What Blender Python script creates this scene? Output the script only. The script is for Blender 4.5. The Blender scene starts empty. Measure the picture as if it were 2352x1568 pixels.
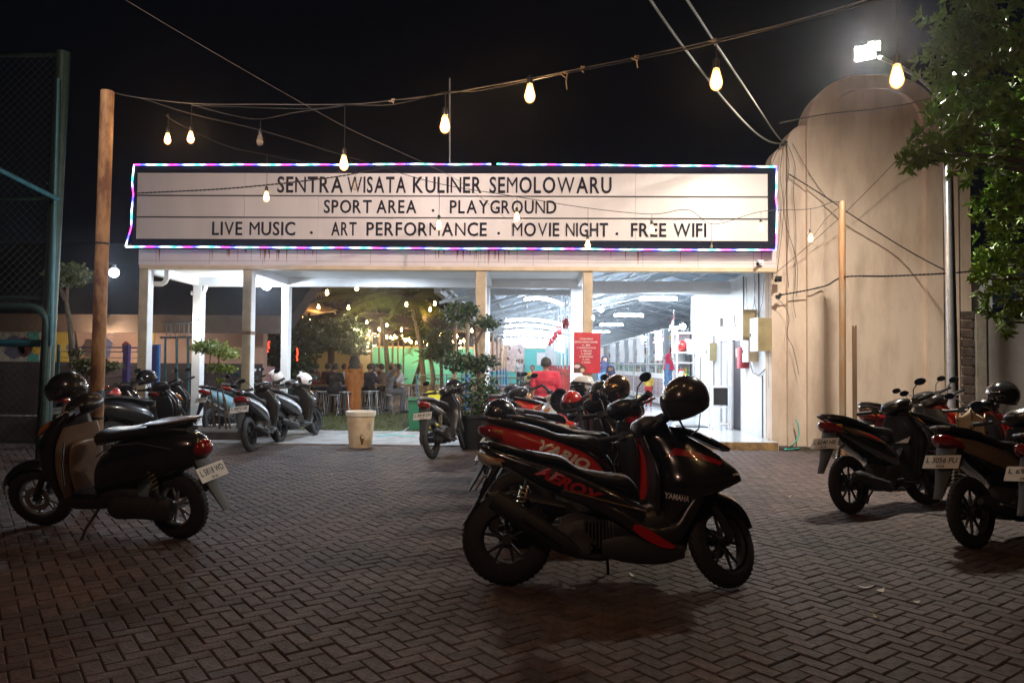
import bpy, bmesh, math, random
from math import sin, cos, pi, radians, sqrt
from mathutils import Vector, Matrix
from mathutils.bvhtree import BVHTree
random.seed(7)
sc = bpy.context.scene
COL = sc.collection

# ------------------------------------------------------------------ camera
CAM_H = 1.35
YAW, PITCH, ROLL = radians(1.533), radians(1.818), radians(0.49)
cam_data = bpy.data.cameras.new('camera')
cam = bpy.data.objects.new('camera', cam_data)
COL.objects.link(cam)
RM = Matrix.Rotation(YAW, 3, 'Z') @ Matrix.Rotation(pi/2 + PITCH, 3, 'X') @ Matrix.Rotation(ROLL, 3, 'Z')
cam.matrix_world = Matrix.Translation((0, 0, CAM_H)) @ RM.to_4x4()
cam_data.sensor_width = 36
cam_data.lens = 26.0
cam_data.clip_start = 0.05
cam_data.clip_end = 400
sc.camera = cam
# ------------------------------------------------------------------ night sky
world = bpy.data.worlds.new('World')
sc.world = world
world.use_nodes = True
bg = world.node_tree.nodes['Background']
bg.inputs['Color'].default_value = (0.30, 0.36, 0.55, 1)
bg.inputs['Strength'].default_value = 0.0055
sc.view_settings.view_transform = 'Standard'
sc.view_settings.look = 'None'
sc.view_settings.gamma = 1
sc.view_settings.exposure = 0.0
sc.render.engine = 'CYCLES'
sc.cycles.max_bounces = 6
sc.cycles.diffuse_bounces = 3
sc.cycles.glossy_bounces = 3
sc.cycles.transmission_bounces = 4
sc.cycles.transparent_max_bounces = 8
sc.cycles.sample_clamp_indirect = 4.0
sc.cycles.use_denoising = True
# lamp powers, tuned here
P_FLOOD, P_ASSUMED_STREET, P_GLOBE, P_TUBE, E_BULB, E_LED = 350, 165, 38, 80, 260, 8

# ------------------------------------------------------------------ helpers
FPX = 1700.0 * 4096 / 4096
F_D = 26.0 / 36.0 * 2352
def at(x, y, Y):
    """real point where the sight line through photo point (x, y) meets the plane at distance Y"""
    d = RM @ Vector(((x-1176)/F_D, -(y-784)/F_D, -1))
    return Vector((0, 0, CAM_H)) + d*(Y/d.y)
def gr(x, y, z=0.0):
    d = RM @ Vector(((x-1176)/F_D, -(y-784)/F_D, -1))
    return Vector((0, 0, CAM_H)) + d*((z-CAM_H)/d.z)

def link(o, parent=None):
    COL.objects.link(o)
    if parent is not None:
        o.parent = parent
    return o
def tag(o, label=None, cat=None, group=None, kind=None):
    if label: o['label'] = label
    if cat: o['category'] = cat
    if group: o['group'] = group
    if kind: o['kind'] = kind
    return o
def empty(name, loc=(0, 0, 0), rot=(0, 0, 0), label=None, cat=None, group=None, scale=1):
    o = bpy.data.objects.new(name, None)
    o.location = loc; o.rotation_euler = rot; o.scale = (scale,)*3
    o.empty_display_size = .1
    COL.objects.link(o)
    return tag(o, label, cat, group)
def wmat(o):
    m = Matrix.Translation(o.location) @ o.rotation_euler.to_matrix().to_4x4() @ Matrix.Diagonal((*o.scale, 1))
    return wmat(o.parent) @ o.matrix_parent_inverse @ m if o.parent else m
def copy_tree(o, parent=None):
    c = o.copy(); COL.objects.link(c)
    if parent is not None: c.parent = parent
    for ch in list(o.children): copy_tree(ch, c)
    return c

class MB:
    def __init__(s):
        s.v = []; s.f = []; s.m = []; s.T = None
    def add(s, vs, fs, mi=0, M=None):
        n = len(s.v)
        if M is not None: vs = [M @ Vector(p) for p in vs]
        if s.T is not None: vs = [s.T @ Vector(p) for p in vs]
        s.v.extend([tuple(p) for p in vs])
        s.f.extend([tuple(i+n for i in f) for f in fs])
        s.m.extend([mi]*len(fs))
        return s
    def box(s, c, size, rot=None, mi=0, taper=1.0):
        x, y, z = [a/2 for a in size]
        vs = [Vector(p) for p in [(-x,-y,-z),(x,-y,-z),(x,y,-z),(-x,y,-z),(-x*taper,-y*taper,z),(x*taper,-y*taper,z),(x*taper,y*taper,z),(-x*taper,y*taper,z)]]
        M = Matrix.Translation(c)
        if rot is not None:
            M = M @ (rot.to_4x4() if isinstance(rot, Matrix) else Matrix.Rotation(rot, 4, 'Z'))
        return s.add(vs, [(0,3,2,1),(4,5,6,7),(0,1,5,4),(1,2,6,5),(2,3,7,6),(3,0,4,7)], mi, M)
    def bb(s, x0, x1, y0, y1, z0, z1, mi=0):
        return s.box(((x0+x1)/2, (y0+y1)/2, (z0+z1)/2), (abs(x1-x0), abs(y1-y0), abs(z1-z0)), None, mi)
    def bbox_bev(s, x0, x1, y0, y1, z0, z1, b=.01, mi=0):
        """box with chamfered vertical and top edges"""
        def ring(i, z):
            return [(x0+i,y0+i+b,z),(x0+i+b,y0+i,z),(x1-i-b,y0+i,z),(x1-i,y0+i+b,z),(x1-i,y1-i-b,z),(x1-i-b,y1-i,z),(x0+i+b,y1-i,z),(x0+i,y1-i-b,z)]
        vs = ring(0, z0)+ring(0, z1-b)+ring(b, z1)
        fs = []
        for k in range(2):
            for i in range(8):
                j = (i+1) % 8; fs.append((k*8+i, k*8+j, k*8+8+j, k*8+8+i))
        fs.append(tuple(range(16, 24))); fs.append(tuple(range(7, -1, -1)))
        return s.add(vs, fs, mi)
    def tube(s, pts, r, n=8, mi=0, caps=True, flat=1.0):
        pts = [Vector(p) for p in pts]
        rs = list(r) if isinstance(r, (list, tuple)) else [r]*len(pts)
        up = Vector((0, 0, 1)); vs = []; fs = []
        t0 = (pts[1]-pts[0]).normalized()
        if abs(t0.dot(up)) > .95: up = Vector((1, 0, 0))
        for i, p in enumerate(pts):
            t = (pts[min(i+1, len(pts)-1)]-pts[max(i-1, 0)])
            t = t.normalized() if t.length > 1e-9 else t0
            u = up - t*up.dot(t)
            if u.length < 1e-4: u = t.orthogonal()
            u.normalize(); w = t.cross(u); up = u
            for k in range(n):
                a = 2*pi*k/n
                vs.append(p + u*cos(a)*rs[i]*flat + w*sin(a)*rs[i])
        for i in range(len(pts)-1):
            for k in range(n):
                a, b = i*n+k, i*n+(k+1) % n
                fs.append((a, b, b+n, a+n))
        if caps:
            fs.append(tuple(range(n-1, -1, -1)))
            fs.append(tuple((len(pts)-1)*n+k for k in range(n)))
        return s.add(vs, fs, mi)
    def lathe(s, prof, n=24, M=None, mi=0, closed=False):
        """prof: (radius, height) about local z"""
        vs = []; fs = []; m = len(prof)
        for r, h in prof:
            for k in range(n):
                a = 2*pi*k/n
                vs.append((r*cos(a), r*sin(a), h))
        for i in range(m if closed else m-1):
            j = (i+1) % m
            for k in range(n):
                k2 = (k+1) % n
                fs.append((i*n+k, i*n+k2, j*n+k2, j*n+k))
        return s.add(vs, fs, mi, M)
    def loft(s, st, n=20, sub=3, mi=0, y0=0.0, squash=None):
        """st: (ax, az, bx, bz, halfwidth[, exponent]); a ring joins a to b and spreads to +-y"""
        st = [tuple(q)+((2.6,) if len(q) == 5 else ()) for q in st]
        P = []
        N = len(st)
        for i in range(N-1):
            p0 = st[max(i-1, 0)]; p1 = st[i]; p2 = st[i+1]; p3 = st[min(i+2, N-1)]
            for k in range(sub):
                t = k/sub
                P.append([0.5*((2*b)+(-a+c)*t+(2*a-5*b+4*c-d)*t*t+(-a+3*b-3*c+d)*t**3) for a, b, c, d in zip(p0, p1, p2, p3)])
        P.append(list(st[-1]))
        vs = []; fs = []
        for ax, az, bx, bz, w, e in P:
            w = max(w, .004)
            cx, cz = (ax+bx)/2, (az+bz)/2; hx, hz = (ax-bx)/2, (az-bz)/2
            for k in range(n):
                a = 2*pi*(k+.5)/n
                c, q = cos(a), sin(a)
                c = math.copysign(abs(c)**(2/e), c); q = math.copysign(abs(q)**(2/e), q)
                vs.append((cx+hx*c, y0+w*q, cz+hz*c))
        for i in range(len(P)-1):
            for k in range(n):
                a, b = i*n+k, i*n+(k+1) % n
                fs.append((a, b, b+n, a+n))
        fs.append(tuple(range(n-1, -1, -1)))
        fs.append(tuple((len(P)-1)*n+k for k in range(n)))
        return s.add(vs, fs, mi)
    def ball(s, c, r, n=12, m=8, mi=0, M=None):
        rx, ry, rz = r if isinstance(r, (tuple, list)) else (r, r, r)
        vs = []; fs = []
        for i in range(m+1):
            th = pi*i/m
            for k in range(n):
                a = 2*pi*k/n
                vs.append(Vector((c[0]+rx*sin(th)*cos(a), c[1]+ry*sin(th)*sin(a), c[2]+rz*cos(th))))
        for i in range(m):
            for k in range(n):
                k2 = (k+1) % n
                fs.append((i*n+k, (i+1)*n+k, (i+1)*n+k2, i*n+k2))
        return s.add(vs, fs, mi, M)
    def bvh(s):
        return BVHTree.FromPolygons([Vector(p) for p in s.v], s.f)
    def mesh(s, name, mats, smooth=35):
        me = bpy.data.meshes.new(name)
        me.from_pydata(s.v, [], s.f)
        for m in (mats if isinstance(mats, (list, tuple)) else [mats]): me.materials.append(m)
        if any(s.m): me.polygons.foreach_set('material_index', s.m)
        if smooth:
            me.shade_smooth(); me.set_sharp_from_angle(angle=radians(smooth))
        me.update()
        return me
    def build(s, name, mats, parent=None, w=False, smooth=35, **k):
        me = s.mesh(name, mats, smooth)
        if parent is not None and w: me.transform(wmat(parent).inverted())
        o = bpy.data.objects.new(name, me)
        link(o, parent)
        return tag(o, **k)

# ------------------------------------------------------------------ materials
def mat(name, col, rough=.5, metal=0, coat=0, var=0, vs=8, bump=0, bs=30, emis=0, ecol=None, col2=None, alpha=None, spec=None, trans=0, rlo=None, attr=None, stretch=None, lo=.35, hi=.65):
    m = bpy.data.materials.new(name); m.use_nodes = True
    nt = m.node_tree; N = nt.nodes; L = nt.links
    b = N['Principled BSDF']
    b.inputs['Base Color'].default_value = (*col, 1)
    b.inputs['Roughness'].default_value = rough
    b.inputs['Metallic'].default_value = metal
    if coat: b.inputs['Coat Weight'].default_value = coat; b.inputs['Coat Roughness'].default_value = .04
    if spec is not None: b.inputs['Specular IOR Level'].default_value = spec
    if trans: b.inputs['Transmission Weight'].default_value = trans
    if emis:
        b.inputs['Emission Color'].default_value = (*(ecol or col), 1)
        b.inputs['Emission Strength'].default_value = emis
    if alpha is not None: b.inputs['Alpha'].default_value = alpha
    if var or bump or rlo is not None:
        tc = N.new('ShaderNodeTexCoord'); src = tc.outputs['Object']
        if stretch:
            mp = N.new('ShaderNodeMapping'); mp.inputs['Scale'].default_value = stretch
            L.new(src, mp.inputs[0]); src = mp.outputs[0]
    if var:
        nz = N.new('ShaderNodeTexNoise'); nz.inputs['Scale'].default_value = vs; nz.inputs['Detail'].default_value = 6
        nz.inputs['Roughness'].default_value = .65
        L.new(src, nz.inputs['Vector'])
        r = N.new('ShaderNodeMapRange'); r.inputs['From Min'].default_value = lo; r.inputs['From Max'].default_value = hi
        L.new(nz.outputs[0], r.inputs[0])
        mx = N.new('ShaderNodeMix'); mx.data_type = 'RGBA'
        c2 = col2 if col2 else tuple(c*(1-var) for c in col)
        mx.inputs[6].default_value = (*col, 1); mx.inputs[7].default_value = (*c2, 1)
        L.new(r.outputs[0], mx.inputs[0])
        out = mx.outputs[2]
        if attr:
            at_ = N.new('ShaderNodeAttribute'); at_.attribute_name = attr
            m2 = N.new('ShaderNodeMix'); m2.data_type = 'RGBA'; m2.blend_type = 'MULTIPLY'; m2.inputs[0].default_value = 1
            L.new(out, m2.inputs[6]); L.new(at_.outputs['Color'], m2.inputs[7]); out = m2.outputs[2]
        L.new(out, b.inputs['Base Color'])
        if rlo is not None:
            r2 = N.new('ShaderNodeMapRange'); r2.inputs['To Min'].default_value = rlo; r2.inputs['To Max'].default_value = rough
            L.new(nz.outputs[0], r2.inputs[0]); L.new(r2.outputs[0], b.inputs['Roughness'])
    if bump:
        n2 = N.new('ShaderNodeTexNoise'); n2.inputs['Scale'].default_value = bs; n2.inputs['Detail'].default_value = 5
        L.new(src, n2.inputs['Vector'])
        bp = N.new('ShaderNodeBump'); bp.inputs['Strength'].default_value = bump; bp.inputs['Distance'].default_value = .01
        L.new(n2.outputs[0], bp.inputs['Height']); L.new(bp.outputs[0], b.inputs['Normal'])
    return m

M = {}
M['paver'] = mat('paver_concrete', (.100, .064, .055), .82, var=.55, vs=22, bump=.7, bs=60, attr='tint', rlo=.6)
M['joint'] = mat('joint_sand', (.050, .034, .029), .95, var=.4, vs=30, bump=.6, bs=90)
M['concrete'] = mat('pale_concrete', (.34, .33, .32), .8, var=.45, vs=3, bump=.4, bs=40)
M['soil'] = mat('trodden_soil', (.075, .065, .045), .95, var=.5, vs=2.5, bump=.8, bs=25, col2=(.06, .075, .03))
M['brown_paving'] = mat('brown_paving', (.13, .085, .07), .9, var=.4, vs=2, bump=.4, bs=20)
M['tile'] = mat('glazed_floor_tile', (.62, .64, .66), .12, var=.12, vs=3)
M['tile_line'] = mat('tile_grout', (.3, .3, .3), .6)
M['step'] = mat('step_riser', (.42, .26, .11), .7, var=.6, vs=6, col2=(.12, .07, .04))
M['cream'] = mat('cream_plaster', (.71, .565, .45), .8, var=.3, vs=1.7, bump=.45, bs=45, col2=(.47, .34, .25), lo=.42, hi=.76, stretch=(1.6, 1, .45))
M['cream_strip'] = mat('cream_paint', (.72, .56, .36), .7, var=.2, vs=5, bump=.15, bs=50)
M['pillar'] = mat('pillar_cream_paint', (.62, .49, .33), .75, var=.3, vs=4, bump=.25, bs=50)
M['pillar_dirty'] = mat('pillar_grimy_paint', (.60, .50, .34), .75, var=.45, vs=3, bump=.3, bs=40, col2=(.36, .32, .2))
M['white'] = mat('white_paint', (.78, .79, .80), .55, var=.1, vs=3, bump=.12, bs=50)
M['offwhite'] = mat('offwhite_paint', (.66, .60, .56), .6, var=.14, vs=4, bump=.1, bs=50)
M['grey_wall'] = mat('grey_render', (.40, .37, .35), .85, var=.25, vs=1.5, bump=.4, bs=30)
M['brick_dark'] = mat('old_brick', (.14, .10, .085), .9, var=.5, vs=14, bump=.6, bs=60)
M['mortar'] = mat('mortar', (.33, .29, .24), .9, var=.3, vs=10)
M['sign_face'] = mat('sign_face_sheet', (.66, .60, .585), .40, var=.14, vs=1.2, stretch=(1, 1, .25))
M['navy'] = mat('navy_frame', (.008, .010, .022), .8, var=.3, vs=6, spec=.2)
M['letter'] = mat('navy_black_letter', (.012, .012, .022), .75, spec=.2)
M['line'] = mat('dark_line', (.03, .025, .03), .6)
M['rust_pole'] = mat('rusty_pole', (.46, .27, .13), .65, metal=.15, var=.6, vs=7, bump=.5, bs=40, col2=(.17, .075, .04), stretch=(1, 1, .4), lo=.42, hi=.6)
M['galv'] = mat('galvanised_steel', (.62, .62, .64), .32, metal=.85, var=.2, vs=9, bump=.12, bs=30)
M['yellow_rust'] = mat('yellowed_steel', (.30, .23, .15), .6, metal=.3, var=.6, vs=9, bump=.2, bs=30, col2=(.30, .13, .05), stretch=(1, 1, .2))
M['green_steel'] = mat('green_painted_steel', (.035, .065, .05), .5, metal=.2, var=.4, vs=7, bump=.2, bs=40)
M['teal_steel'] = mat('teal_painted_steel', (.03, .13, .15), .45, metal=.1, var=.3, vs=7)
M['mesh_wire'] = mat('fence_wire', (.06, .07, .06), .7)
M['purple'] = mat('purple_paint', (.07, .045, .19), .5, var=.2, vs=6)
M['blue_paint'] = mat('blue_paint', (.04, .16, .42), .5, var=.2, vs=6)
M['cable'] = mat('black_cable', (.014, .013, .013), .55)
M['cable_grey'] = mat('grey_cable', (.15, .13, .12), .5)
M['twine'] = mat('pale_twine', (.5, .38, .28), .8)
M['socket'] = mat('black_socket', (.015, .015, .015), .4)
def shell_glow(name, col, k):
    m = bpy.data.materials.new(name); m.use_nodes = True; nt = m.node_tree; N = nt.nodes; L = nt.links
    N.remove(N['Principled BSDF']); e = N.new('ShaderNodeEmission'); e.inputs[0].default_value = (*col, 1); e.inputs[1].default_value = k
    t = N.new('ShaderNodeBsdfTransparent'); x = N.new('ShaderNodeAddShader'); L.new(e.outputs[0], x.inputs[0]); L.new(t.outputs[0], x.inputs[1]); L.new(x.outputs[0], N['Material Output'].inputs[0]); return m
M['bulb'] = shell_glow('warm_bulb_glass', (1, .40, .11), 2.2)
M['filament'] = mat('hot_filament', (1, .62, .26), .3, emis=E_BULB, ecol=(1, .60, .27))
M['bulb_far'] = mat('warm_bulb_glow_garden', (1, .62, .26), .3, emis=120, ecol=(1, .48, .16))
M['bulb_off'] = mat('unlit_bulb_glass', (.5, .4, .3), .08, alpha=.35, coat=1)
M['globe'] = mat('cool_globe_glow', (1, 1, 1), .3, emis=260, ecol=(.72, .86, 1))
M['assumed_glow'] = mat('assumed_street_glow', (1, 1, 1), .3, emis=12, ecol=(1, .8, .65))  # lens glow of the assumed street lamp
M['globe_warm'] = mat('neutral_globe_glow', (1, 1, 1), .3, emis=160, ecol=(1, .86, .68))
M['tube'] = mat('tube_glow', (1, 1, 1), .3, emis=P_TUBE, ecol=(.74, .87, 1))
M['floodglass'] = mat('flood_lens_glow', (1, 1, 1), .3, emis=620, ecol=(1, .97, .86))
M['white_plastic'] = mat('white_plastic', (.75, .75, .76), .35)
M['box_face'] = mat('cabinet_white_enamel', (.72, .72, .72), .4, var=.08, vs=5)
M['box_side'] = mat('cabinet_yellowed_side', (.42, .34, .18), .5, var=.35, vs=4)
M['door_dark'] = mat('dark_door', (.022, .022, .035), .4, var=.3, vs=4)
M['roof_sheet'] = mat('blue_grey_roof_sheet', (.50, .58, .66), .45, metal=.1, var=.25, vs=1.5)
M['truss'] = mat('white_steel_truss', (.55, .57, .58), .5, var=.2, vs=3)
M['red_paint'] = mat('red_post_paint', (.42, .02, .025), .5, var=.2, vs=5)
M['poster'] = mat('poster_red', (.62, .035, .035), .45, var=.25, vs=2.2, col2=(.50, .02, .06))
M['poster_dark'] = mat('poster_dark_print', (.10, .04, .03), .5)
M['poster_pale'] = mat('poster_pale_print', (.72, .55, .52), .5)
M['maroon'] = mat('maroon_print', (.24, .13, .17), .5, var=.2, vs=5)
M['banner'] = mat('white_vinyl_banner', (.80, .81, .84), .45, var=.08, vs=3)
M['banner_grey'] = mat('pale_grey_print', (.55, .55, .6), .5)
M['glass'] = mat('shelf_glass', (.8, .9, .88), .05, alpha=.16, coat=1)
M['teal_wall'] = mat('teal_wall_paint', (.10, .66, .64), .7, var=.15, vs=.5, bump=.1)
M['yellow_wall'] = mat('pale_yellow_wall', (.62, .50, .22), .7, var=.15, vs=.6)
M['pink_wall'] = mat('salmon_wall_paint', (.55, .33, .24), .75, var=.25, vs=1.2)
M['mural_yellow'] = mat('mural_yellow', (.60, .42, .08), .7)
M['mural_teal'] = mat('mural_teal', (.08, .33, .30), .7)
M['mural_blue'] = mat('mural_blue', (.12, .12, .20), .7)
M['mural_white'] = mat('mural_white', (.52, .50, .46), .7, var=.4, vs=5)
M['roof_brown'] = mat('brown_eave', (.13, .08, .05), .8, var=.3, vs=3)
M['roof_dark'] = mat('dark_roof_tile', (.035, .025, .022), .9, var=.3, vs=3)
M['tarp'] = mat('grey_tarpaulin', (.14, .11, .10), .7, var=.3, vs=2)
M['tarp_brown'] = mat('brown_tarpaulin', (.06, .035, .028), .8, var=.3, vs=2)
M['wood'] = mat('worn_wood', (.25, .15, .085), .7, var=.4, vs=6, stretch=(1, 1, .1))
M['bamboo'] = mat('pale_bamboo_pole', (.50, .34, .20), .6, var=.35, vs=6)
M['steel'] = mat('stool_steel', (.45, .45, .46), .35, metal=.8)
M['bin_cream'] = mat('stained_cream_bin_plastic', (.62, .50, .33), .5, var=.5, vs=5, bump=.15, bs=12, col2=(.46, .28, .12), lo=.42, hi=.72)
M['bin_rim'] = mat('bin_rim_plastic', (.72, .64, .5), .5, var=.25, vs=9)
M['bin_green'] = mat('green_bin_plastic', (.008, .11, .045), .4, var=.15, vs=4)
M['bin_yellow'] = mat('yellow_bin_plastic', (.6, .5, .02), .4)
M['pot_black'] = mat('black_pot', (.014, .014, .014), .6, var=.3, vs=8)
M['hose'] = mat('teal_hose', (.05, .42, .34), .45)
M['hose_blue'] = mat('pale_blue_hose', (.28, .42, .46), .5)
M['bark'] = mat('bark', (.14, .10, .07), .9, var=.4, vs=12, bump=.6, bs=30)
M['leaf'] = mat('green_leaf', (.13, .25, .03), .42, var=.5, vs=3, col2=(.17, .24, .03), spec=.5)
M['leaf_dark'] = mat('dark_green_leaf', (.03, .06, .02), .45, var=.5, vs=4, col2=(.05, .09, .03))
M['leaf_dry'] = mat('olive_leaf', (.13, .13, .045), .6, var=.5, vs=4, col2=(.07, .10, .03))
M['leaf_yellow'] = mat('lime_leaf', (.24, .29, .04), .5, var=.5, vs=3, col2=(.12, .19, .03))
M['leaf_fallen'] = mat('dry_fallen_leaf', (.42, .30, .12), .8)
M['paper'] = mat('paper_scrap', (.6, .57, .5), .8)
# vehicle materials
M['tyre'] = mat('tyre_rubber', (.018, .017, .017), .75, var=.3, vs=20, bump=.3, bs=80)
M['mblack'] = mat('matt_black_plastic', (.016, .015, .015), .55, var=.25, vs=14, bump=.15, bs=200)
M['gblack'] = mat('gloss_black_paint', (.008, .008, .010), .34, coat=.6, var=.3, vs=7, col2=(.02, .018, .016), rlo=.12)
M['satin'] = mat('satin_black', (.02, .018, .018), .34, var=.25, vs=9, rlo=.25)
M['seatm'] = mat('black_seat_vinyl', (.026, .024, .024), .33, var=.3, vs=9, bump=.25, bs=140)
M['seat_tan'] = mat('tan_seat_vinyl', (.50, .36, .21), .5, var=.3, vs=8, bump=.2, bs=100)
M['mred'] = mat('red_paint', (.50, .02, .012), .25, coat=.6, var=.15, vs=6)
M['mdred'] = mat('dark_red_paint', (.20, .008, .012), .28, coat=.6, var=.2, vs=6)
M['mwhite'] = mat('white_scooter_paint', (.60, .60, .62), .25, coat=.5, var=.1, vs=6)
M['mblue'] = mat('pale_blue_paint', (.20, .35, .42), .25, coat=.5)
M['msilver'] = mat('silver_paint', (.38, .38, .40), .3, metal=.6, coat=.4, var=.15, vs=5)
M['mgold'] = mat('bronze_paint', (.36, .22, .12), .32, metal=.5, coat=.5, var=.25, vs=5)
M['mbrown'] = mat('brown_shield_plastic', (.16, .105, .075), .35, var=.25, vs=5)
M['alu'] = mat('cast_aluminium', (.36, .35, .34), .42, metal=.8, var=.3, vs=12)
M['chrome'] = mat('chrome', (.75, .75, .76), .12, metal=1)
M['spring'] = mat('spring_yellowed_steel', (.6, .5, .3), .3, metal=.8)
M['engine'] = mat('engine_grey', (.075, .068, .062), .55, metal=.5, var=.4, vs=16, bump=.4, bs=60)
M['lens_red'] = mat('red_lens', (.20, .005, .005), .12, coat=1)
M['lens_amber'] = mat('amber_lens', (.40, .15, .03), .15, coat=1)
M['lens_clear'] = mat('clear_headlamp_lens', (.62, .55, .42), .1, metal=.4, coat=1)
M['mirror'] = mat('mirror_glass', (.85, .87, .9), .03, metal=1)
M['plate_w'] = mat('white_number_plate', (.50, .47, .42), .45, var=.08, vs=9)
M['plate_b'] = mat('black_plate_print', (.02, .02, .02), .5)
M['decal_white'] = mat('silver_decal', (.70, .66, .62), .3, metal=.2)
M['decal_red'] = mat('red_decal', (.36, .008, .012), .3, coat=.4)
M['visor'] = mat('dark_visor', (.02, .018, .02), .06, coat=1)
M['lining'] = mat('helmet_lining', (.02, .02, .022), .95)
M['helm_bronze'] = mat('helmet_satin_brown_black', (.035, .024, .018), .24, coat=.35, var=.2, vs=4)
M['helm_chrome'] = mat('helmet_bronze_mirror', (.42, .27, .13), .16, metal=.9, var=.3, vs=5)
M['helm_white'] = mat('helmet_white', (.72, .68, .66), .2, coat=.7)
M['cloth_cream'] = mat('cream_cloth', (.55, .42, .28), .9, var=.3, vs=6, bump=.4, bs=12)
M['bag_blue'] = mat('blue_plastic_bag', (.03, .30, .62), .35, var=.2, vs=9, bump=.5, bs=20)
# people
M['skin'] = mat('skin_tan', (.36, .20, .13), .5, var=.1, vs=8)
M['hair'] = mat('dark_hair', (.018, .014, .012), .55, var=.3, vs=30, bump=.4, bs=60)
M['hair_grey'] = mat('greying_hair', (.07, .06, .055), .6, var=.5, vs=25, bump=.5, bs=60)
def cloth(n, c): M[n] = mat(n+'_cloth', c, .85, var=.35, vs=6, bump=1.0, bs=9)
for n, c in dict(c_pink=(.78, .055, .10), c_black=(.015, .015, .018), c_denim=(.10, .20, .36), c_crimson=(.46, .012, .06), c_navy=(.02, .025, .07), c_orange=(.45, .15, .03), c_grey=(.11, .11, .12), c_white=(.55, .52, .5), c_maroon=(.14, .02, .03), c_yellow=(.55, .36, .05), c_brown=(.12, .07, .05), c_red=(.38, .02, .02)).items(): cloth(n, c)

def lamp(name, kind, loc, power, col, size=.1, parent=None, aim=None, spread=None, **k):
    d = bpy.data.lights.new(name, kind); d.energy = power; d.color = col
    if kind == 'AREA':
        d.size = size
        if spread: d.spread = radians(spread)
    elif kind == 'SPOT':
        d.shadow_soft_size = size; d.spot_size = radians(k.get('cone', 120)); d.spot_blend = k.get('blend', .6)
    else: d.shadow_soft_size = size
    o = bpy.data.objects.new(name, d); COL.objects.link(o); o.location = loc
    if aim is not None:
        o.rotation_euler = (Vector(aim)-Vector(loc)).to_track_quat('-Z', 'Y').to_euler()
    return o

_glyphs = {}
def glyph(txt, bold=.0, shear=0, extrude=.0):
    key = (txt, bold, shear, extrude)
    if key in _glyphs: return _glyphs[key]
    cu = bpy.data.curves.new('letters', 'FONT'); cu.body = txt; cu.size = 1; cu.offset = bold; cu.shear = shear; cu.extrude = extrude
    cu.resolution_u = 3
    o = bpy.data.objects.new('letters', cu); COL.objects.link(o)
    dg = bpy.context.evaluated_depsgraph_get()
    me = bpy.data.meshes.new_from_object(o.evaluated_get(dg))
    vs = [v.co.copy() for v in me.vertices]; fs = [tuple(p.vertices) for p in me.polygons]
    bpy.data.objects.remove(o); bpy.data.curves.remove(cu); bpy.data.meshes.remove(me)
    if vs:
        x0 = min(v.x for v in vs); x1 = max(v.x for v in vs); y0 = min(v.y for v in vs); y1 = max(v.y for v in vs)
    else: x0 = x1 = y0 = y1 = 0
    _glyphs[key] = (vs, fs, x0, x1, y0, y1)
    return _glyphs[key]
def text_into(mb, txt, Mx, w=None, h=None, bold=.01, shear=0, mi=0, center=True):
    """flat lettering of width w (or height h) in the XY plane of matrix Mx"""
    vs, fs, x0, x1, y0, y1 = glyph(txt, bold, shear)
    sx = w/(x1-x0) if w else None; sy = h/(y1-y0) if h else None
    sx = sx or sy; sy = sy or sx
    ox = (x0+x1)/2 if center else x0
    mb.add([Mx @ Vector(((v.x-ox)*sx, (v.y-(y0+y1)/2)*sy, 0)) for v in vs], fs, mi)
# ================================================================== GROUND
YF = 12.45                       # front face of the entrance
g = MB(); g.add([(-70, -30, -.03), (70, -30, -.03), (70, 110, -.03), (-70, 110, -.03)], [(0, 1, 2, 3)])
g.build('ground', M['soil'], kind='structure', label='dark trodden soil ground around the yard and the garden')

def paver_geo(c, ang, L=.1685, W=.0820, z=0.0, seed=0):
    r = random.Random(seed)
    tilt = Matrix.Rotation(r.uniform(-.012, .012), 4, 'X') @ Matrix.Rotation(r.uniform(-.012, .012), 4, 'Y')
    Mx = Matrix.Translation((c[0], c[1], z + r.uniform(-.0025, .0025)-.004*max(0, mnoise.noise((c[0]*.8, c[1]*.8, 3))))) @ Matrix.Rotation(ang + r.uniform(-.01, .01), 4, 'Z') @ tilt
    b = .006
    vs = []
    for (i, zz) in ((0, -.02), (0, -b), (b, 0)):
        x, y = L/2-i, W/2-i
        vs += [(-x, -y, zz), (x, -y, zz), (x, y, zz), (-x, y, zz)]
    fs = [(8, 9, 10, 11)]
    for k in range(2):
        for i in range(4):
            j = (i+1) % 4; fs.append((k*4+i, k*4+j, k*4+4+j, k*4+4+i))
    return vs, fs, Mx
yard = MB(); yard.add([(-9.6, .1, -.016), (9.6, .1, -.016), (9.6, YF-.2, -.016), (-9.6, YF-.2, -.016)], [(0, 1, 2, 3)])
yard_o = yard.build('paved_yard', M['joint'], kind='structure', label='yard of grey concrete pavers laid in herringbone in front of the entrance')
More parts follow.
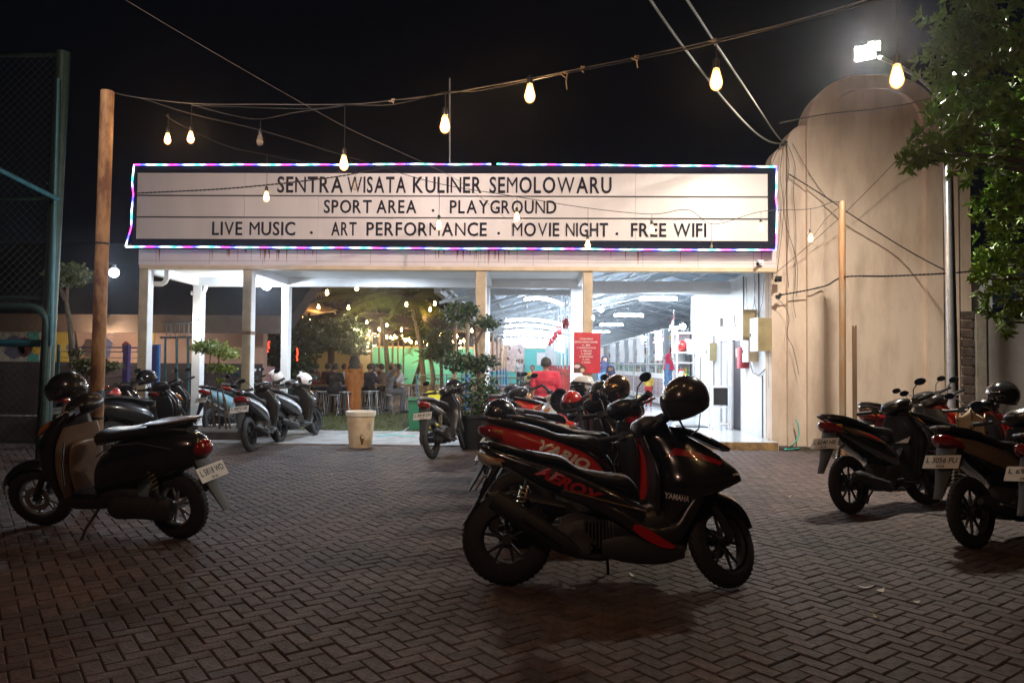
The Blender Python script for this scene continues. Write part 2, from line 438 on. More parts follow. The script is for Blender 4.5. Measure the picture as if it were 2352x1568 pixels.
# herringbone of 2:1 blocks, turned by an angle
A = .0865
phi = radians(38)
from mathutils import noise as mnoise
cells = []
RG = random.Random(3)
n = 190
for i in range(-n, n):
    for j in range(-n, n):
        k = (i - j) % 4
        if k == 0: cells.append(((i+1)*A, (j+.5)*A, 0))          # lies along u, covers (i,j),(i+1,j)
        elif k == 3: cells.append(((i+.5)*A, (j+1)*A, pi/2))
pav = []
for (u, v, a) in cells:
    x = u*cos(phi) - v*sin(phi); y = 6.2 + u*sin(phi) + v*cos(phi)
    if -9.5 < x < 9.5 and .2 < y < YF-.32: pav.append((x, y, a+phi))
CI = RM.to_4x4().inverted() @ Matrix.Translation((0, 0, -CAM_H))
def seen(p, m=1.02):
    q = CI @ Vector(p)
    return q.z < -.2 and abs(q.x/q.z) < 18/26*m and abs(q.y/q.z) < 18/26*.667*m
near = sorted([q for q in pav if seen((q[0], q[1], 0))], key=lambda q: q[0]**2+q[1]**2)[:300]
nearset = set(near)
vs, fs, _ = paver_geo((0, 0), 0)
pm = MB(); pm.add(vs, fs)
variants = []
for t in range(6):
    me = pm.mesh('paver', M['paver'], 0)
    ca = me.color_attributes.new('tint', 'FLOAT_COLOR', 'POINT'); q = .72+.1*t
    for d in ca.data: d.color = (q, q*(.97+.02*(t % 3)), q*(.94+.03*(t % 3)), 1)
    variants.append(me)
for idx, (x, y, a) in enumerate(near):
    o = bpy.data.objects.new('paver', RG.choice(variants))
    o.matrix_world = paver_geo((x, y), a, seed=idx)[2]
    COL.objects.link(o); o.parent = yard_o
allp = MB(); tints = []
for idx, q in enumerate(pav):
    if q in nearset: continue
    vs, fs, Mx = paver_geo((q[0], q[1]), q[2], seed=idx)
    allp.add(vs, fs, 0, Mx)
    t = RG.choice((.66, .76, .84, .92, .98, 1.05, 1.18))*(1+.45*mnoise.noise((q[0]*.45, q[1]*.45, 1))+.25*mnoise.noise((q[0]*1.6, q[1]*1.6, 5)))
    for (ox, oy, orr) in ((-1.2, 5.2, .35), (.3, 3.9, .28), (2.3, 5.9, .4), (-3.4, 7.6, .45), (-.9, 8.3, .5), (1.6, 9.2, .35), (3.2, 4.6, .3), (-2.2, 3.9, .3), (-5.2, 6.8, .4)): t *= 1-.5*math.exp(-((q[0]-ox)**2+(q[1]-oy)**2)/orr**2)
    w = RG.uniform(-.04, .05)
    tints += [(t, t*(1-w*.3), t*(1-w), 1)]*len(vs)
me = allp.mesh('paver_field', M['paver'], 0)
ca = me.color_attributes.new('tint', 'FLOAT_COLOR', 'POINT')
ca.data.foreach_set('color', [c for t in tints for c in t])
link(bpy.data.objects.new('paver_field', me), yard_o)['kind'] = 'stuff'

# concrete apron, garden soil, garden paving
m = MB(); m.bb(-6.1, 1.0, YF-.2, 14.75, -.05, .012); m.bb(-6.1, 1.0, YF-.24, YF-.2, -.05, .02)
m.build('concrete_apron', M['concrete'], kind='structure', label='pale concrete strip under the entrance canopy')
m = MB(); m.add([(-14, 14.7, -.012), (.9, 14.7, -.012), (.9, 21, -.012), (-14, 21, -.012)], [(0, 1, 2, 3)])
m.build('garden_soil', M['soil'], kind='structure', label='patchy grass and soil behind the concrete strip')
m = MB(); m.add([(-30, 20.5, -.004), (.9, 20.5, -.004), (.9, 52, -.004), (-30, 52, -.004)], [(0, 1, 2, 3)])
m.build('garden_paving', M['brown_paving'], kind='structure', label='brown paving of the garden under the string lights')
# grass tufts in the soil
gm = MB(); r = random.Random(5)
for i in range(5200):
    x, y = r.uniform(-6.5, .6), r.uniform(14.8, 20.6)
    if r.random() < .25*abs(sin(x*1.3+y*.9)): continue
    for k in range(3):
        a = r.uniform(0, 2*pi); h = r.uniform(.02, .06); d = Vector((cos(a), sin(a), 0))*.012; s = Vector((r.uniform(-.03, .03), r.uniform(-.03, .03), h))
        b = Vector((x+r.uniform(-.03, .03), y+r.uniform(-.03, .03), -.012))
        gm.add([b-d, b+d, b+s], [(0, 1, 2)])
gm.build('grass', M['leaf_dry'], kind='stuff', label='short sparse grass on the soil behind the entrance', smooth=0)
# litter
def flat_bit(name, p, size, mt, label, cat, seed, curl=.25):
    r = random.Random(seed); b = MB(); n = 7
    vs = []
    for i in range(n+1):
        t = i/n; w = size*.22*sin(pi*min(max(t, .06), .94))
        x = (t-.5)*size; z = .004 + curl*size*(t-.5)**2*3 + r.uniform(0, .004)
        vs += [(x, -w, z), (x, w, z+.3*w)]
    b.add(vs, [(2*i, 2*i+2, 2*i+3, 2*i+1) for i in range(n)])
    o = b.build(name, mt, label=label, cat=cat); o.location = (p.x, p.y, .002); o.rotation_euler = (0, 0, r.uniform(0, 6))
    return o
for i, (x, y, s, mt, nm, lb) in enumerate([
    (1985, 1352, .11, 'paper', 'paper_scrap', 'curled pale strip on the pavers, larger of the two lying side by side'),
    (2022, 1360, .08, 'paper', 'paper_scrap', 'short pale scrap on the pavers beside a longer curled strip'),
    (1810, 1143, .09, 'leaf_fallen', 'fallen_leaf', 'dry curled leaf on the pavers between front wheel and the right-hand motorcycles'),
    (2012, 1420, .06, 'leaf_fallen', 'fallen_leaf', 'small yellow leaf on the pavers below the two pale scraps'),
    (1200, 1010, .05, 'paper', 'paper_scrap', 'tiny white scrap on the pavers behind the front motorcycle row'),
    (763, 1092, .05, 'leaf_fallen', 'fallen_leaf', 'tiny yellow leaf on the open pavers in the middle of the yard'),
    (1455, 1325, .07, 'paper', 'paper_scrap', 'pale scrap on the pavers under the red-and-black motorcycle'),
    (2105, 1385, .05, 'paper', 'paper_scrap', 'tiny white crumb of paper right of the pale scraps')]):
    flat_bit(nm, gr(x, y), s, M[mt], lb, nm.split('_')[1] if 'leaf' in nm else 'litter', i)

# ================================================================== HALL FLOOR
FZ = .115
m = MB(); m.bb(1.0, 4.07, 12.32, 20, -.05, FZ, 0); m.bb(.86, 11, 20, 56, -.05, FZ, 0); m.bb(1.0, 4.06, 12.31, 12.319, -.02, FZ-.004, 1)
hall_floor = m.build('hall_floor', [M['tile'], M['step']], kind='structure', label='shiny pale tiled floor of the food hall with a stained step edge', smooth=0)
tl = MB()
for i in range(80):
    y = 12.4+.4*i; tl.add([(1.0, y, FZ+.0015), (4.07, y, FZ+.0015), (4.07, y+.006, FZ+.0015), (1.0, y+.006, FZ+.0015)], [(0, 1, 2, 3)])
for i in range(8):
    x = 1.2+.4*i; tl.add([(x, 12.33, FZ+.002), (x+.006, 12.33, FZ+.002), (x+.006, 44, FZ+.002), (x, 44, FZ+.002)], [(0, 1, 2, 3)])
tl.build('tile_joint', M['tile_line'], hall_floor, smooth=0)['kind'] = 'stuff'

# ================================================================== ENTRANCE CANOPY
ent = empty('entrance_canopy', (-2.9, YF, 0), label='cream and white entrance canopy on square pillars carrying the marquee sign', cat='building')
XL, XR = -6.73, 4.075
ztop_f = at(1040, 572, YF).z; zb_f = at(1040, 612, YF).z; zb = at(1040, 621, YF).z
# fascia (two bands) and the cream strip below
m = MB(); m.bb(XL, XR, YF-.03, YF+.16, zb_f, ztop_f+.5)
m.build('fascia', mat('fascia_offwhite', (.70, .62, .58), .55, var=.1, vs=3, bump=.1), ent, w=True)
m = MB(); m.bb(XL+.02, XR, YF-.045, YF+.165, zb, zb_f-.003)
m.build('fascia_strip', M['cream_strip'], ent, w=True)
# rust streaks on the fascia: real stains, thin sheets
rs = mat('rust_stain', (.38, .15, .05), .8, alpha=.85)
sj = MB(); r = random.Random(11)
for i in range(64):
    x = r.choice([XL+r.uniform(.2, 10.6), XL+2.2+r.gauss(0, .3), XL+5.9+r.gauss(0, .4)]); L = r.uniform(.05, .24); w = r.uniform(.004, .014)
    z1 = ztop_f-.004-r.uniform(0, .03)
    sj.add([(x-w, YF-.033, z1), (x+w, YF-.033, z1), (x+w*.3, YF-.033, z1-L), (x-w*.3, YF-.033, z1-L)], [(0, 1, 2, 3)])
sj.build('rust_streak', rs, ent, w=True, smooth=0)['kind'] = 'stuff'
sj = MB()
for i in range(12):
    x = XL+.3+i*.92; sj.bb(x, x+.006, YF-.034, YF-.031, zb_f+.01, ztop_f)
sj.bb(XL, XR, YF-.034, YF-.031, zb_f+.07, zb_f+.076)
sj.build('panel_joint', M['mortar'], ent, w=True, smooth=0)['kind'] = 'stuff'
# soffit slab and rear beam
SOF = 3.03
m = MB(); m.bb(XL+.02, 1.0, YF+.17, 14.58, SOF, SOF+.1)
m.build('soffit', M['white'], ent, w=True)
m = MB(); m.bb(XL+.02, 1.0, 14.4, 14.58, 2.86, SOF-.003)
m.build('rear_beam', M['white'], ent, w=True)
PX = [-6.73, -4.935, -.955, .86]; PW = [.15, .15, .17, .16]
for i, x in enumerate(PX):
    w = PW[i]
    m = MB(); m.bb(x+.01, x+w-.01, YF+.17, 14.4, 2.88, SOF-.004)
    m.build('cross_beam', M['white'], ent, w=True)
    base = 0.0 if i > 1 else .0
    m = MB(); m.bbox_bev(x, x+w, YF, YF+.19, base, zb-.002, .006)
    pil = m.build('pillar', M['pillar_dirty'] if i < 2 else M['pillar'], ent, w=True)
    if i < 3:   # brown band of old tape round the pillar
        zc = at(1100, 758, YF).z if i == 2 else at(560, 764, YF).z
        if i > 0:
            b = MB(); b.bb(x-.006, x+w+.006, YF-.006, YF+.2, zc-.03, zc+.03); b.build('tape_band', M['wood'], pil, w=True)
    # inner side of each pillar coloured white for the light from inside
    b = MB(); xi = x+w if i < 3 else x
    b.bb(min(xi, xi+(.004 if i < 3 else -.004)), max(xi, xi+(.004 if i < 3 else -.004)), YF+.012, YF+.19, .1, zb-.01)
    b.build('lit_inner_face', M['white'], ent, w=True)
RX = [-6.70, -4.93, -1.0, .757]; RW = [.17, .14, .17, .25]
for x, w in zip(RX, RW):
    m = MB(); m.bbox_bev(x, x+w, 14.4, 14.6, 0, 2.858, .006)
    m.build('rear_pillar', M['white'], ent, w=True)
m = MB(); m.bbox_bev(-6.85, -5.9, 13.9, 14.9, -.02, .14, .02); m.build('pillar_plinth', M['white'], ent, w=True)
# rain gutter pipe elbows on the left pillars
for (x, yy) in ((-6.45, YF+.35), (-6.5, 14.45)):
    p = [Vector((x-.25, yy, 2.72)), Vector((x-.06, yy, 2.72)), Vector((x, yy, 2.76)), Vector((x+.03, yy, 2.83)), Vector((x+.03, yy, 2.98))]
    m = MB(); m.tube(p, .045, 10); m.build('drain_elbow', M['white_plastic'], ent, w=True)

# ================================================================== MARQUEE SIGN
YS = 12.16
zs = lambda y, x=1040: at(x, y, YS).z
xs = lambda x, y=470: at(x, y, YS).x
sx0, sx1, sz0, sz1 = xs(305), xs(1782), zs(570), zs(380)
sign = empty('marquee_sign', ((sx0+sx1)/2, YS, sz0), label='wide white marquee sign with navy lettering and coloured light strip over the entrance', cat='sign')
fx0, fx1, fz0, fz1 = xs(312), xs(1765), zs(551), zs(397)
m = MB()
m.bb(sx0, sx1, YS, YF-.035, sz0, fz0); m.bb(sx0, sx1, YS, YF-.035, fz1, sz1)
m.bb(sx0, fx0, YS, YF-.035, fz0+.0005, fz1-.0005); m.bb(fx1, sx1, YS, YF-.035, fz0+.0005, fz1-.0005)
m.build('sign_frame', M['navy'], sign, w=True)
# five face sheets with joints
xsn = [fx0, xs(560), xs(730), xs(900), xs(1176), xs(1460), fx1]
zr = [fz1, zs(450), zs(500), fz0]
for i in range(6):
    m = MB(); m.bb(xsn[i]+.002, xsn[i+1]-.002, YS+.03+.0015*(i % 2), YF-.04, fz0+.001, fz1-.001)
    m.build('face_panel', M['sign_face'], sign, w=True)
for z in zr[1:3]:
    m = MB(); m.bb(fx0, fx1, YS+.012, YS+.029, z-.009, z+.009); m.build('rail', M['line'], sign, w=True)
rows = [((405, 442), [('SENTRA', 636, 787), ('WISATA', 797, 932), ('KULINER', 948, 1106), ('SEMOLOWARU', 1124, 1405)]),
        ((459, 489), [('SPORT', 743, 853), ('AREA', 864, 956), ('.', 991, 998), ('PLAYGROUND', 1033, 1278)]),
        ((510, 541), [('LIVE', 486, 555), ('MUSIC', 572, 677), ('.', 711, 719), ('ART', 760, 818), ('PERFORMANCE', 841, 1118), ('.', 1142, 1150), ('MOVIE', 1177, 1285), ('NIGHT', 1300, 1397), ('.', 1414, 1422), ('FREE', 1450, 1531), ('WIFI', 1548, 1623)])]
for (ya, yb), ws in rows:
    for wi, (word, xa, xb) in enumerate(ws):
        x0, x1 = at(xa, (ya+yb)/2, YS).x, at(xb, (ya+yb)/2, YS).x
        z1, z0 = zs(ya), zs(yb)
        H = z1-z0
        caph = glyph('E', .012)[5]-glyph('E', .012)[4]
        s = H/caph
        gl = [glyph(c, .0 if c in 'MNWV' else .014) for c in word]
        tot = sum(g_[3]-g_[2] for g_ in gl)*s
        nat = .115*s*(len(word)-1)
        kx = (x1-x0)/(tot+nat) if word != '.' else 1
        x = x0
        for ci, (c, g_) in enumerate(zip(word, gl)):
            b = MB(); vs_, fs_ = g_[0], g_[1]
            big = 1.0
            nv = len(vs_)
            zc = z0 if c != '.' else z0+.02
            front = [(x+(v.x-g_[2])*s*kx, YS+.016, zc+(v.y-(0 if c != '.' else g_[4]))*s*big) for v in vs_]
            # flared stroke ends: widen letters a touch towards top and bottom edges
            b.add(front, fs_)
            # give the letter thickness: rim faces from boundary edges
            ed = {}
            for f in fs_:
                for q in range(len(f)):
                    e = (f[q], f[(q+1) % len(f)]); ed[e] = 1
            for e in ed:
                if (e[1], e[0]) not in ed:
                    a_, b_ = front[e[0]], front[e[1]]
                    b.add([a_, b_, (b_[0], YS+.0285, b_[2]), (a_[0], YS+.0285, a_[2])], [(0, 1, 2, 3)])
            b.build('letter', M['letter'], sign, w=True, smooth=0)
            x += (g_[3]-g_[2])*s*kx + .115*s*kx
# thin ghost streaks below letters omitted; lamp strip around the frame
def led_mat():
    m = bpy.data.materials.new('coloured_led_strip'); m.use_nodes = True; nt = m.node_tree; N = nt.nodes; L = nt.links
    b = N['Principled BSDF']; b.inputs['Base Color'].default_value = (.5, .5, .5, 1)
    a = N.new('ShaderNodeAttribute'); a.attribute_name = 'led'
    L.new(a.outputs['Color'], b.inputs['Emission Color'])
    b.inputs['Emission Strength'].default_value = E_LED
    return m
M['led'] = led_mat()
LC = [(1, .01, .02), (.5, .02, .6), (.02, .02, 1), (.03, .06, 1), (.5, .6, 1), (1, 1, 1), (.4, 1, .9), (.01, .8, .35), (.02, .4, 1), (.6, .6, 1), (.2, .04, 1)]
def led_run(name, pts, off=0):
    b = MB(); cols = []; acc = 0; step = .028
    for i in range(len(pts)-1):
        p, q = Vector(pts[i]), Vector(pts[i+1]); L_ = (q-p).length; n = max(1, int(L_/step))
        for k in range(n):
            a_, c_ = p.lerp(q, k/n), p.lerp(q, (k+.82)/n)
            nv = len(b.v); b.tube([a_, c_], .012, 6)
            t = ((acc+off)/.058) % len(LC); c0 = LC[int(t)]; c1 = LC[(int(t)+1) % len(LC)]; f = t-int(t)
            cc = tuple(u*(1-f)+v_*f for u, v_ in zip(c0, c1))
            cols += [(*cc, 1)]*(len(b.v)-nv); acc += L_/n
    o = b.build(name, M['led'], sign, w=True)
    ca = o.data.color_attributes.new('led', 'FLOAT_COLOR', 'POINT'); ca.data.foreach_set('color', [c for t in cols for c in t])
yl = YS-.012
def wob(p, q, n, a, seed):
    r = random.Random(seed); return [Vector(p).lerp(Vector(q), i/n)+Vector((r.uniform(-a, a), 0, r.uniform(-a, a))) for i in range(n+1)]
led_run('led_strip', wob((sx0+.01, yl, sz1-.0), (xs(1128), yl, sz1+.018), 10, .004, 1))
led_run('led_strip', wob((xs(1140), yl, sz1+.018), (sx1, yl, sz1-.015), 10, .004, 2), .4)
led_run('led_strip', wob((sx0-.09, yl, sz0+.0), (sx1-.02, yl, sz0-.012), 24, .004, 3), .9)
led_run('led_strip', [(sx0+.01, yl, sz1), (sx0-.015, yl, sz1-.3), (sx0+.01, yl, sz1-.5), (sx0-.012, yl, sz1-.8), (sx0-.01, yl, sz1-1.05), (sx0-.1, yl, sz0)], .2)
led_run('led_strip', wob((sx1+.005, yl, sz1-.01), (sx1+.005, yl, sz0-.01), 8, .012, 5), .1)
# small security cameras under the sign's right end
for (x, y, lb) in ((1748, 603, 'small white security camera under the right end of the marquee sign'), (1790, 640, 'small black junction clip at the corner of the cream tower')):
    p = at(x, y, YF-.12)
    c = empty('security_camera' if 'camera' in lb else 'cable_clip', p, label=lb, cat='camera' if 'camera' in lb else 'clip')
    b = MB(); b.box((0, .05, .0), (.09, .08, .09)); b.build('bracket', M['white_plastic'] if 'camera' in lb else M['cable'], c)
    b = MB(); b.tube([(0, .02, 0), (-.07, -.06, -.03)], .028, 12); b.build('barrel', M['white_plastic'] if 'camera' in lb else M['cable'], c)
    b = MB(); b.tube([(-.07, -.06, -.03), (-.085, -.08, -.036)], .026, 12); b.build('lens', M['gblack'], c)
# thin mast behind the sign
p = at(1034, 378, 12.3); q = at(1033, 180, 12.3)
m = MB(); m.tube([p-Vector((0, 0, .6)), q], .013, 8); m.build('mast', M['galv'], label='thin steel mast rising above the middle of the marquee sign', cat='mast')

# ================================================================== CREAM TOWER
def arch_layer(hw, zbase, rx, rz, y0, y1, cx, z0=0.0, n=14):
    """plate with rounded top corners: half width hw, top at zbase+rz"""
    pts = [(cx-hw, z0), (cx-hw, zbase)]
    for i in range(1, n+1):
        a = pi - (pi/2)*i/n; pts.append((cx-hw+rx+rx*cos(a), zbase+rz*sin(a)))
    pts += [(cx+hw-(p[0]-(cx-hw)), p[1]) for p in reversed(pts[2:])] + [(cx+hw, zbase), (cx+hw, z0)]
    b = MB(); k = len(pts)
    b.add([(x, y0, z) for x, z in pts]+[(x, y1, z) for x, z in pts],
          [tuple(range(k))]+[tuple(range(2*k-1, k-1, -1))]+[(i, i+k, (i+1) % k+k, (i+1) % k) for i in range(k)])
    return b
TC = 5.72
tower = empty('cream_tower', (TC, YF, 0), label='tall cream stepped tower wall with a rounded arched top', cat='wall')
z6 = at(1985, 172, YF).z; z5 = at(1850, 285, YF).z; z4 = at(1790, 328, YF).z
w3 = 1.12
arch_layer(1.665, z4-.30, .28, .30, YF+.16, YF+.5, TC).build('outer_step', M['cream'], tower, w=True)
arch_layer(1.42, z5-.30, .27, .30, YF+.08, YF+.5, TC).build('middle_step', M['cream'], tower, w=True)
# arch frame with a recessed panel
def ring_arch(hwo, hwi, zbo, rzo, zbi, rzi, y0, y1, cx, n=20):
    def prof(hw, zb_, rz):
        P = [(cx-hw, 0), (cx-hw, zb_)]
        for i in range(1, 2*n):
            a = pi - pi*i/(2*n); P.append((cx+hw*math.copysign(abs(cos(a))**.8, cos(a)), zb_+rz*abs(sin(a))**.8))
        return P+[(cx+hw, zb_), (cx+hw, 0)]
    o, i_ = prof(hwo, zbo, rzo), prof(hwi, zbi, rzi)
    k = len(o); b = MB()
    vs = [(x, y0, z) for x, z in o]+[(x, y0, z) for x, z in i_]+[(x, y1, z) for x, z in o]+[(x, y0+.07, z) for x, z in i_]
    fs = []
    for j in range(k-1):
        fs += [(j, j+1, k+j+1, k+j), (j, 2*k+j, 2*k+j+1, j+1), (k+j, k+j+1, 3*k+j+1, 3*k+j)]
    fs.append(tuple(3*k+j for j in range(k)))
    b.add(vs, fs); return b
zb3 = z6-1.05
ring_arch(1.12, .85, zb3, 1.05, zb3-.12, .95, YF, YF+.5, TC).build('arch_panel', M['cream'], tower, w=True, smooth=25)
# gutter-like ducts and marks on the tower
m = MB(); p = at(1790, 1005, YF+.0)
m.bb(XR+.02, 7.3, YF-.05, YF+.15, -.03, .035); m.build('tower_footing', mat('grimy_footing', (.12, .09, .07), .9, var=.5, vs=8, bump=.5), tower, w=True)
# short timber battens leaning against the tower
for (xa, ya, yb_, w_, lb, mt) in ((1962, 752, 1010, .045, 'upright grey timber batten leaning on the cream tower right of the yellowed pole', 'wood'),):
    t, b_ = at(xa, ya, YF-.03), at(xa, yb_, YF-.06)
    m = MB(); m.box((t.x, YF-.035, (t.z)/2), (w_, .03, t.z)); m.bb(t.x-w_/2-.006, t.x-w_/2+.006, YF-.06, YF-.02, .02, t.z+.03); m.bb(t.x+w_/2-.006, t.x+w_/2+.006, YF-.06, YF-.02, .02, t.z+.03)
    m.build('timber_batten', M[mt], label=lb, cat='batten')

# exposed brick strip and grey wall to the right
t = at(2200, 720, 12.65)
gw = empty('grey_wall', (9.2, 12.7, 0), label='grey rendered boundary wall right of the cream tower', cat='wall')
m = MB(); m.bb(7.44, 13.5, 12.6, 12.85, 0, t.z); m.build('wall_face', M['grey_wall'], gw, w=True)
m = MB(); m.bb(7.46, 7.56, 12.5, 12.6, 0, t.z+.02); m.build('wall_edge', M['mortar'], gw, w=True)
bs = empty('brick_pier', (7.3, 12.62, 0), label='strip of dark exposed bricks between the tower and the grey wall', cat='wall')
m = MB(); m.bb(7.19, 7.43, 12.64, 12.9, 0, t.z+.02); m.build('mortar_core', M['mortar'], bs, w=True)
z = .02; r = random.Random(2)
while z < t.z-.05:
    b = MB(); b.bbox_bev(7.20+r.uniform(0, .015), 7.42-r.uniform(0, .015), 12.58, 12.66, z, z+.125, .012); b.build('brick', M['brick_dark'], bs, w=True); z += .155
# ================================================================== POLES
def pole(name, foot, top, rad, mt, label, n=14, extra=None):
    t = empty(name, (foot[0], foot[1], 0), label=label, cat='pole')
    b = MB(); b.tube([Vector(foot), Vector(foot).lerp(Vector(top), .5), Vector(top)], rad, n); b.build('shaft', mt, t, w=True)
    return t
F0 = gr(215, 1150)
lp_top = at(247, 210, F0.y)
lp_foot = Vector((at(215, 1140, F0.y).x, F0.y, -.02))
lp = pole('rusty_pole', lp_foot, lp_top, .062, M['rust_pole'], 'rusty orange steel pole left of the sign holding the string-light wires')
b = MB(); tz = at(240, 560, F0.y).z
for z in (tz, at(230, 960, F0.y).z): b.tube([(lp_foot.x+(lp_top.x-lp_foot.x)*z/lp_top.z, F0.y, z-.01), (lp_foot.x+(lp_top.x-lp_foot.x)*z/lp_top.z, F0.y, z+.01)], .067, 14)
b.build('wire_tie', M['cable'], lp, w=True)
YA = 10.6
pa_t = at(1934, 463, YA); pa_f = Vector((pa_t.x-.01, YA, -.02))
pa = pole('yellowed_pole', pa_f, pa_t, .046, M['yellow_rust'], 'slim yellowed rusty pole standing in front of the cream tower')
YB = 10.6
pb_f = Vector((at(2187, 900, YB).x, YB, -.02)); pb_t = Vector((at(2172, 250, YB).x, YB, at(2172, 250, YB).z))
pb = pole('lamp_pole', pb_f, pb_t, .05, M['galv'], 'bright galvanised lamp pole at the right side of the cream tower')
b = MB()
arm = [pb_t, at(2150, 215, YB-.2), at(2110, 178, YB-.6), at(2060, 150, YB-1.2), at(2020, 132, 8.8)]
b.tube(arm, .022, 8); b.build('arm', M['galv'], pb, w=True)
b = MB(); b.tube([pb_f+Vector((.13, .1, 0)), Vector((pb_t.x+.12, pb_t.y+.1, at(2200, 400, YB).z))], .03, 8); b.build('conduit', M['satin'], pb, w=True)

# flood lamps at the end of the arm
FL = at(1992, 120, 8.7)
flood = empty('flood_lamp', FL, label='glaring white flood lamps on an arm above the arched tower top', cat='lamp')
for k, (dx, dy, dz, s) in enumerate(((-.03, 0, 0, .26), (.13, .06, .13, .16))):
    c = FL+Vector((dx*.8, dy, dz*.8)); s *= .85; aim = Vector((1.2, 4.0, .2)) if k == 0 else Vector((2.6, 5, 1))
    Q = (aim-c).to_track_quat('-Z', 'Y').to_matrix()
    b = MB(); b.box(c, (s, s*.8, .05), Q); b.build('housing', M['alu'], flood, w=True)
    b = MB(); b.box(c+(aim-c).normalized()*.028, (s*.9, s*.7, .006), Q); b.build('lens', M['floodglass'], flood, w=True)
lamp('flood_light', 'AREA', FL+Vector((.14, -.02, .08)), 110, (1, .95, .82), .16, aim=(5.6, 8.2, 3.2), spread=120)
lamp('flood_light', 'AREA', FL+Vector((-.06, -.06, -.05)), P_FLOOD, (1, .93, .80), .22, aim=(2.6, 11.6, .4), spread=160)

# ================================================================== SIDE WALL AND DOOR ROOM
WX = 4.075
room = empty('service_room', (WX, 16, FZ), label='white painted service room wall with dark doorways beside the hall', cat='building')
wm = MB()
def wallx(y0, y1, z0, z1): wm.bb(WX, WX+.15, y0, y1, z0, z1)
zt = 3.12; d1, d2, e1, e2 = 14.45, 15.22, 15.42, 16.15; dz = at(2958/1.7415, 1343/1.7415, 14.47).z
wallx(YF+.17, d1, 0, zt); wallx(d1, d2, dz, zt); wallx(d2, e1, 0, zt); wallx(e1, e2, dz, zt); wallx(e2, 18.9, 0, zt)
wm.bb(WX, 8, 18.9, 19.05, 0, zt); wm.bb(WX+.15, 8, YF+.6, YF+.7, 0, zt)
wm.build('wall', M['white'], room, w=True)
for (a_, b_) in ((d1, d2), (e1, e2)):
    m = MB(); m.bb(WX+.03, WX+.06, a_+.05, b_-.05, FZ, dz-.06); dr = m.build('door', M['door_dark'], room, w=True)
    m = MB(); m.bb(WX-.012, WX+.1, a_, a_+.05, FZ, dz); m.bb(WX-.012, WX+.1, b_-.05, b_, FZ, dz); m.bb(WX-.012, WX+.1, a_+.05, b_-.05, dz-.06, dz); m.build('door_frame', M['white_plastic'], room, w=True)
m = MB(); m.bb(WX+.02, WX+.029, e1+.25, e1+.60, FZ, dz-.07); m.build('door_panel', M['white'], room, w=True)
m = MB(); q = at(1705, 667/1.0, 14.8); m.bb(WX+.02, WX+.028, 14.85, 14.97, 1.55, 1.72); m.build('door_sticker', M['cream_strip'], room, w=True)
for (px, py) in ((2880, 1289), (2936, 1277)):
    Yv = WX*2958/(px-2126); z = at(px/1.7415, py/1.7415, Yv).z
    m = MB(); m.bb(WX-.004, WX+.002, Yv-.12, Yv+.12, z-.09, z+.09); m.build('vent_opening', mat('vent_shadow_board', (.16, .12, .09), .8), room, w=True)
# notices on the wall
for k, (xa, xb, ya, yb, mt, lb) in enumerate(((2800, 2850, 1350, 1540, 'banner', 'large framed white notice sheet on the room wall beside the doors'), (2774, 2796, 1430, 1530, 'banner', 'narrow pale notice sheet on the wall next to the stall cabinet'))):
    Ya, Yb = WX*2958/(xb-2126), WX*2958/(xa-2126); z1, z0 = at(xa/1.7415, ya/1.7415, Yb).z, at(xa/1.7415, yb/1.7415, Yb).z
    t = empty('notice_sheet', (WX, (Ya+Yb)/2, z0), label=lb, cat='notice')
    b = MB(); b.bb(WX-.012, WX-.002, Ya, Yb, z0, z1); b.build('sheet', M['banner'], t, w=True)
    b = MB(); b.bb(WX-.02, WX-.002, Ya-.02, Ya, z0, z1); b.bb(WX-.02, WX-.002, Yb, Yb+.02, z0, z1); b.build('frame', M['alu'], t, w=True)
    b = MB()
    for j in range(9):
        zz = z1-.1-(z1-z0-.15)*j/9; b.bb(WX-.0155, WX-.0125, Ya+.1, Yb-.1-.2*(j % 3)/2, zz-.012, zz)
    b.build('print_lines', M['banner_grey'], t, w=True, smooth=0)
# electrical cabinets. (x range on the photo of front+side, y range)
def cabinet(px0, px1, py0, py1, depth, label, face='box_face', side='box_side', name='electrical_cabinet', extra=True):
    Yc = WX*2958/(px1-2126)          # near end touches the wall at this distance
    # the left-most corner is the box's outer face
    z1, z0 = at(px1/1.7415, py0/1.7415, Yc).z, at(px1/1.7415, py1/1.7415, Yc).z
    L = depth[1]
    t = empty(name, (WX, Yc+L/2, z0), label=label, cat='cabinet')
    b = MB(); b.bb(WX-depth[0], WX-.003, Yc, Yc+L, z0, z1); b.build('body', M[side], t, w=True)
    b = MB(); b.bb(WX-depth[0]-.015, WX-depth[0]-.0005, Yc-.008, Yc+L+.008, z0-.008, z1+.008); d = b.build('door', M[face], t, w=True)
    b = MB(); b.box((WX-depth[0]-.022, Yc+L-.05, (z0+z1)/2), (.012, .02, .06)); b.build('lock_handle', M['cable'], t, w=True)
    return t
cabinet(3079, 3079, 1271, 1403, (.235, .42), 'large white electrical cabinet with yellowed side nearest the tower corner')
cabinet(3017, 3017, 1238, 1358, (.24, .45), 'tall white electrical cabinet mounted highest beside the dark door')
cabinet(3025, 3025, 1363, 1446, (.17, .36), 'smaller cream electrical cabinet below the two white ones', side='cream_strip')
cabinet(2860, 2860, 1371, 1443, (.15, .3), 'small white meter cabinet on the wall over the framed notice')
cabinet(2774, 2774, 1357, 1417, (.17, .25), 'little grey-white switch cabinet at the far corner of the room wall', side='white_plastic')
Yc = WX*2958/(2982-2126); z1, z0 = at(1712, 1388/1.7415, Yc).z, at(1712, 1473/1.7415, Yc).z
t = empty('fire_alarm_box', (WX, Yc, z0), label='rounded red and pink alarm box under the small cabinets by the dark door', cat='alarm box')
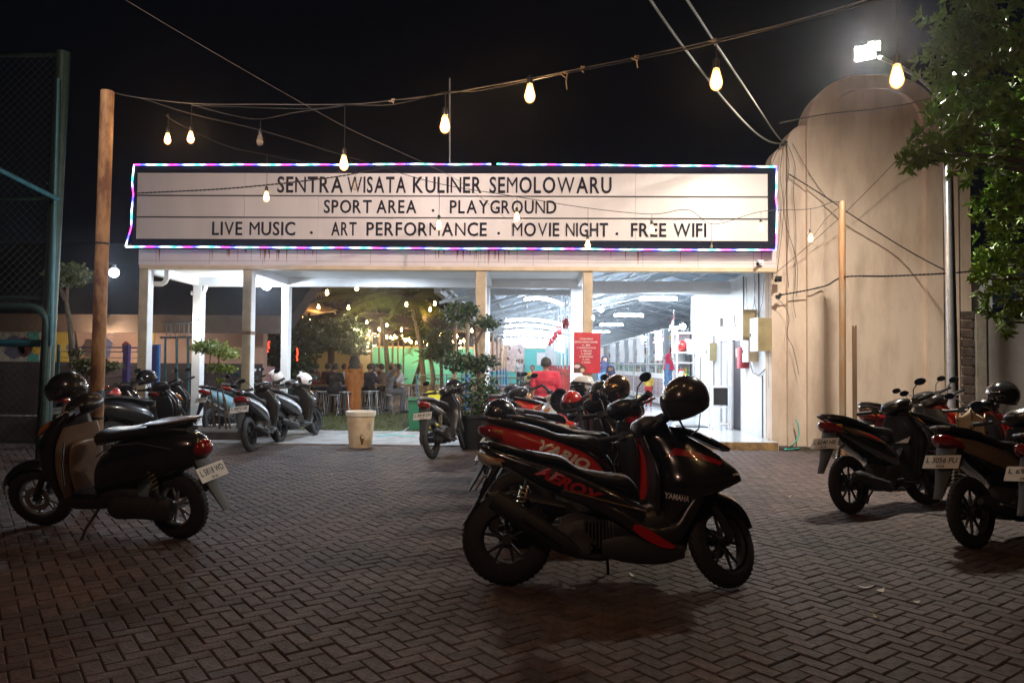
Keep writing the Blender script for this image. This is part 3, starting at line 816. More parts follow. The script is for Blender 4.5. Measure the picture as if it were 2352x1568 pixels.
b = MB(); b.bbox_bev(WX-.16, WX-.003, Yc-.03, Yc+.16, z0, z1, .02); b.build('body', mat('faded_pink_red_plastic', (.62, .12, .16), .4, var=.3, vs=4), t, w=True)
b = MB(); b.bb(WX-.1, WX-.003, Yc-.12, Yc-.032, z0+.005, z0+.12); b.build('base_block', M['lens_red'], t, w=True)
# conduits on the room wall
cd = MB()
for (y, za, zb_) in ((12.9, FZ, 1.3), (13.15, FZ, 1.2), (13.35, 1.9, 3.1), (14.3, 1.9, 3.1), (12.78, 1.0, 3.0)):
    cd.tube([(WX-.012, y, za), (WX-.012, y, (za+zb_)/2), (WX-.012, y, zb_)], .011, 6)
cd.tube([(WX-.015, 12.95, 1.32), (WX-.03, 13.3, 1.2), (WX-.02, 13.7, 1.25), (WX-.015, 13.9, 1.45)], .009, 6)
cd.tube([(WX-.015, 12.8, .12), (WX-.05, 12.6, .1), (WX-.03, 12.36, .02)], .014, 8)
for a_, b_ in ((13.0, 13.6), (13.5, 14.1)):
    cd.tube([(WX-.02, a_, 2.9), (WX-.02, a_+.1, 2.5), (WX-.03, (a_+b_)/2, 2.25), (WX-.02, b_-.05, 2.5), (WX-.015, b_, 3.05)], .005, 5)
tag(cd.build('conduit_run', M['cable_grey']), 'thin pipes and loose cables running down the white room wall', 'conduit')
# low steel stand by the door
sd = gr(1690, 978, FZ); sd = Vector((3.72, 14.75, FZ))
t = empty('metal_stand', sd, label='small white steel stand with a black screen box in front of the doorway', cat='stand')
for dx in (-.17, .17):
    for dy in (-.13, .13):
        b = MB(); b.box((dx, dy, .43), (.025, .025, .86)); b.build('leg', M['white_plastic'], t)
b = MB()
for z in (.85, .44, .12):
    b.box((0, -.13, z), (.31, .02, .025)); b.box((0, .13, z), (.31, .02, .025)); b.box((-.17, 0, z), (.02, .24, .025)); b.box((.17, 0, z), (.02, .24, .025))
b.build('rails', M['white_plastic'], t)
b = MB(); b.box((0, 0, .65), (.27, .2, .34)); b.build('black_box', M['satin'], t)
m = MB(); m.box((3.3, 15.4, FZ+.008), (.6, .45, .012)); m.build('doormat', M['satin'], label='dark doormat on the shiny tiles outside the doorway', cat='mat')

# ================================================================== FOOD HALL ROOF
hall = empty('food_hall', (4.6, 35, 0), label='long open-sided food hall with blue-grey gabled metal roof', cat='building')
EX, EZ, RXr, RZ = -1.95, 2.98, 4.75, 4.62
Y0h, Y1h = 15.3, 56
def roof_sheet(xa, za, xb, zb_):
    b = MB(); n = int((Y1h-Y0h)/.09); vs = []
    for i in range(n+1):
        y = Y0h+(Y1h-Y0h)*i/n; o = .016*(1 if i % 2 else -1)
        vs += [(xa, y, za+o), (xb, y, zb_+o)]
    b.add(vs, [(2*i, 2*i+1, 2*i+3, 2*i+2) for i in range(n)])
    return b
for k in range(1):
    roof_sheet(EX, EZ, RXr, RZ).build('roof_slope', M['roof_sheet'], hall, w=True, smooth=0)
    roof_sheet(RXr, RZ, 2*RXr-EX, EZ).build('roof_slope', M['roof_sheet'], hall, w=True, smooth=0)
def rafter_z(x): return EZ+(RZ-EZ)*(x-EX)/(RXr-EX) if x < RXr else EZ+(RZ-EZ)*(2*RXr-EX-x)/(RXr-EX)
y = Y0h+.15
while y < Y1h:
    b = MB()
    for (xa, xb) in ((EX, RXr), (RXr, 2*RXr-EX)):
        za, zb_ = rafter_z(xa), rafter_z(xb)
        b.tube([(xa, y, za-.1), (xb, y, zb_-.1)], .035, 4)
        b.tube([(xa, y, za-.34), (xb, y, zb_-.34)], .03, 4)
        n = 11
        for i in range(n):
            x0 = xa+(xb-xa)*i/n; x1 = xa+(xb-xa)*(i+1)/n
            b.tube([(x0, y, rafter_z(x0)-.34), (x1, y, rafter_z(x1)-.1)], .014, 4)
    b.build('truss', M['truss'], hall, w=True, smooth=0)
    y += 2.6
for i in range(9):
    for sgn in (0, 1):
        x = EX+.15+(RXr-EX-.2)*i/8; x = x if not sgn else 2*RXr-x
        b = MB(); b.bb(x-.03, x+.03, Y0h, Y1h, rafter_z(x)-.085, rafter_z(x)-.03); b.build('purlin', M['truss'], hall, w=True, smooth=0)
m = MB(); m.bb(1.05, WX-.002, 15.28, 15.42, 2.84, 3.10); m.build('tie_beam', M['white'], hall, w=True)
m = MB(); m.bb(EX-.08, EX+.06, Y0h-.1, Y1h, EZ-.16, EZ-.04); m.build('gutter', M['galv'], hall, w=True)
m = MB(); m.bb(EX+.6, 1.0, 15.32, 15.4, 2.80, 2.92); m.build('end_beam', M['truss'], hall, w=True)
# outer steel posts of the hall (blue feet)
for i in range(9):
    y = 19.5+4.2*i
    b = MB(); b.tube([(EX+.25, y, 1.1), (EX+.25, y, EZ-.1)], .05, 8, 0); b.tube([(EX+.25, y, 0), (EX+.25, y, 1.099)], .055, 8, 1)
    b.build('outer_post', [M['bamboo'], M['blue_paint']], hall, w=True)
# inner row of red and white posts with lattice
for i in range(14):
    y = 17.2+2.6*i
    b = MB()
    for dx in (0, .10):
        b.bb(.88+dx, .93+dx, y, y+.07, 1.35, 3.5, 0); b.bb(.878+dx, .932+dx, y-.002, y+.072, FZ, 1.349, 1)
    b.build('inner_post', [M['truss'], M['red_paint']], hall, w=True)
for i in range(5):
    p = Vector((.8, 17.6+2.6*i*1.5, 2.35))
    l = empty('paper_lantern', p, label='%s red paper lantern along the inner hall posts counted from the entrance' % ['first', 'second', 'third', 'fourth', 'fifth'][i], cat='lantern', group='red lanterns along the hall posts')
    b = MB(); b.ball((0, 0, 0), (.09, .09, .13), 12, 8); b.build('shade', M['red_paint'], l)
    b = MB(); b.tube([(0, 0, .12), (0, 0, .8)], .004, 4); b.build('cord', M['cable'], l)
# red fence panels low down between the inner posts
for i in range(6):
    y = 17.4+2.6*i; b = MB()
    for k in range(6): b.bb(.90, .92, y+.25+k*.36, y+.39+k*.36, .35, 1.25)
    b.bb(.895, .925, y+.1, y+2.4, .4, .46); b.bb(.895, .925, y+.1, y+2.4, 1.1, 1.16)
    b.build('red_railing', M['red_paint'], hall, w=True)

# fluorescent lamps
def tube_lamp(xa, xb, y, z, sag, label, grp, r=.03):
    t = empty('tube_lamp', ((xa+xb)/2, y, z), label=label, cat='lamp', group=grp)
    n = 10 if sag else 2
    pts = [(xa+(xb-xa)*i/n, y, z+sag*(1-(2*i/n-1)**2)-(sag*1.5*(i/n) if sag else 0)) for i in range(n+1)]
    b = MB(); b.tube(pts, r, 8); b.build('glowing_tube', M['tube'], t, w=True)
    b = MB(); b.tube([(p[0], p[1], p[2]+r+.025) for p in pts], .02, 4); b.build('fitting', M['white_plastic'], t, w=True)
lr = [(18.4, .78, 1.12)] + [(4585/dy, None, None) for dy in (168, 145, 124, 110, 96, 84, 76)]
for k, (y, a_, b_) in enumerate(((17.9, -.22, .88), (21.3, -.75, 1.02), (24.6, -.75, 1.0), (28.4, -.78, 1.0), (32.5, -.8, 1.0), (37, -.8, .95), (41.5, -.8, .95), (46, -.8, .9), (50, -.8, .9), (54, -.8, .9))):
    zc = at(1190, (1452-[253, 168, 145, 124, 110, 92, 82, 74, 68, 62][k])/1.7415, y).z
    tube_lamp(a_*y/21, b_*y/21, y, zc+.0, .10*y/21, '%s bowed tube lamp from the entrance under the left roof slope of the hall' % 'first second third fourth fifth sixth seventh eighth ninth farthest'.split()[k], 'bowed tube lamps along the left aisle', .02+.0003*y)
for k, (xa, xb, yy) in enumerate(((2559, 2707, 1195), (2458, 2572, 1261), (2400, 2491, 1299), (2363, 2438, 1327), (2330, 2390, 1345), (2310, 2352, 1360))):
    y = 1.75*2958/(1463-yy)+[0, 0, 1, 2, 2, 3][k]
    p, q = at(xa/1.7415, yy/1.7415, y), at(xb/1.7415, yy/1.7415, y)
    tube_lamp(p.x, q.x, y, p.z, 0, 'straight tube lamp under the ridge of the food hall roof, number %s from the entrance' % ['one', 'two', 'three', 'four', 'five', 'six'][k], 'straight tube lamps over the stalls', .035)
for (x, y, Y, lb) in ((2404, 1237, 19, 'round white bulb glowing just right of the fourth pillar top'), (2368, 1270, 22, 'round white bulb glowing behind the edge of the fourth pillar'), (2731, 1306, 18.2, 'round white bulb glowing above the stall cabinet by the room corner'), (2577, 1353, 24, 'small white bulb glowing above the middle stall banners')):
    p = at(x/1.7415, y/1.7415, Y); t = empty('round_bulb', p, label=lb, cat='bulb')
    b = MB(); b.ball((0, 0, 0), .07, 14, 10); b.build('glass', M['globe'], t)
    b = MB(); b.tube([(0, 0, .065), (0, 0, .14)], .025, 8); b.build('socket', M['socket'], t)
# ================================================================== MOTORCYCLES
def decal(host, poly, side, off=.003, cut=3, from_y=.6):
    """thin panel following the side of a body: poly in (x, z), projected from the side"""
    bm = bmesh.new()
    vs = [bm.verts.new((x, 0, z)) for x, z in poly]
    bm.faces.new(vs); bmesh.ops.triangulate(bm, faces=bm.faces[:])
    for _ in range(cut): bmesh.ops.subdivide_edges(bm, edges=[e for e in bm.edges if e.calc_length() > .035], cuts=1, use_grid_fill=True)
    bmesh.ops.triangulate(bm, faces=bm.faces[:])
    out = MB(); pts = []; ok = []
    for v in bm.verts:
        h = host.ray_cast(Vector((v.co.x, side*from_y, v.co.z)), Vector((0, -side, 0)))
        if h[0] is None: pts.append(None)
        else: pts.append(h[0]+Vector((0, side*off, 0)))
    bm.verts.index_update()
    fs = [tuple(v.index for v in f.verts) for f in bm.faces]
    bm.free()
    good = [f for f in fs if all(pts[i] is not None for i in f)]
    if not good: return None
    vv = [p if p is not None else Vector((0, 0, -.001)) for p in pts]
    if side < 0: pass
    used = sorted({i for f in good for i in f}); mp = {u: i for i, u in enumerate(used)}
    out.add([vv[i] for i in used], [tuple(mp[i] for i in f) for f in good])
    return out
def decal_text(host, txt, cx, cz, w, h, ang, side, bold=.03, shear=.25, off=.005):
    vs, fs, x0, x1, y0, y1 = glyph(txt, bold, shear)
    pts = []
    for v in vs:
        lx = (v.x-(x0+x1)/2)/(x1-x0)*w; lz = (v.y-(y0+y1)/2)/(y1-y0)*h
        if side > 0: lx = -lx
        x = cx+lx*cos(ang)-lz*sin(ang); z = cz+lx*sin(ang)+lz*cos(ang)
        h_ = host.ray_cast(Vector((x, side*.6, z)), Vector((0, -side, 0)))
        pts.append(h_[0]+Vector((0, side*off, 0)) if h_[0] is not None else None)
    good = [f for f in fs if all(pts[i] is not None for i in f)]
    if not good: return None
    used = sorted({i for f in good for i in f}); mp = {u: i for i, u in enumerate(used)}
    o = MB(); o.add([pts[i] for i in used], [tuple(mp[i] for i in f) for f in good])
    return o

def wheel(root, name, ax, R, tw, spoke, det, Mx=None, rimcol='mblack', wire=False, disc=True):
    """wheel with tyre, rim and disc; axle along y at (ax, 0, R)"""
    n = 40 if det > 1 else (28 if det else 18)
    base = Matrix.Translation((ax, 0, R)) @ Matrix.Rotation(pi/2, 4, 'X')
    if Mx is not None: base = Mx @ base
    rr = R - tw*.98
    prof = []
    for k in range(13):
        a = pi*1.17*(k/12) - pi*.085
        prof.append((rr+.012+(R-rr-.012)*max(0, sin(a))**.75 if 0 < k < 12 else rr+.005, -cos(a)*tw*.5))
    b = MB(); b.lathe(prof, n, base)
    t = b.build(name, M['tyre'], root, smooth=50)
    if det > 1:      # tread grooves as raised blocks
        g_ = MB(); N_ = 44
        for i in range(N_):
            for s in (-1, 1):
                a = 2*pi*(i+.5*(s > 0))/N_
                Q = base @ Matrix.Rotation(a, 4, 'Z') @ Matrix.Translation((R-.0065, 0, s*tw*.11)) @ Matrix.Rotation(s*.5, 4, 'X') @ Matrix.Rotation(s*.35, 4, 'Y')
                g_.add([Q @ Vector(p) for p in [(-.006, -.012, -tw*.09), (.004, -.012, -tw*.09), (.004, .012, -tw*.09), (-.006, .012, -tw*.09), (-.006, -.012, tw*.09), (.004, -.012, tw*.09), (.004, .012, tw*.09), (-.006, .012, tw*.09)]],
                       [(0, 3, 2, 1), (4, 5, 6, 7), (0, 1, 5, 4), (1, 2, 6, 5), (2, 3, 7, 6), (3, 0, 4, 7)])
        tr = g_.build('tread', M['tyre'], t, smooth=0); tr['kind'] = 'stuff'
    b = MB()
    w = tw*.34
    b.lathe([(rr+.012, -w), (rr-.006, -w), (rr-.014, -w*.6), (rr-.014, w*.6), (rr-.006, w), (rr+.012, w)], n, base)
    b.lathe([(.0, -.045), (.032, -.045), (.034, .045), (0, .045)], 12, base)
    if wire:
        for i in range(18):
            a = 2*pi*i/18; s = 1 if i % 2 else -1
            p, q = Vector((.03*cos(a), .03*sin(a), s*.035)), Vector(((rr-.01)*cos(a+s*.35), (rr-.01)*sin(a+s*.35), 0))
            b.tube([base @ p, base @ q], .0024 if det else .004, 4)
    else:
        for i in range(spoke):
            a = 2*pi*i/spoke+.2
            for s in ((-1, 1) if spoke <= 5 else (0,)):
                p = Vector((.03*cos(a), .03*sin(a), 0)); q = Vector(((rr-.008)*cos(a+s*.22), (rr-.008)*sin(a+s*.22), 0))
                b.tube([base @ p, base @ q], [.013, .0085], 6)
    b.build('rim', M[rimcol], t)
    if disc and det:
        b = MB(); b.lathe([(.055, -.058), (.095, -.058), (.095, -.062), (.055, -.062)], 24, base, closed=True)
        b.build('brake_disc', M['alu'], t)
    return t

def helmet(p, rot, label, mt='helm_bronze', size=1.0, visor=True, logo=None, visor_up=False, stripe=None):
    t = empty('helmet', p, rot, label, 'helmet', scale=size)
    def lim(ph):      # lowest angle from the crown for heading ph (0 = front)
        a = abs((ph+pi) % (2*pi)-pi)
        k = min(1, max(0, (a-radians(52))/radians(28))); k = k*k*(3-2*k)
        return radians(74)+(radians(122)-radians(74))*k
    rx, ry, rz = .142, .122, .132
    n, m = 48, 16
    def shell(s, m0=0):
        vs = []; fs = []
        for i in range(m+1):
            for k in range(n):
                ph = 2*pi*k/n; th = lim(ph)*i/m
                rr = (1+.05*sin(th)*max(0, -cos(ph)))*s
                vs.append((rx*rr*sin(th)*cos(ph)-.005, ry*rr*sin(th)*sin(ph), rz*rr*cos(th)))
        for i in range(m):
            for k in range(n):
                k2 = (k+1) % n; fs.append((i*n+k, (i+1)*n+k, (i+1)*n+k2, i*n+k2))
        return vs, fs
    b = MB(); vo, fo = shell(1); b.add(vo, fo)
    sh = b.build('shell', M[mt], t, smooth=60)
    b = MB(); vi, fi = shell(.86); b.add(vi, [tuple(reversed(f)) for f in fi])
    N0 = m*n
    b.add([vo[N0+k] for k in range(n)]+[vi[N0+k] for k in range(n)], [(k, n+k, n+(k+1) % n, (k+1) % n) for k in range(n)])
    b.build('lining', M['lining'], t, smooth=60)
    b = MB(); b.tube([Vector(vo[N0+k]) for k in range(n)]+[Vector(vo[N0])], .005, 6, caps=False); b.build('rubber_edge', M['mblack'], t)
    if visor:
        b = MB(); vs = []; fs = []; a0 = radians(62); nn, mm = 22, 8
        off = radians(-42) if visor_up else 0
        for i in range(mm+1):
            for k in range(nn+1):
                ph = -radians(88)+radians(176)*k/nn; th = radians(66)+radians(54)*i/mm
                v = Vector((rx*1.05*sin(th)*cos(ph), ry*1.05*sin(th)*sin(ph), rz*1.05*cos(th)))
                if visor_up: v = Matrix.Rotation(radians(-46), 3, 'Y') @ v
                vs.append(v)
        for i in range(mm):
            for k in range(nn): a_ = i*(nn+1)+k; fs.append((a_, a_+nn+1, a_+nn+2, a_+1))
        b.add(vs, fs); b.build('visor', M['visor'], t, smooth=60)
        for s in (-1, 1): b = MB(); b.tube([(.0, s*ry*.99, -.03), (.0, s*ry*1.09, -.03)], .018, 12); b.build('visor_pivot', M['mblack'], t)
    b = MB(); b.tube([(.01, -.09, -.08), (.02, -.06, -.17), (.03, -.02, -.21), (.02, .05, -.17), (.01, .09, -.08)], .007, 6, flat=.4)
    b.build('chin_strap', M['mblack'], t)
    if stripe:
        bv = BVHTree.FromPolygons([Vector(q) for q in vo], fo)
        for s in (-1, 1):
            d = decal(bv, [(-.13, .01), (-.06, .055), (.05, .05), (.02, .03), (-.07, .02)], s, off=.002, cut=4)
            if d: d.build('stripe', M[stripe], t)
    if logo:
        bv = BVHTree.FromPolygons([Vector(q) for q in vo], fo)
        for s in (-1, 1):
            ov = [(-.085+.036*cos(2*pi*i/16), -.045+.024*sin(2*pi*i/16)) for i in range(16)]
            d = decal(bv, ov, s, off=.0015, cut=3)
            if d: d.build('badge', M['mgold'], t)
            ov = [(-.085+.030*cos(2*pi*i/16), -.045+.018*sin(2*pi*i/16)) for i in range(16)]
            d = decal(bv, ov, s, off=.0025, cut=3)
            if d: d.build('badge_field', M['mblack'], t)
            d = decal_text(bv, logo, -.085, -.045, .042, .018, 0, s, off=.004)
            if d: d.build('badge_text', M['mgold'], t)
    return t

STY = {}
STY['sport'] = dict(wb=1.36, Rf=.278, Rr=.282, twf=.10, twr=.125, spoke=5, hz=1.0,
    body=[(-.87, .94, -.86, .915, .012), (-.79, .925, -.75, .82, .075), (-.56, .87, -.50, .66, .125), (-.30, .80, -.20, .52, .165), (-.04, .68, .06, .40, .178), (.12, .58, .18, .32, .165), (.22, .48, .24, .28, .13)],
    seat=[(-.80, .945, -.80, .925, .03), (-.70, .935, -.69, .90, .075), (-.52, .905, -.50, .84, .125), (-.34, .87, -.32, .80, .145), (-.24, .80, -.22, .74, .15), (-.08, .765, -.08, .67, .160), (.06, .745, .06, .63, .140), (.13, .68, .12, .56, .085), (.16, .60, .15, .53, .03)],
    mid=[(-.12, .42, -.12, .22, .12), (.02, .52, .02, .19, .155), (.18, .50, .20, .165, .175), (.34, .56, .36, .17, .165), (.43, .60, .44, .22, .11)],
    apron=[(.22, .20, .34, .22, .10), (.25, .36, .385, .36, .16), (.26, .54, .47, .50, .195), (.26, .68, .68, .60, .215), (.25, .78, .79, .70, .18), (.22, .86, .66, .82, .135), (.19, .94, .50, .92, .10), (.17, .99, .36, .99, .05)],
    cowl=[(.09, 1.0, .10, .93, .05), (.14, 1.035, .17, .92, .11), (.22, 1.035, .27, .90, .12), (.30, .99, .32, .90, .07)],
    tail=[(-.885, .90, -.87, .83, .02), (-.84, .885, -.80, .79, .085), (-.74, .85, -.70, .78, .10)])
for k_ in ('body', 'seat', 'tail'): STY['sport'][k_] = [(q[0], q[1]*.9+.02, q[2], q[3]*.9+.02, q[4]) for q in STY['sport'][k_]]
STY['matic'] = dict(wb=1.26, Rf=.268, Rr=.268, twf=.08, twr=.09, spoke=10, hz=1.0,
    body=[(-.90, .86, -.89, .82, .015), (-.82, .865, -.78, .72, .085), (-.62, .83, -.56, .58, .135), (-.38, .765, -.32, .46, .165), (-.16, .67, -.12, .37, .165), (-.04, .58, -.02, .31, .145), (.02, .48, .0, .30, .11)],
    seat=[(-.87, .90, -.87, .885, .03), (-.70, .895, -.69, .84, .105), (-.48, .845, -.47, .775, .135), (-.36, .80, -.35, .73, .15), (-.2, .785, -.2, .70, .155), (-.05, .77, -.06, .65, .13), (.02, .71, .0, .60, .07), (.035, .66, .02, .60, .03)],
    mid=[(-.20, .40, -.20, .22, .10), (-.06, .36, -.06, .215, .15), (.10, .315, .10, .205, .165), (.24, .32, .26, .21, .16), (.34, .38, .36, .25, .12)],
    apron=[(.235, .25, .30, .25, .12), (.245, .40, .355, .40, .165), (.24, .55, .43, .53, .20), (.235, .67, .50, .62, .215), (.22, .78, .50, .72, .19), (.20, .88, .42, .84, .13), (.18, .95, .32, .93, .07)],
    cowl=[(.07, .995, .08, .93, .05), (.12, 1.03, .14, .91, .12), (.20, 1.035, .24, .89, .145), (.29, .985, .31, .90, .09)],
    tail=[(-.93, .85, -.915, .80, .03), (-.88, .86, -.85, .76, .09), (-.80, .82, -.76, .73, .11)])
STY['retro'] = dict(wb=1.26, Rf=.245, Rr=.248, twf=.095, twr=.105, spoke=5, hz=1.0,
    body=[(-.91, .68, -.90, .62, .03, 2.2), (-.87, .76, -.84, .56, .10, 2.2), (-.72, .805, -.66, .48, .16, 2.2), (-.48, .79, -.42, .40, .19, 2.2), (-.22, .72, -.18, .34, .185, 2.2), (-.08, .64, -.06, .30, .165, 2.3), (-.01, .54, .0, .28, .12, 2.4)],
    seat=[(-.80, .83, -.80, .79, .06, 2.3), (-.66, .855, -.66, .79, .13, 2.3), (-.42, .835, -.42, .76, .155, 2.3), (-.2, .80, -.2, .71, .16, 2.3), (-.05, .79, -.06, .68, .13, 2.3), (.02, .74, .0, .66, .07, 2.3)],
    mid=[(-.16, .34, -.16, .21, .14), (-.02, .305, -.02, .205, .175), (.14, .295, .14, .20, .185), (.27, .31, .28, .21, .16), (.36, .36, .36, .25, .12)],
    apron=[(.255, .24, .315, .24, .15, 2.2), (.26, .40, .36, .40, .205, 2.2), (.25, .56, .42, .55, .235, 2.2), (.235, .70, .44, .68, .225, 2.2), (.21, .82, .40, .80, .17, 2.2), (.18, .92, .32, .91, .09, 2.2)],
    cowl=[(.05, .985, .06, .93, .06, 2.2), (.10, 1.03, .12, .90, .13, 2.2), (.19, 1.03, .23, .88, .13, 2.2), (.28, .98, .29, .90, .07, 2.2)],
    tail=[(-.935, .70, -.93, .64, .04, 2.2), (-.905, .735, -.89, .61, .08, 2.2), (-.85, .74, -.83, .62, .09, 2.2)])
STY['bebek'] = dict(wb=1.24, Rf=.285, Rr=.285, twf=.07, twr=.08, spoke=8, hz=.98,
    body=[(-.84, .83, -.83, .79, .02), (-.76, .83, -.72, .70, .075), (-.55, .78, -.50, .60, .105), (-.30, .70, -.24, .50, .125), (-.08, .58, -.04, .44, .10), (.10, .50, .12, .40, .075), (.26, .56, .28, .46, .06)],
    seat=[(-.78, .86, -.78, .84, .05), (-.60, .86, -.60, .80, .115), (-.38, .83, -.38, .76, .13), (-.2, .80, -.2, .71, .135), (-.04, .775, -.05, .68, .11), (.03, .72, .0, .65, .05)],
    mid=[(-.22, .40, -.22, .24, .09), (-.06, .42, -.06, .20, .11), (.08, .40, .10, .22, .10), (.18, .36, .20, .26, .06)],
    apron=[(.15, .36, .20, .34, .15), (.20, .50, .30, .48, .185), (.24, .64, .40, .60, .19), (.23, .76, .42, .72, .165), (.20, .86, .36, .83, .12), (.17, .93, .28, .92, .07)],
    cowl=[(.07, .98, .08, .91, .05), (.12, 1.01, .14, .89, .11), (.20, 1.01, .24, .87, .12), (.28, .96, .30, .88, .07)],
    tail=[(-.87, .82, -.85, .77, .03), (-.82, .84, -.79, .73, .075), (-.74, .80, -.70, .71, .09)])

def moto(style, label, F, R, cols, steer=.45, lean=.13, det=1, plate='L 5392 QW', group=None, name='motor_scooter', scale=1.0, grp2=None, mirrors=(1, 1), rack=False, extra=None, rimcol='mblack', center=None, heading=None, fend=None):
    """F, R: ground contact points; cols: body, apron, seat, shield, tail"""
    S = STY[style]
    if center is None:
        F, R = Vector(F), Vector(R); c = (F+R)/2; hd = math.atan2(F.y-R.y, F.x-R.x)
    else: c = Vector(center); hd = heading
    root = empty(name, (c.x, c.y, getattr(c, 'z', 0)), (-lean, 0, hd), label, 'motorcycle' if style in ('bebek',) else 'scooter', group, scale)
    wb, Rf, Rr = S['wb'], S['Rf'], S['Rr']
    nr = 22 if det > 1 else (16 if det else 12); sub = 4 if det > 1 else (3 if det else 2)
    cb, ca, cs, csh, ct = (list(cols)+['lens_red']*5)[:5]
    # steering transform
    rake = radians(26.5); ax0 = Vector((wb/2-.04, 0, Rf)); axd = Vector((-sin(rake), 0, cos(rake)))
    ST = Matrix.Translation(ax0) @ Matrix.Rotation(steer, 4, axd) @ Matrix.Translation(-ax0)
    hx = lambda z: ax0.x - (z-Rf)*math.tan(rake)
    root['label'] = label
    # wheels
    wheel(root, 'wheel', -wb/2, Rr, S['twr'], S['spoke'], det, rimcol=rimcol, wire=(style == 'bebek'), disc=False)
    wheel(root, 'wheel', wb/2, Rf, S['twf'], S['spoke'], det, Mx=ST, rimcol=rimcol, wire=(style == 'bebek'))
    # main body
    body = MB(); body.loft(S['body'], nr, sub); bo = body.build('body', M[cb], root, smooth=50); bv = body.bvh()
    st = MB(); st.loft(S['seat'], nr, sub); st.build('seat', M[cs], root, smooth=50)
    if det > 1:   # piping line round the seat
        p = MB()
        for s in (-1, 1):
            pts = []
            for q in S['seat'][1:-1]:
                pts.append((q[2], s*q[4]*.93, q[3]+.012))
            p.tube(pts, .004, 5)
        p.build('seat_piping', M['mblack'], root)
    md = MB(); md.loft(S['mid'], nr, sub); md.build('floorboard', M['satin'], root, smooth=50)
    if style in ('matic', 'retro') and det:
        b = MB()
        for i in range(6): b.bb(-.02+i*.042, .0+i*.042, -.12, .12, .31, .322)
        b.build('foot_mat_ribs', M['mblack'], root)
    ap = MB(); ap.loft(S['apron'], nr, sub); ap.build('front_apron', M[ca], root, smooth=50); av = ap.bvh()
    # inner leg shield
    ish = [(q[0]-.035, q[1], q[0]+.02, q[3]*.5+q[1]*.5, q[4]*.88) + tuple(q[5:]) for q in S['apron'][:-1]]
    b = MB(); b.loft(ish, nr, sub); b.build('leg_shield', M[csh], root, smooth=50)
    # tail lamp
    b = MB(); b.loft(S['tail'], nr, sub); b.build('tail_light', M[ct], root, smooth=50)
    tq = S['tail'][1]
    b = MB()
    for s in (-1, 1): b = MB(); b.loft([(tq[0]+.03, tq[1]-.035, tq[2]+.03, tq[3]+.03, .010), (tq[0]+.07, tq[1]-.03, tq[2]+.08, tq[3]+.025, .016), (tq[0]+.13, tq[1]-.035, tq[2]+.13, tq[3]+.03, .006)], 8, 2, y0=s*(tq[4]*.97)); b.build('turn_signal', M['lens_amber'], root, smooth=50)
    # grab rail
    sz = S['seat'][1][1]
    b = MB(); xg = S['seat'][0][0]
    b.tube([(xg+.28, .135, sz-.05), (xg+.12, .125, sz-.01), (xg-.0, .07, sz+.015), (xg-.035, 0, sz+.02), (xg-.0, -.07, sz+.015), (xg+.12, -.125, sz-.01), (xg+.28, -.135, sz-.05)], .012, 8, flat=1.3)
    b.build('grab_rail', M['msilver' if style == 'bebek' else 'satin'], root)
    # rear mudguard, plate
    tz = S['tail'][1][3]; tx = S['tail'][1][2]
    b = MB(); b.loft([(tx+.10, tz+.03, tx+.02, tz+.03, .085), (tx-.0, tz-.13, tx-.04, tz-.12, .075), (tx-.075, tz-.26, tx-.10, tz-.25, .05), (tx-.15, tz-.37, tx-.165, tz-.365, .035)], 8, 2)
    b.build('mudguard', M['mblack'], root)
    pa = radians(58 if style != 'retro' else 62)
    PM = Matrix.Translation((tx-.058, 0, tz-.10)) @ Matrix.Rotation(-pi/2, 4, 'Z') @ Matrix.Rotation(pa, 4, 'X')
    b = MB(); b.add([PM @ Vector(p) for p in [(-.138, -.055, 0), (.138, -.055, 0), (.138, .055, 0), (-.138, .055, 0), (-.138, -.055, -.004), (.138, -.055, -.004), (.138, .055, -.004), (-.138, .055, -.004)]], [(0, 1, 2, 3), (7, 6, 5, 4), (0, 4, 5, 1), (1, 5, 6, 2), (2, 6, 7, 3), (3, 7, 4, 0)])
    pl = b.build('number_plate', M['plate_w'], root, smooth=0)
    b = MB(); text_into(b, plate, PM @ Matrix.Translation((0, .012, .0015)), w=.235, h=.048, bold=.025)
    text_into(b, '04.26', PM @ Matrix.Translation((0, -.036, .0015)), h=.022, bold=.02)
    b.build('plate_number', M['plate_b'], pl, smooth=0)
    # drive unit on the left, engine in the middle
    e = MB()
    e.loft([(-wb/2-.06, Rr+.07, -wb/2-.05, Rr-.07, .03), (-wb/2+.06, Rr+.09, -wb/2+.05, Rr-.075, .045), (-wb/2+.24, Rr+.08, -wb/2+.24, Rr-.075, .045), (-wb/2+.42, Rr+.09, -wb/2+.42, Rr-.09, .05), (-wb/2+.48, Rr+.03, -wb/2+.48, Rr-.05, .03)], 12, 2, y0=.13)
    e.loft([(-.34, .42, -.34, .20, .07), (-.22, .46, -.22, .17, .11), (-.06, .44, -.06, .18, .11), (.04, .38, .04, .22, .07)], 10, 2)
    e.build('engine', M['engine'], root)
    if det > 1 or style in ('sport', 'bebek'):
        b = MB()
        for i in range(9): b.box((-.20+i*.022, -.13, .33), (.008, .05, .17), None)
        b.lathe([(.0, 0), (.075, 0), (.085, .02), (.085, .05), (0, .05)], 20, Matrix.Translation((-.24, -.10, .27)) @ Matrix.Rotation(pi/2, 4, 'X'))
        b.tube([(-.05, -.11, .23), (-.02, -.15, .21), (.05, -.15, .21)], .012, 6)
        b.build('cooling_fins', M['engine'], root)
    # exhaust on the right
    b = MB()
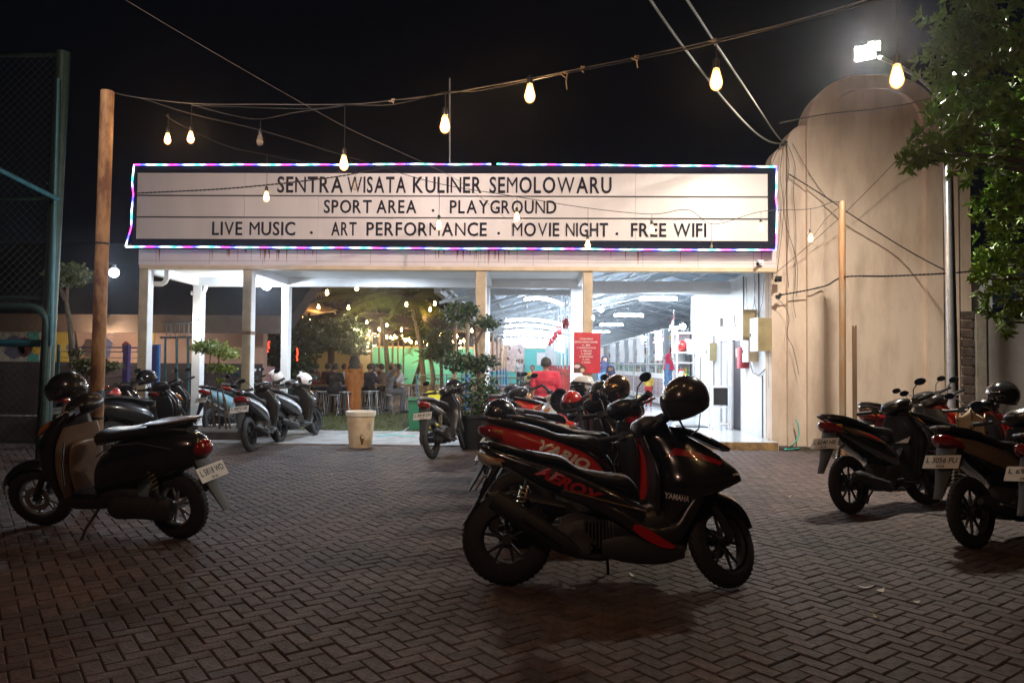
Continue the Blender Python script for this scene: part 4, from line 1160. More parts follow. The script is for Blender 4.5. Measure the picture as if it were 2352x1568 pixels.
    if style == 'sport':
        b.tube([(.02, -.08, .21), (-.10, -.15, .19), (-.2, -.175, .2), (-.27, -.19, .235)], .02, 10)
        b.tube([(-.26, -.19, .23), (-.33, -.2, .27), (-.62, -.215, .45), (-.76, -.215, .54), (-.79, -.215, .56)], [.035, .058, .066, .062, .03], 16)
        b.build('exhaust', M['mblack'], root)
        b = MB(); b.tube([(-.36, -.262, .285), (-.58, -.28, .425)], .03, 10, flat=.35); b.tube([(-.78, -.215, .555), (-.805, -.215, .57)], .02, 10); b.build('heat_shield', M['satin'], root)
    elif style == 'bebek':
        b.tube([(.06, -.06, .30), (.03, -.13, .22), (-.1, -.15, .20), (-.3, -.155, .24), (-.42, -.16, .28)], .018, 8)
        b.tube([(-.38, -.16, .27), (-.46, -.165, .29), (-.80, -.17, .40), (-.86, -.17, .42)], [.025, .045, .045, .025], 14)
        b.build('exhaust', M['mblack'], root)
        b = MB(); b.tube([(-.44, -.208, .30), (-.70, -.213, .38)], .022, 8, flat=.4); b.build('heat_shield', M['chrome'], root)
    else:
        b.tube([(.0, -.06, .22), (-.12, -.13, .19), (-.26, -.15, .2)], .018, 8)
        b.tube([(-.24, -.15, .2), (-.31, -.16, .24), (-.72, -.175, .35), (-.78, -.175, .37)], [.03, .058, .056, .025], 16)
        b.build('exhaust', M['mblack'], root)
        b = MB(); b.tube([(-.36, -.212, .275), (-.64, -.226, .34)], .028, 10, flat=.35); b.build('heat_shield', M['alu'], root)
    # shock absorbers
    for s in ((1, -1) if style in ('sport', 'bebek') else (1,)):
        p, q = Vector((-wb/2+.03, s*.145, Rr+.06)), Vector((-wb/2+.12, s*.135, .64))
        b = MB(); b.tube([p, q], .011, 8); b.tube([p, p.lerp(q, .3)], .02, 8)
        sh = b.build('shock_absorber', M['mblack'], root)
        b = MB(); pts = []; tn = 7 if det else 5
        ax = (q-p).normalized(); u = ax.orthogonal().normalized(); w = ax.cross(u)
        for i in range(tn*8+1):
            a = 2*pi*i/8; f = .28+.62*i/(tn*8); pts.append(p.lerp(q, f)+u*cos(a)*.024+w*sin(a)*.024)
        b.tube(pts, .0048, 5); b.build('spring', M['spring'], sh)
    # side stand
    b = MB(); b.tube([(-.04, .13, .22), (-.02, .24, .10), (-.01, .285, .0+.285*math.tan(lean)*.0+.012)], [.012, .011, .011], 6); b.box((-.01, .29, .008), (.05, .04, .008))
    b.build('side_stand', M['mblack'], root)
    if det:
        for s in (-1, 1): b = MB(); b.tube([(-.16, s*.13, .27), (-.15, s*.24, .29)], .013, 6); b.build('foot_peg', M['mblack'], root)
    # --- steered group
    def stb(): x = MB(); x.T = ST; return x
    b = stb()
    zt = .80
    for s in (-1, 1):
        ya = S['twf']/2+.035
        b.tube([(wb/2, s*ya, Rf), (wb/2-.0*0-.02, s*ya, Rf+.04), (hx(Rf+.28)+.04, s*ya, Rf+.28), (hx(.66)+.04, s*ya, .66)], [.022, .024, .022, .016], 10)
    b.tube([(wb/2, -.09, Rf), (wb/2, .09, Rf)], .012, 8)
    b.build('fork', M['mblack' if style != 'bebek' else 'alu'], root)
    # fender: arc shell over the wheel
    b = stb(); vs = []; fs = []; a0, a1 = radians(18), radians(158 if style != 'sport' else 104); N_ = 18
    for i in range(N_+1):
        a = a0+(a1-a0)*i/N_; Rm = Rf+.028
        ww = (S['twf']/2+.022)*(.55+.45*sin(pi*min(1, max(.0, (i+1.5)/(N_+3)))))
        for k in range(7):
            t = (k-3)/3; rr = Rm+.02*(1-t*t)-.025*abs(t)**3
            vs.append((wb/2+rr*cos(a), t*ww, Rf+rr*sin(a)))
    for i in range(N_):
        for k in range(6): q = i*7+k; fs.append((q, q+1, q+8, q+7))
    b.add(vs, fs); b.build('front_fender', M[fend or ca], root, smooth=60)
    b = stb(); b.loft(S['cowl'], nr, sub); b.build('handlebar_cover', M[cs if style == 'sport' else ('satin' if det else ca)], root, smooth=50)
    hz = .955 if style != 'bebek' else .95
    b = stb(); hb = .14
    b.tube([(.12, -.30, hz+.03), (.15, -.14, hz), (.17, 0, hz-.01), (.15, .14, hz), (.12, .30, hz+.03)], .012, 8); b.build('handlebar', M['alu'], root)
    for s in (-1, 1):
        b = stb(); b.tube([(.135, s*.215, hz+.018), (.105, s*.345, hz+.035)], .0175, 10); b.tube([(.105, s*.345, hz+.035), (.102, s*.358, hz+.037)], .022, 10); b.build('grip', M['mblack'], root)
        b = stb(); b.tube([(.18, s*.19, hz+.012), (.195, s*.24, hz+.01), (.19, s*.33, hz+.02)], [.009, .007, .006], 6); b.build('brake_lever', M['alu'], root)
    for s in (-1, 1): b = stb(); b.box((.145, s*.185, hz+.015), (.05, .06, .05)); b.build('switch_housing', M['mblack'], root)
    for s, on in zip((1, -1), mirrors):
        if not on: continue
        b = stb(); b.tube([(.16, s*.17, hz+.03), (.17, s*.20, hz+.13), (.185, s*.25, hz+.175)], .0055, 6)
        b.ball((.19, s*.28, hz+.19), (.018, .055, .035), 14, 8); mr = b.build('mirror', M['mblack'], root)
        b = stb(); b.add([(.170, s*.28+.05*cos(2*pi*i/18), hz+.19+.031*sin(2*pi*i/18)) for i in range(18)], [tuple(range(18))]); b.build('mirror_glass', M['mirror'], mr, smooth=0)
    # headlight
    if style == 'sport':
        b = MB()
        for s in (-1, 1): b.loft([(.60, .735, .62, .66, .01), (.68, .725, .70, .64, .035), (.76, .705, .765, .655, .02)], 10, 3, y0=s*.115)
        b.build('headlight', M['lens_clear'], root, smooth=50)
        b = MB(); b.loft([(.36, 1.0, .40, .955, .05), (.48, .985, .50, .93, .10), (.60, .93, .62, .87, .12), (.66, .88, .67, .85, .09)], 12, 3); b.build('windshield', M['visor'], root, smooth=50)
        b = MB(); b.box((.66, 0, .885), (.14, .17, .022), Matrix.Rotation(.5, 3, 'Y')); b.build('front_plate_holder', M['mblack'], root)
    else:
        b = stb(); b.loft([(.235, .99, .255, .90, .03), (.275, .985, .295, .895, .085), (.31, .965, .325, .905, .05)], 12, 3); b.build('headlight', M['lens_clear'], root, smooth=50)
        for s in (-1, 1): b = MB(); b.loft([(.34, .86, .37, .80, .012), (.42, .82, .45, .74, .03), (.46, .78, .48, .72, .015)], 8, 2, y0=s*.12); b.build('front_turn_signal', M['lens_amber'], root, smooth=50)
    if det:
        b = stb(); b.tube([(.18, -.12, hz), (.27, -.10, hz-.09), (.30, -.07, .72), (.42, -.05, .62)], .005, 5)
        b.tube([(.18, .12, hz), (.26, .12, hz-.08), (.28, .08, .74)], .005, 5); b.build('cable', M['cable'], root)
    if extra: extra(root, body, bv, av)
    return root
def on(root, p):
    """world position of a point given in a motorcycle's own frame"""
    return wmat(root) @ Vector(p)
def steered(style, steer, p):
    S = STY[style]; rake = radians(26.5); ax0 = Vector((S['wb']/2-.04, 0, S['Rf'])); axd = Vector((-sin(rake), 0, cos(rake)))
    return Matrix.Translation(ax0) @ Matrix.Rotation(steer, 4, axd) @ Matrix.Translation(-ax0) @ Vector(p)
def panel(root, host, poly, mt, name='side_panel', off=.004, sides=(1, -1), cut=4, smooth=60):
    for s in sides:
        d = decal(host, poly, s, off=off, cut=cut)
        if d: d.build(name, M[mt], root, smooth=smooth)
def lettering(root, host, txt, cx, cz, w, h, ang, mt, sides=(-1,), shear=.3, bold=.035, off=.007):
    for s in sides:
        d = decal_text(host, txt, cx, cz, w, h, ang, s, bold, shear, off)
        if d: d.build('lettering', M[mt], root, smooth=0)

# ---- 1. the black maxi scooter with red trim, nearest
def x_main(root, body, bv, av):
    panel(root, bv, [(-.60, .74), (-.50, .74), (-.30, .68), (-.12, .59), (.0, .515), (-.02, .49), (-.14, .54), (-.34, .615), (-.5, .67)], 'gblack', off=.010)
    lettering(root, bv, 'AEROX', -.30, .63, .44, .075, -.43, 'decal_red', sides=(-1, 1), off=.016, bold=.05)
    # upper chrome line
    b = MB()
    for s in (-1, 1):
        pts = []
        for x, z in [(-.62, .775), (-.50, .75), (-.36, .71), (-.22, .665), (-.1, .61)]:
            h = bv.ray_cast(Vector((x, s*.6, z)), Vector((0, -s, 0)))
            if h[0] is not None: pts.append(h[0]+Vector((0, s*.004, 0)))
        if len(pts) > 1: b.tube(pts, .0045, 5)
    b.build('bright_trim', M['chrome'], root)
    # boomerang side strut running from under the seat down to the footboard and up to the nose
    for s in (-1, 1):
        b = MB()
        b.loft([(-.34, .60, -.36, .56, .012), (-.18, .565, -.20, .50, .022), (.02, .48, .0, .40, .03), (.20, .38, .18, .28, .032), (.34, .40, .36, .29, .026), (.42, .50, .45, .42, .018), (.50, .60, .53, .55, .01)], 12, 4, y0=s*.172)
        b.build('side_strut', M['satin'], root, smooth=40)
        b = MB(); b.tube([(-.33, s*.186, .595), (-.15, s*.196, .55), (.06, s*.2, .50), (.17, s*.2, .475)], .011, 6, flat=.5); b.build('bronze_trim', M['mgold'], root)
        b = MB(); b.loft([(.10, .40, .08, .37, .004), (.16, .385, .15, .31, .006), (.27, .315, .26, .26, .006), (.34, .275, .33, .255, .002)], 6, 2, y0=s*.207); b.build('red_arrow', M['decal_red'], root, smooth=30)
        b = MB(); b.loft([(-.10, .30, -.10, .20, .01), (.05, .33, .05, .165, .02), (.26, .30, .26, .16, .02), (.40, .27, .40, .2, .01)], 10, 3, y0=s*.175); b.build('belly_panel', M['mblack'], root, smooth=40)
    panel(root, av, [(.30, .80), (.36, .86), (.52, .83), (.66, .775), (.64, .755), (.5, .795), (.38, .815)], 'decal_red', name='red_flash', off=.004)
    lettering(root, av, 'YAMAHA', .36, .56, .145, .036, -.16, 'decal_white', sides=(-1, 1), shear=0, off=.006, bold=.03)
    for s in (-1, 1):
        b = MB(); b.loft([(.30, .66, .32, .60, .006), (.44, .66, .46, .585, .014), (.60, .68, .62, .60, .014), (.74, .70, .75, .66, .006)], 8, 3, y0=s*.205); b.build('cheek_panel', M['gblack'], root, smooth=40)
main = moto('sport', 'black and red sporty scooter parked nearest the camera with a helmet on its handlebar', gr(1668, 1350), gr(1160, 1343), ('gblack', 'gblack', 'seatm', 'satin', 'lens_clear'), steer=.66, lean=.13, det=2, plate='L 4207 BM', extra=x_main, mirrors=(0, 0), scale=.98)
hp = on(main, steered('sport', .62, (.15, -.27, 1.02)))
MH = at(1572, 918, hp.y)
helmet(MH, (radians(4), radians(24), radians(218)), 'large brown-black open-face helmet hung on the handlebar of the nearest black scooter', 'helm_bronze', 1.06, logo='KYT', visor=True)
# yellow reflector tag near the handle
# ---- 2. scooter between
b2 = moto('matic', 'dark scooter with bright red apron just behind the red lettered scooter', (0, 0), (0, 0), ('gblack', 'mred', 'seatm', 'satin'), steer=.5, lean=.12, det=1, center=(.70, 6.5), heading=radians(14), plate='W 3318 PK', group='motorcycles in the middle row', mirrors=(1, 0))
# ---- 3. red lettered scooter
def x_vario(root, body, bv, av):
    panel(root, bv, [(-.80, .83), (-.62, .79), (-.38, .72), (-.16, .63), (-.05, .52), (-.07, .44), (-.22, .50), (-.5, .62), (-.72, .70)], 'mred', off=.006)
    lettering(root, bv, 'VARIO', -.33, .635, .40, .085, -.42, 'decal_white', sides=(-1, 1), off=.012, bold=.045)
    panel(root, bv, [(-.5, .60), (-.28, .50), (-.10, .40), (-.12, .385), (-.30, .475), (-.5, .575)], 'mblack', name='lower_trim', off=.007)
vario = moto('matic', 'glossy red scooter with white lettering on its side panel in the middle row', (0, 0), (0, 0), ('mred', 'mred', 'seatm', 'satin'), steer=.45, lean=.12, det=2, center=(.56, 5.75), heading=radians(15), scale=1.04, plate='L 6154 CT', extra=x_vario, mirrors=(1, 1), group='motorcycles in the middle row')
# ---- 4. tan seat
b4 = moto('matic', 'dark scooter with a tan covered seat behind the red lettered scooter', (0, 0), (0, 0), ('mdred', 'gblack', 'seat_tan', 'satin'), steer=.5, lean=.12, det=1, center=(.46, 7.2), heading=radians(10), plate='L 2871 AH', group='motorcycles in the middle row', mirrors=(0, 0))
h4 = on(b4, steered('matic', .5, (.12, -.25, 1.10))); helmet(at(1415, 893, 7.1), (radians(-12), radians(30), radians(215)), 'bronze mirror-finish helmet on the handlebar behind the red lettered scooter', 'helm_chrome', 1.0, visor=True)
b5 = moto('sport', 'black scooter with chrome-edged seat, fifth in the middle row', (0, 0), (0, 0), ('gblack', 'msilver', 'seatm', 'satin'), steer=.5, lean=.12, det=1, center=(.45, 7.95), heading=radians(8), plate='L 5540 XD', group='motorcycles in the middle row', mirrors=(0, 1))
helmet(at(1379, 903, 7.9), (0, radians(15), radians(250)), 'round black helmet between the white helmet and the bronze one', 'gblack', 1.0)
b6 = moto('bebek', 'dark red underbone motorcycle carrying a white helmet in the middle row', (0, 0), (0, 0), ('mdred', 'mdred', 'seatm', 'satin'), steer=.5, lean=.12, det=1, center=(.40, 8.7), heading=radians(10), plate='W 6023 RE', name='motorcycle', group='motorcycles in the middle row', mirrors=(0, 0))
helmet(at(1338, 888, 8.7), (0, radians(-5), radians(190)), 'white helmet with a dark swirl resting on the dark red motorcycle', 'helm_white', 1.02, stripe='mblack')
helmet(at(1313, 925, 7.9), (0, radians(20), radians(250)), 'small red and black helmet hanging below the white helmet', 'mred', .95)
b7 = moto('bebek', 'black underbone motorcycle with white round front shield beside the woman in pink', (0, 0), (0, 0), ('gblack', 'mwhite', 'seatm', 'mdred'), steer=.3, lean=.12, det=1, center=(.45, 9.5), heading=radians(205), plate='L 3390 OV', name='motorcycle', group='motorcycles in the middle row', mirrors=(0, 0))
helmet(at(1287, 918, 8.6), (0, radians(-70), radians(240)), 'pale sticker-covered helmet hanging beside the woman in pink', 'helm_white', .95, visor=False)
helmet(at(1151, 952, 7.0), (0, radians(18), radians(40)), 'glossy dark maroon helmet at the tail of the middle-row scooters', 'gblack', 1.12, visor=True)
b8 = moto('matic', 'black scooter at the far end of the middle row, left of the woman in pink', (0, 0), (0, 0), ('gblack', 'gblack', 'seatm', 'satin'), steer=.3, lean=.12, det=1, center=(-.12, 10.1), heading=radians(80), plate='L 4476 NJ', group='motorcycles in the middle row', mirrors=(0, 1))
b8b = moto('matic', 'bright red scooter in the back of the middle row before the fourth pillar', (0, 0), (0, 0), ('mred', 'mred', 'seatm', 'satin'), steer=.4, lean=.12, det=1, center=(.62, 10.35), heading=radians(12), plate='L 8126 AX', group='motorcycles in the middle row', mirrors=(1, 0))
b8c = moto('bebek', 'black and silver motorcycle closest to the fourth pillar in the middle row', (0, 0), (0, 0), ('gblack', 'msilver', 'seatm', 'satin'), steer=.4, lean=.12, det=1, center=(.85, 11.3), heading=radians(10), plate='L 5347 VK', name='motorcycle', group='motorcycles in the middle row')
b9 = moto('bebek', 'silver and dark red motorcycle standing on the canopy floor facing the hall', (0, 0), (0, 0), ('mdred', 'msilver', 'seatm', 'satin'), steer=.3, lean=.1, det=1, center=(-.32, 12.3), heading=radians(75), plate='L 2205 YB', name='motorcycle', group='motorcycles under the canopy')
b10 = moto('bebek', 'dark motorcycle with chrome front parked deepest under the canopy', (0, 0), (0, 0), ('gblack', 'mwhite', 'seatm', 'satin'), steer=-.3, lean=.1, det=1, center=(.15, 13.6), heading=radians(250), plate='L 9932 KO', name='motorcycle', group='motorcycles under the canopy')
b10b = moto('matic', 'black scooter with raised mirrors parked under the canopy before the hall posts', (0, 0), (0, 0), ('gblack', 'gblack', 'seatm', 'satin'), steer=.3, lean=.1, det=1, center=(.0, 14.9), heading=radians(265), plate='W 7718 GT', group='motorcycles under the canopy', mirrors=(0, 0))
# ---- grey underbone by the bin
def x_ub(root, body, bv, av):
    panel(root, bv, [(-.62, .77), (-.4, .74), (-.24, .66), (-.14, .58), (-.3, .63), (-.5, .70)], 'mgold', off=.004)
b11 = moto('bebek', 'dark grey underbone motorcycle parked between the cream bin and the big plant pot', gr(1064, 1031), gr(991, 1055), ('gblack', 'gblack', 'seatm', 'satin'), steer=.35, lean=.13, det=2, plate='L 4418 LN', name='motorcycle', extra=x_ub, mirrors=(1, 0))
helmet(at(1043, 891, 11.6), (0, radians(-8), radians(20)), 'glossy black helmet on the grey underbone motorcycle beside the plant pot', 'gblack', 1.08)
# ---- pair by the second pillar
def x_sil(root, body, bv, av):
    panel(root, bv, [(-.78, .84), (-.6, .80), (-.36, .73), (-.14, .62), (-.03, .48), (-.1, .44), (-.26, .58), (-.5, .68), (-.7, .76)], 'msilver', off=.006)
b12 = moto('matic', 'black scooter with silver side stripe in front of the second pillar', gr(637, 1016), gr(574, 1037), ('gblack', 'gblack', 'seatm', 'satin'), steer=.4, lean=.13, det=2, plate='L 5872 UE', extra=x_sil, group='scooters by the second pillar', mirrors=(1, 1))
b13 = moto('matic', 'dark blue-grey scooter with a white helmet, right one of the pair by the second pillar', gr(708, 1003), gr(661, 1012), ('gblack', 'gblack', 'seatm', 'satin'), steer=.3, lean=.13, det=2, plate='L 3925 DW', extra=x_sil, group='scooters by the second pillar', mirrors=(0, 1))
p = on(b13, (.2, 0, 1.05)); helmet(at(697, 872, p.y), (0, radians(-8), radians(205)), 'white open-face helmet on the right scooter by the second pillar', 'helm_white', 1.02, visor=False)
b13b = moto('matic', 'dark scooter half hidden behind the second pillar under a white helmet', (0, 0), (0, 0), ('gblack', 'gblack', 'seatm', 'satin'), steer=.3, lean=.1, det=1, center=(-4.6, 13.7), heading=radians(50), plate='L 4061 EZ')
helmet(at(632, 865, 13.6), (0, radians(-8), radians(190)), 'white helmet behind the bright rear pillar', 'helm_white', 1.0, visor=False)
b14 = moto('matic', 'pale blue and white scooter behind the cloud-pruned plants near the second pillar', (0, 0), (0, 0), ('mblue', 'mwhite', 'seatm', 'satin'), steer=.3, lean=.1, det=1, center=(-5.7, 14.3), heading=radians(70), plate='L 6613 TS')
b14b = moto('matic', 'black scooter in shadow behind the rear left pillar', (0, 0), (0, 0), ('gblack', 'gblack', 'seatm', 'satin'), steer=.3, lean=.1, det=0, center=(-6.3, 16.4), heading=radians(80), plate='W 2047 IF')
# ---- left group behind the rusty pole
b15 = moto('matic', 'dark scooter with glossy tail directly behind the rusty pole', (0, 0), (0, 0), ('gblack', 'gblack', 'seatm', 'satin'), steer=.4, lean=.12, det=1, center=(-6.25, 11.0), heading=radians(70), plate='L 2756 HV', group='scooters behind the rusty pole')
helmet(at(252, 907, 10.9), (0, radians(10), radians(180)), 'red helmet lying on the scooter behind the rusty pole', 'mred', 1.05)
b16 = moto('matic', 'black scooter with white plate and black helmet left of the first pillar', gr(425, 998), gr(378, 1012), ('gblack', 'gblack', 'seatm', 'satin'), steer=.35, lean=.12, det=1, plate='L 4839 QP', group='scooters behind the rusty pole')
b17 = moto('retro', 'rounded black scooter beside the one with the white plate', (0, 0), (0, 0), ('gblack', 'gblack', 'seatm', 'satin'), steer=.4, lean=.12, det=1, center=(-5.85, 11.35), heading=radians(62), plate='L 5103 JR', group='scooters behind the rusty pole')
helmet(at(338, 869, 11.5), (0, radians(-12), radians(10)), 'black full-size helmet in front of the first pillar', 'gblack', 1.08)
# ---- retro scooter, near left
def x_ret(root, body, bv, av):
    b = MB()
    for s in (-1, 1): b.tube([(-.76, s*.165, .70), (-.5, s*.188, .74), (-.25, s*.188, .71), (-.1, s*.17, .62)], .006, 6)
    b.build('side_moulding', M['chrome'], root)
    b = MB(); b.loft([(-.86, .90, -.85, .88, .05), (-.70, .885, -.68, .855, .135), (-.50, .865, -.48, .84, .15)], 10, 3); b.build('pillion_trim', M['mbrown'], root)
    b = MB(); b.loft([(.14, .36, .20, .36, .13), (.145, .50, .21, .50, .15), (.13, .66, .205, .66, .14), (.135, .70, .19, .70, .10)], 14, 3); b.build('brown_inner_box', M['mbrown'], root, smooth=50)
    for s in (-1, 1):
        b = MB(); b.tube([(.185, s*.205, .40), (.175, s*.215, .56), (.155, s*.20, .72)], .011, 8, flat=.6); b.build('chrome_edge', M['chrome'], root)
    b = MB(); b.tube([(.30, -.10, .30), (.31, .10, .30)], .01, 6); b.build('fender_bar', M['mblack'], root)
ret = moto('retro', 'rounded black retro scooter parked nearest on the left beside the rusty pole', gr(97, 1206), gr(424, 1236), ('gblack', 'gblack', 'seatm', 'mbrown'), steer=.35, lean=.13, det=2, plate='L 5818 WD', extra=x_ret, scale=1.06, rimcol='alu', mirrors=(0, 0))
helmet(at(152, 893, 6.35), (0, radians(12), radians(190)), 'dark helmet hanging over the handlebar of the nearest left scooter', 'gblack', 1.12)
# ---- right cluster
def x_beat(root, body, bv, av):
    panel(root, bv, [(-.80, .815), (-.62, .775), (-.42, .715), (-.24, .64), (-.26, .62), (-.46, .68), (-.66, .735)], 'mgold', off=.006)
    panel(root, bv, [(-.58, .755), (-.44, .712), (-.33, .668), (-.35, .655), (-.46, .695)], 'decal_red', name='red_flash', off=.010)
b20 = moto('matic', 'black scooter with white plate and kickstand down, leftmost of the right-hand group', gr(2165, 1150), gr(1928, 1184), ('gblack', 'gblack', 'seatm', 'satin'), steer=.5, lean=.12, det=2, plate='L 6240 HB', extra=x_beat, group='motorcycles parked by the right wall', mirrors=(0, 1))
def x_tan(root, body, bv, av):
    panel(root, bv, [(-.86, .84), (-.62, .80), (-.38, .73), (-.15, .64), (-.04, .52), (-.10, .46), (-.25, .53), (-.5, .62), (-.76, .73)], 'mgold', off=.006)
b21 = moto('matic', 'black and bronze scooter with white plate at the right edge of the yard', gr(2490, 1216), gr(2192, 1268), ('gblack', 'gblack', 'seatm', 'satin'), steer=.5, lean=.12, det=2, plate='L 3056 FU', extra=x_tan, group='motorcycles parked by the right wall')
b22 = moto('matic', 'dark red scooter nearest the cream tower in the right-hand group', (0, 0), (0, 0), ('mdred', 'mred', 'seatm', 'satin'), steer=.5, lean=.12, det=1, center=(5.03, 9.75), heading=radians(25), plate='W 5061 LA', group='motorcycles parked by the right wall')
b23 = moto('matic', 'red-sided scooter between the dark red one and the black one', (0, 0), (0, 0), ('mdred', 'mred', 'seat_tan', 'satin'), steer=.5, lean=.12, det=1, center=(4.62, 8.75), heading=radians(22), plate='L 4792 MC', group='motorcycles parked by the right wall', extra=lambda r, b, bv, av: panel(r, bv, [(-.5, .76), (-.3, .70), (-.12, .62), (-.04, .52), (-.1, .48), (-.3, .6)], 'mred', off=.005))
b24 = moto('matic', 'red scooter with a cream cloth hanging on it by the grey wall', (0, 0), (0, 0), ('gblack', 'mred', 'seatm', 'satin'), steer=.4, lean=.12, det=2, center=(4.55, 7.7), heading=radians(18), plate='L 2213 ON', group='motorcycles parked by the right wall', mirrors=(1, 0))
helmet(at(2303, 906, 7.6), (0, radians(-10), radians(195)), 'dark helmet on the handlebar of the red scooter by the grey wall', 'gblack', 1.08)
b25 = moto('matic', 'dark scooter mostly outside the right edge with only its plate and mudguard showing', gr(2700, 1270), gr(2436, 1315), ('gblack', 'gblack', 'seatm', 'satin'), steer=.4, lean=.12, det=1, plate='L 6987 EJ', group='motorcycles parked by the right wall')
# cream cloth draped over the floorboard hook
c = at(2232, 985, 7.25); cl = MB(); vs = []; r = random.Random(9)
for i in range(9):
    for j in range(12):
        u, v = i/8-.5, j/11
        vs.append((c.x+u*.30+.05*v, c.y+.05*sin(u*14+v*2)+.03*r.random(), c.z+.16-.36*v*(1-.35*abs(u)*2) + .05*cos(u*9)))
cl.add(vs, [(i*12+j, i*12+j+1, (i+1)*12+j+1, (i+1)*12+j) for i in range(8) for j in range(11)])
o = cl.build('cloth', M['cloth_cream'], label='cream cloth draped on the red scooter by the grey wall', cat='cloth', smooth=80)
so = o.modifiers.new('thickness', 'SOLIDIFY'); so.thickness = .006
# blue bag held by the woman in pink is built with her
# ================================================================== POSTER, STALLS, BANNERS
p0, p1 = at(1318, 762, YF-.05), at(1379, 857, YF-.05)
po = empty('poster', ((p0.x+p1.x)/2, YF-.05, p1.z), label='red notice poster with white lines of text tied to the fourth pillar', cat='poster')
b = MB(); n = 10; vs = []
for i in range(n+1):
    for j in range(n+1):
        x = p0.x+(p1.x-p0.x)*i/n; z = p1.z+(p0.z-p1.z)*j/n - (.02*i/n if j == n else 0)
        vs.append((x, YF-.05+.008*sin(i*.9+j*.5), z))
b.add(vs, [(i*(n+1)+j, (i+1)*(n+1)+j, (i+1)*(n+1)+j+1, i*(n+1)+j+1) for i in range(n) for j in range(n)])
sh = b.build('sheet', M['poster'], po, w=True, smooth=80)
b = MB(); zc = lambda t: p1.z+(p0.z-p1.z)*t
for t, s, w in ((.83, '7 DOSA BESAR', .50), (.755, 'SENTRA WISATA KULINER', .86), (.68, '1. IRI', .28), (.61, '2. TANGGUNG JAWAB', .72), (.54, '3. TERLALU', .42), (.468, '4. GOSIP', .40), (.398, '5. KETAHUAN', .50), (.328, '6. JAIL', .28), (.26, '7. PAMIT', .34)):
    text_into(b, s, Matrix.Translation(((p0.x+p1.x)/2-.015, YF-.062, zc(t))) @ Matrix.Rotation(pi/2, 4, 'X'), w=(p1.x-p0.x)*w, h=.03, bold=.05)
b.build('lettering', M['poster_pale'], po, w=True, smooth=0)
b = MB(); W = p1.x-p0.x
b.add([(p0.x+W*.01, YF-.0625, zc(.01)), (p0.x+W*.38, YF-.0625, zc(.01)), (p0.x+W*.47, YF-.0625, zc(.11)), (p0.x+W*.36, YF-.0625, zc(.19)), (p0.x+W*.15, YF-.0625, zc(.26)), (p0.x+W*.01, YF-.0625, zc(.22))], [(0, 1, 2, 3, 4, 5)], 0)
b.add([(p0.x+W*(.13+.12*cos(a)), YF-.064, zc(.165+.045*sin(a))) for a in [2*pi*i/14 for i in range(14)]], [tuple(range(14))], 1)
b.add([(p0.x+W*(.33+.08*cos(a)), YF-.064, zc(.07+.05*sin(a))) for a in [2*pi*i/14 for i in range(14)]], [tuple(range(14))], 2)
b.build('printed_picture', [M['poster_dark'], M['poster_pale'], M['cream_strip']], po, w=True, smooth=0)

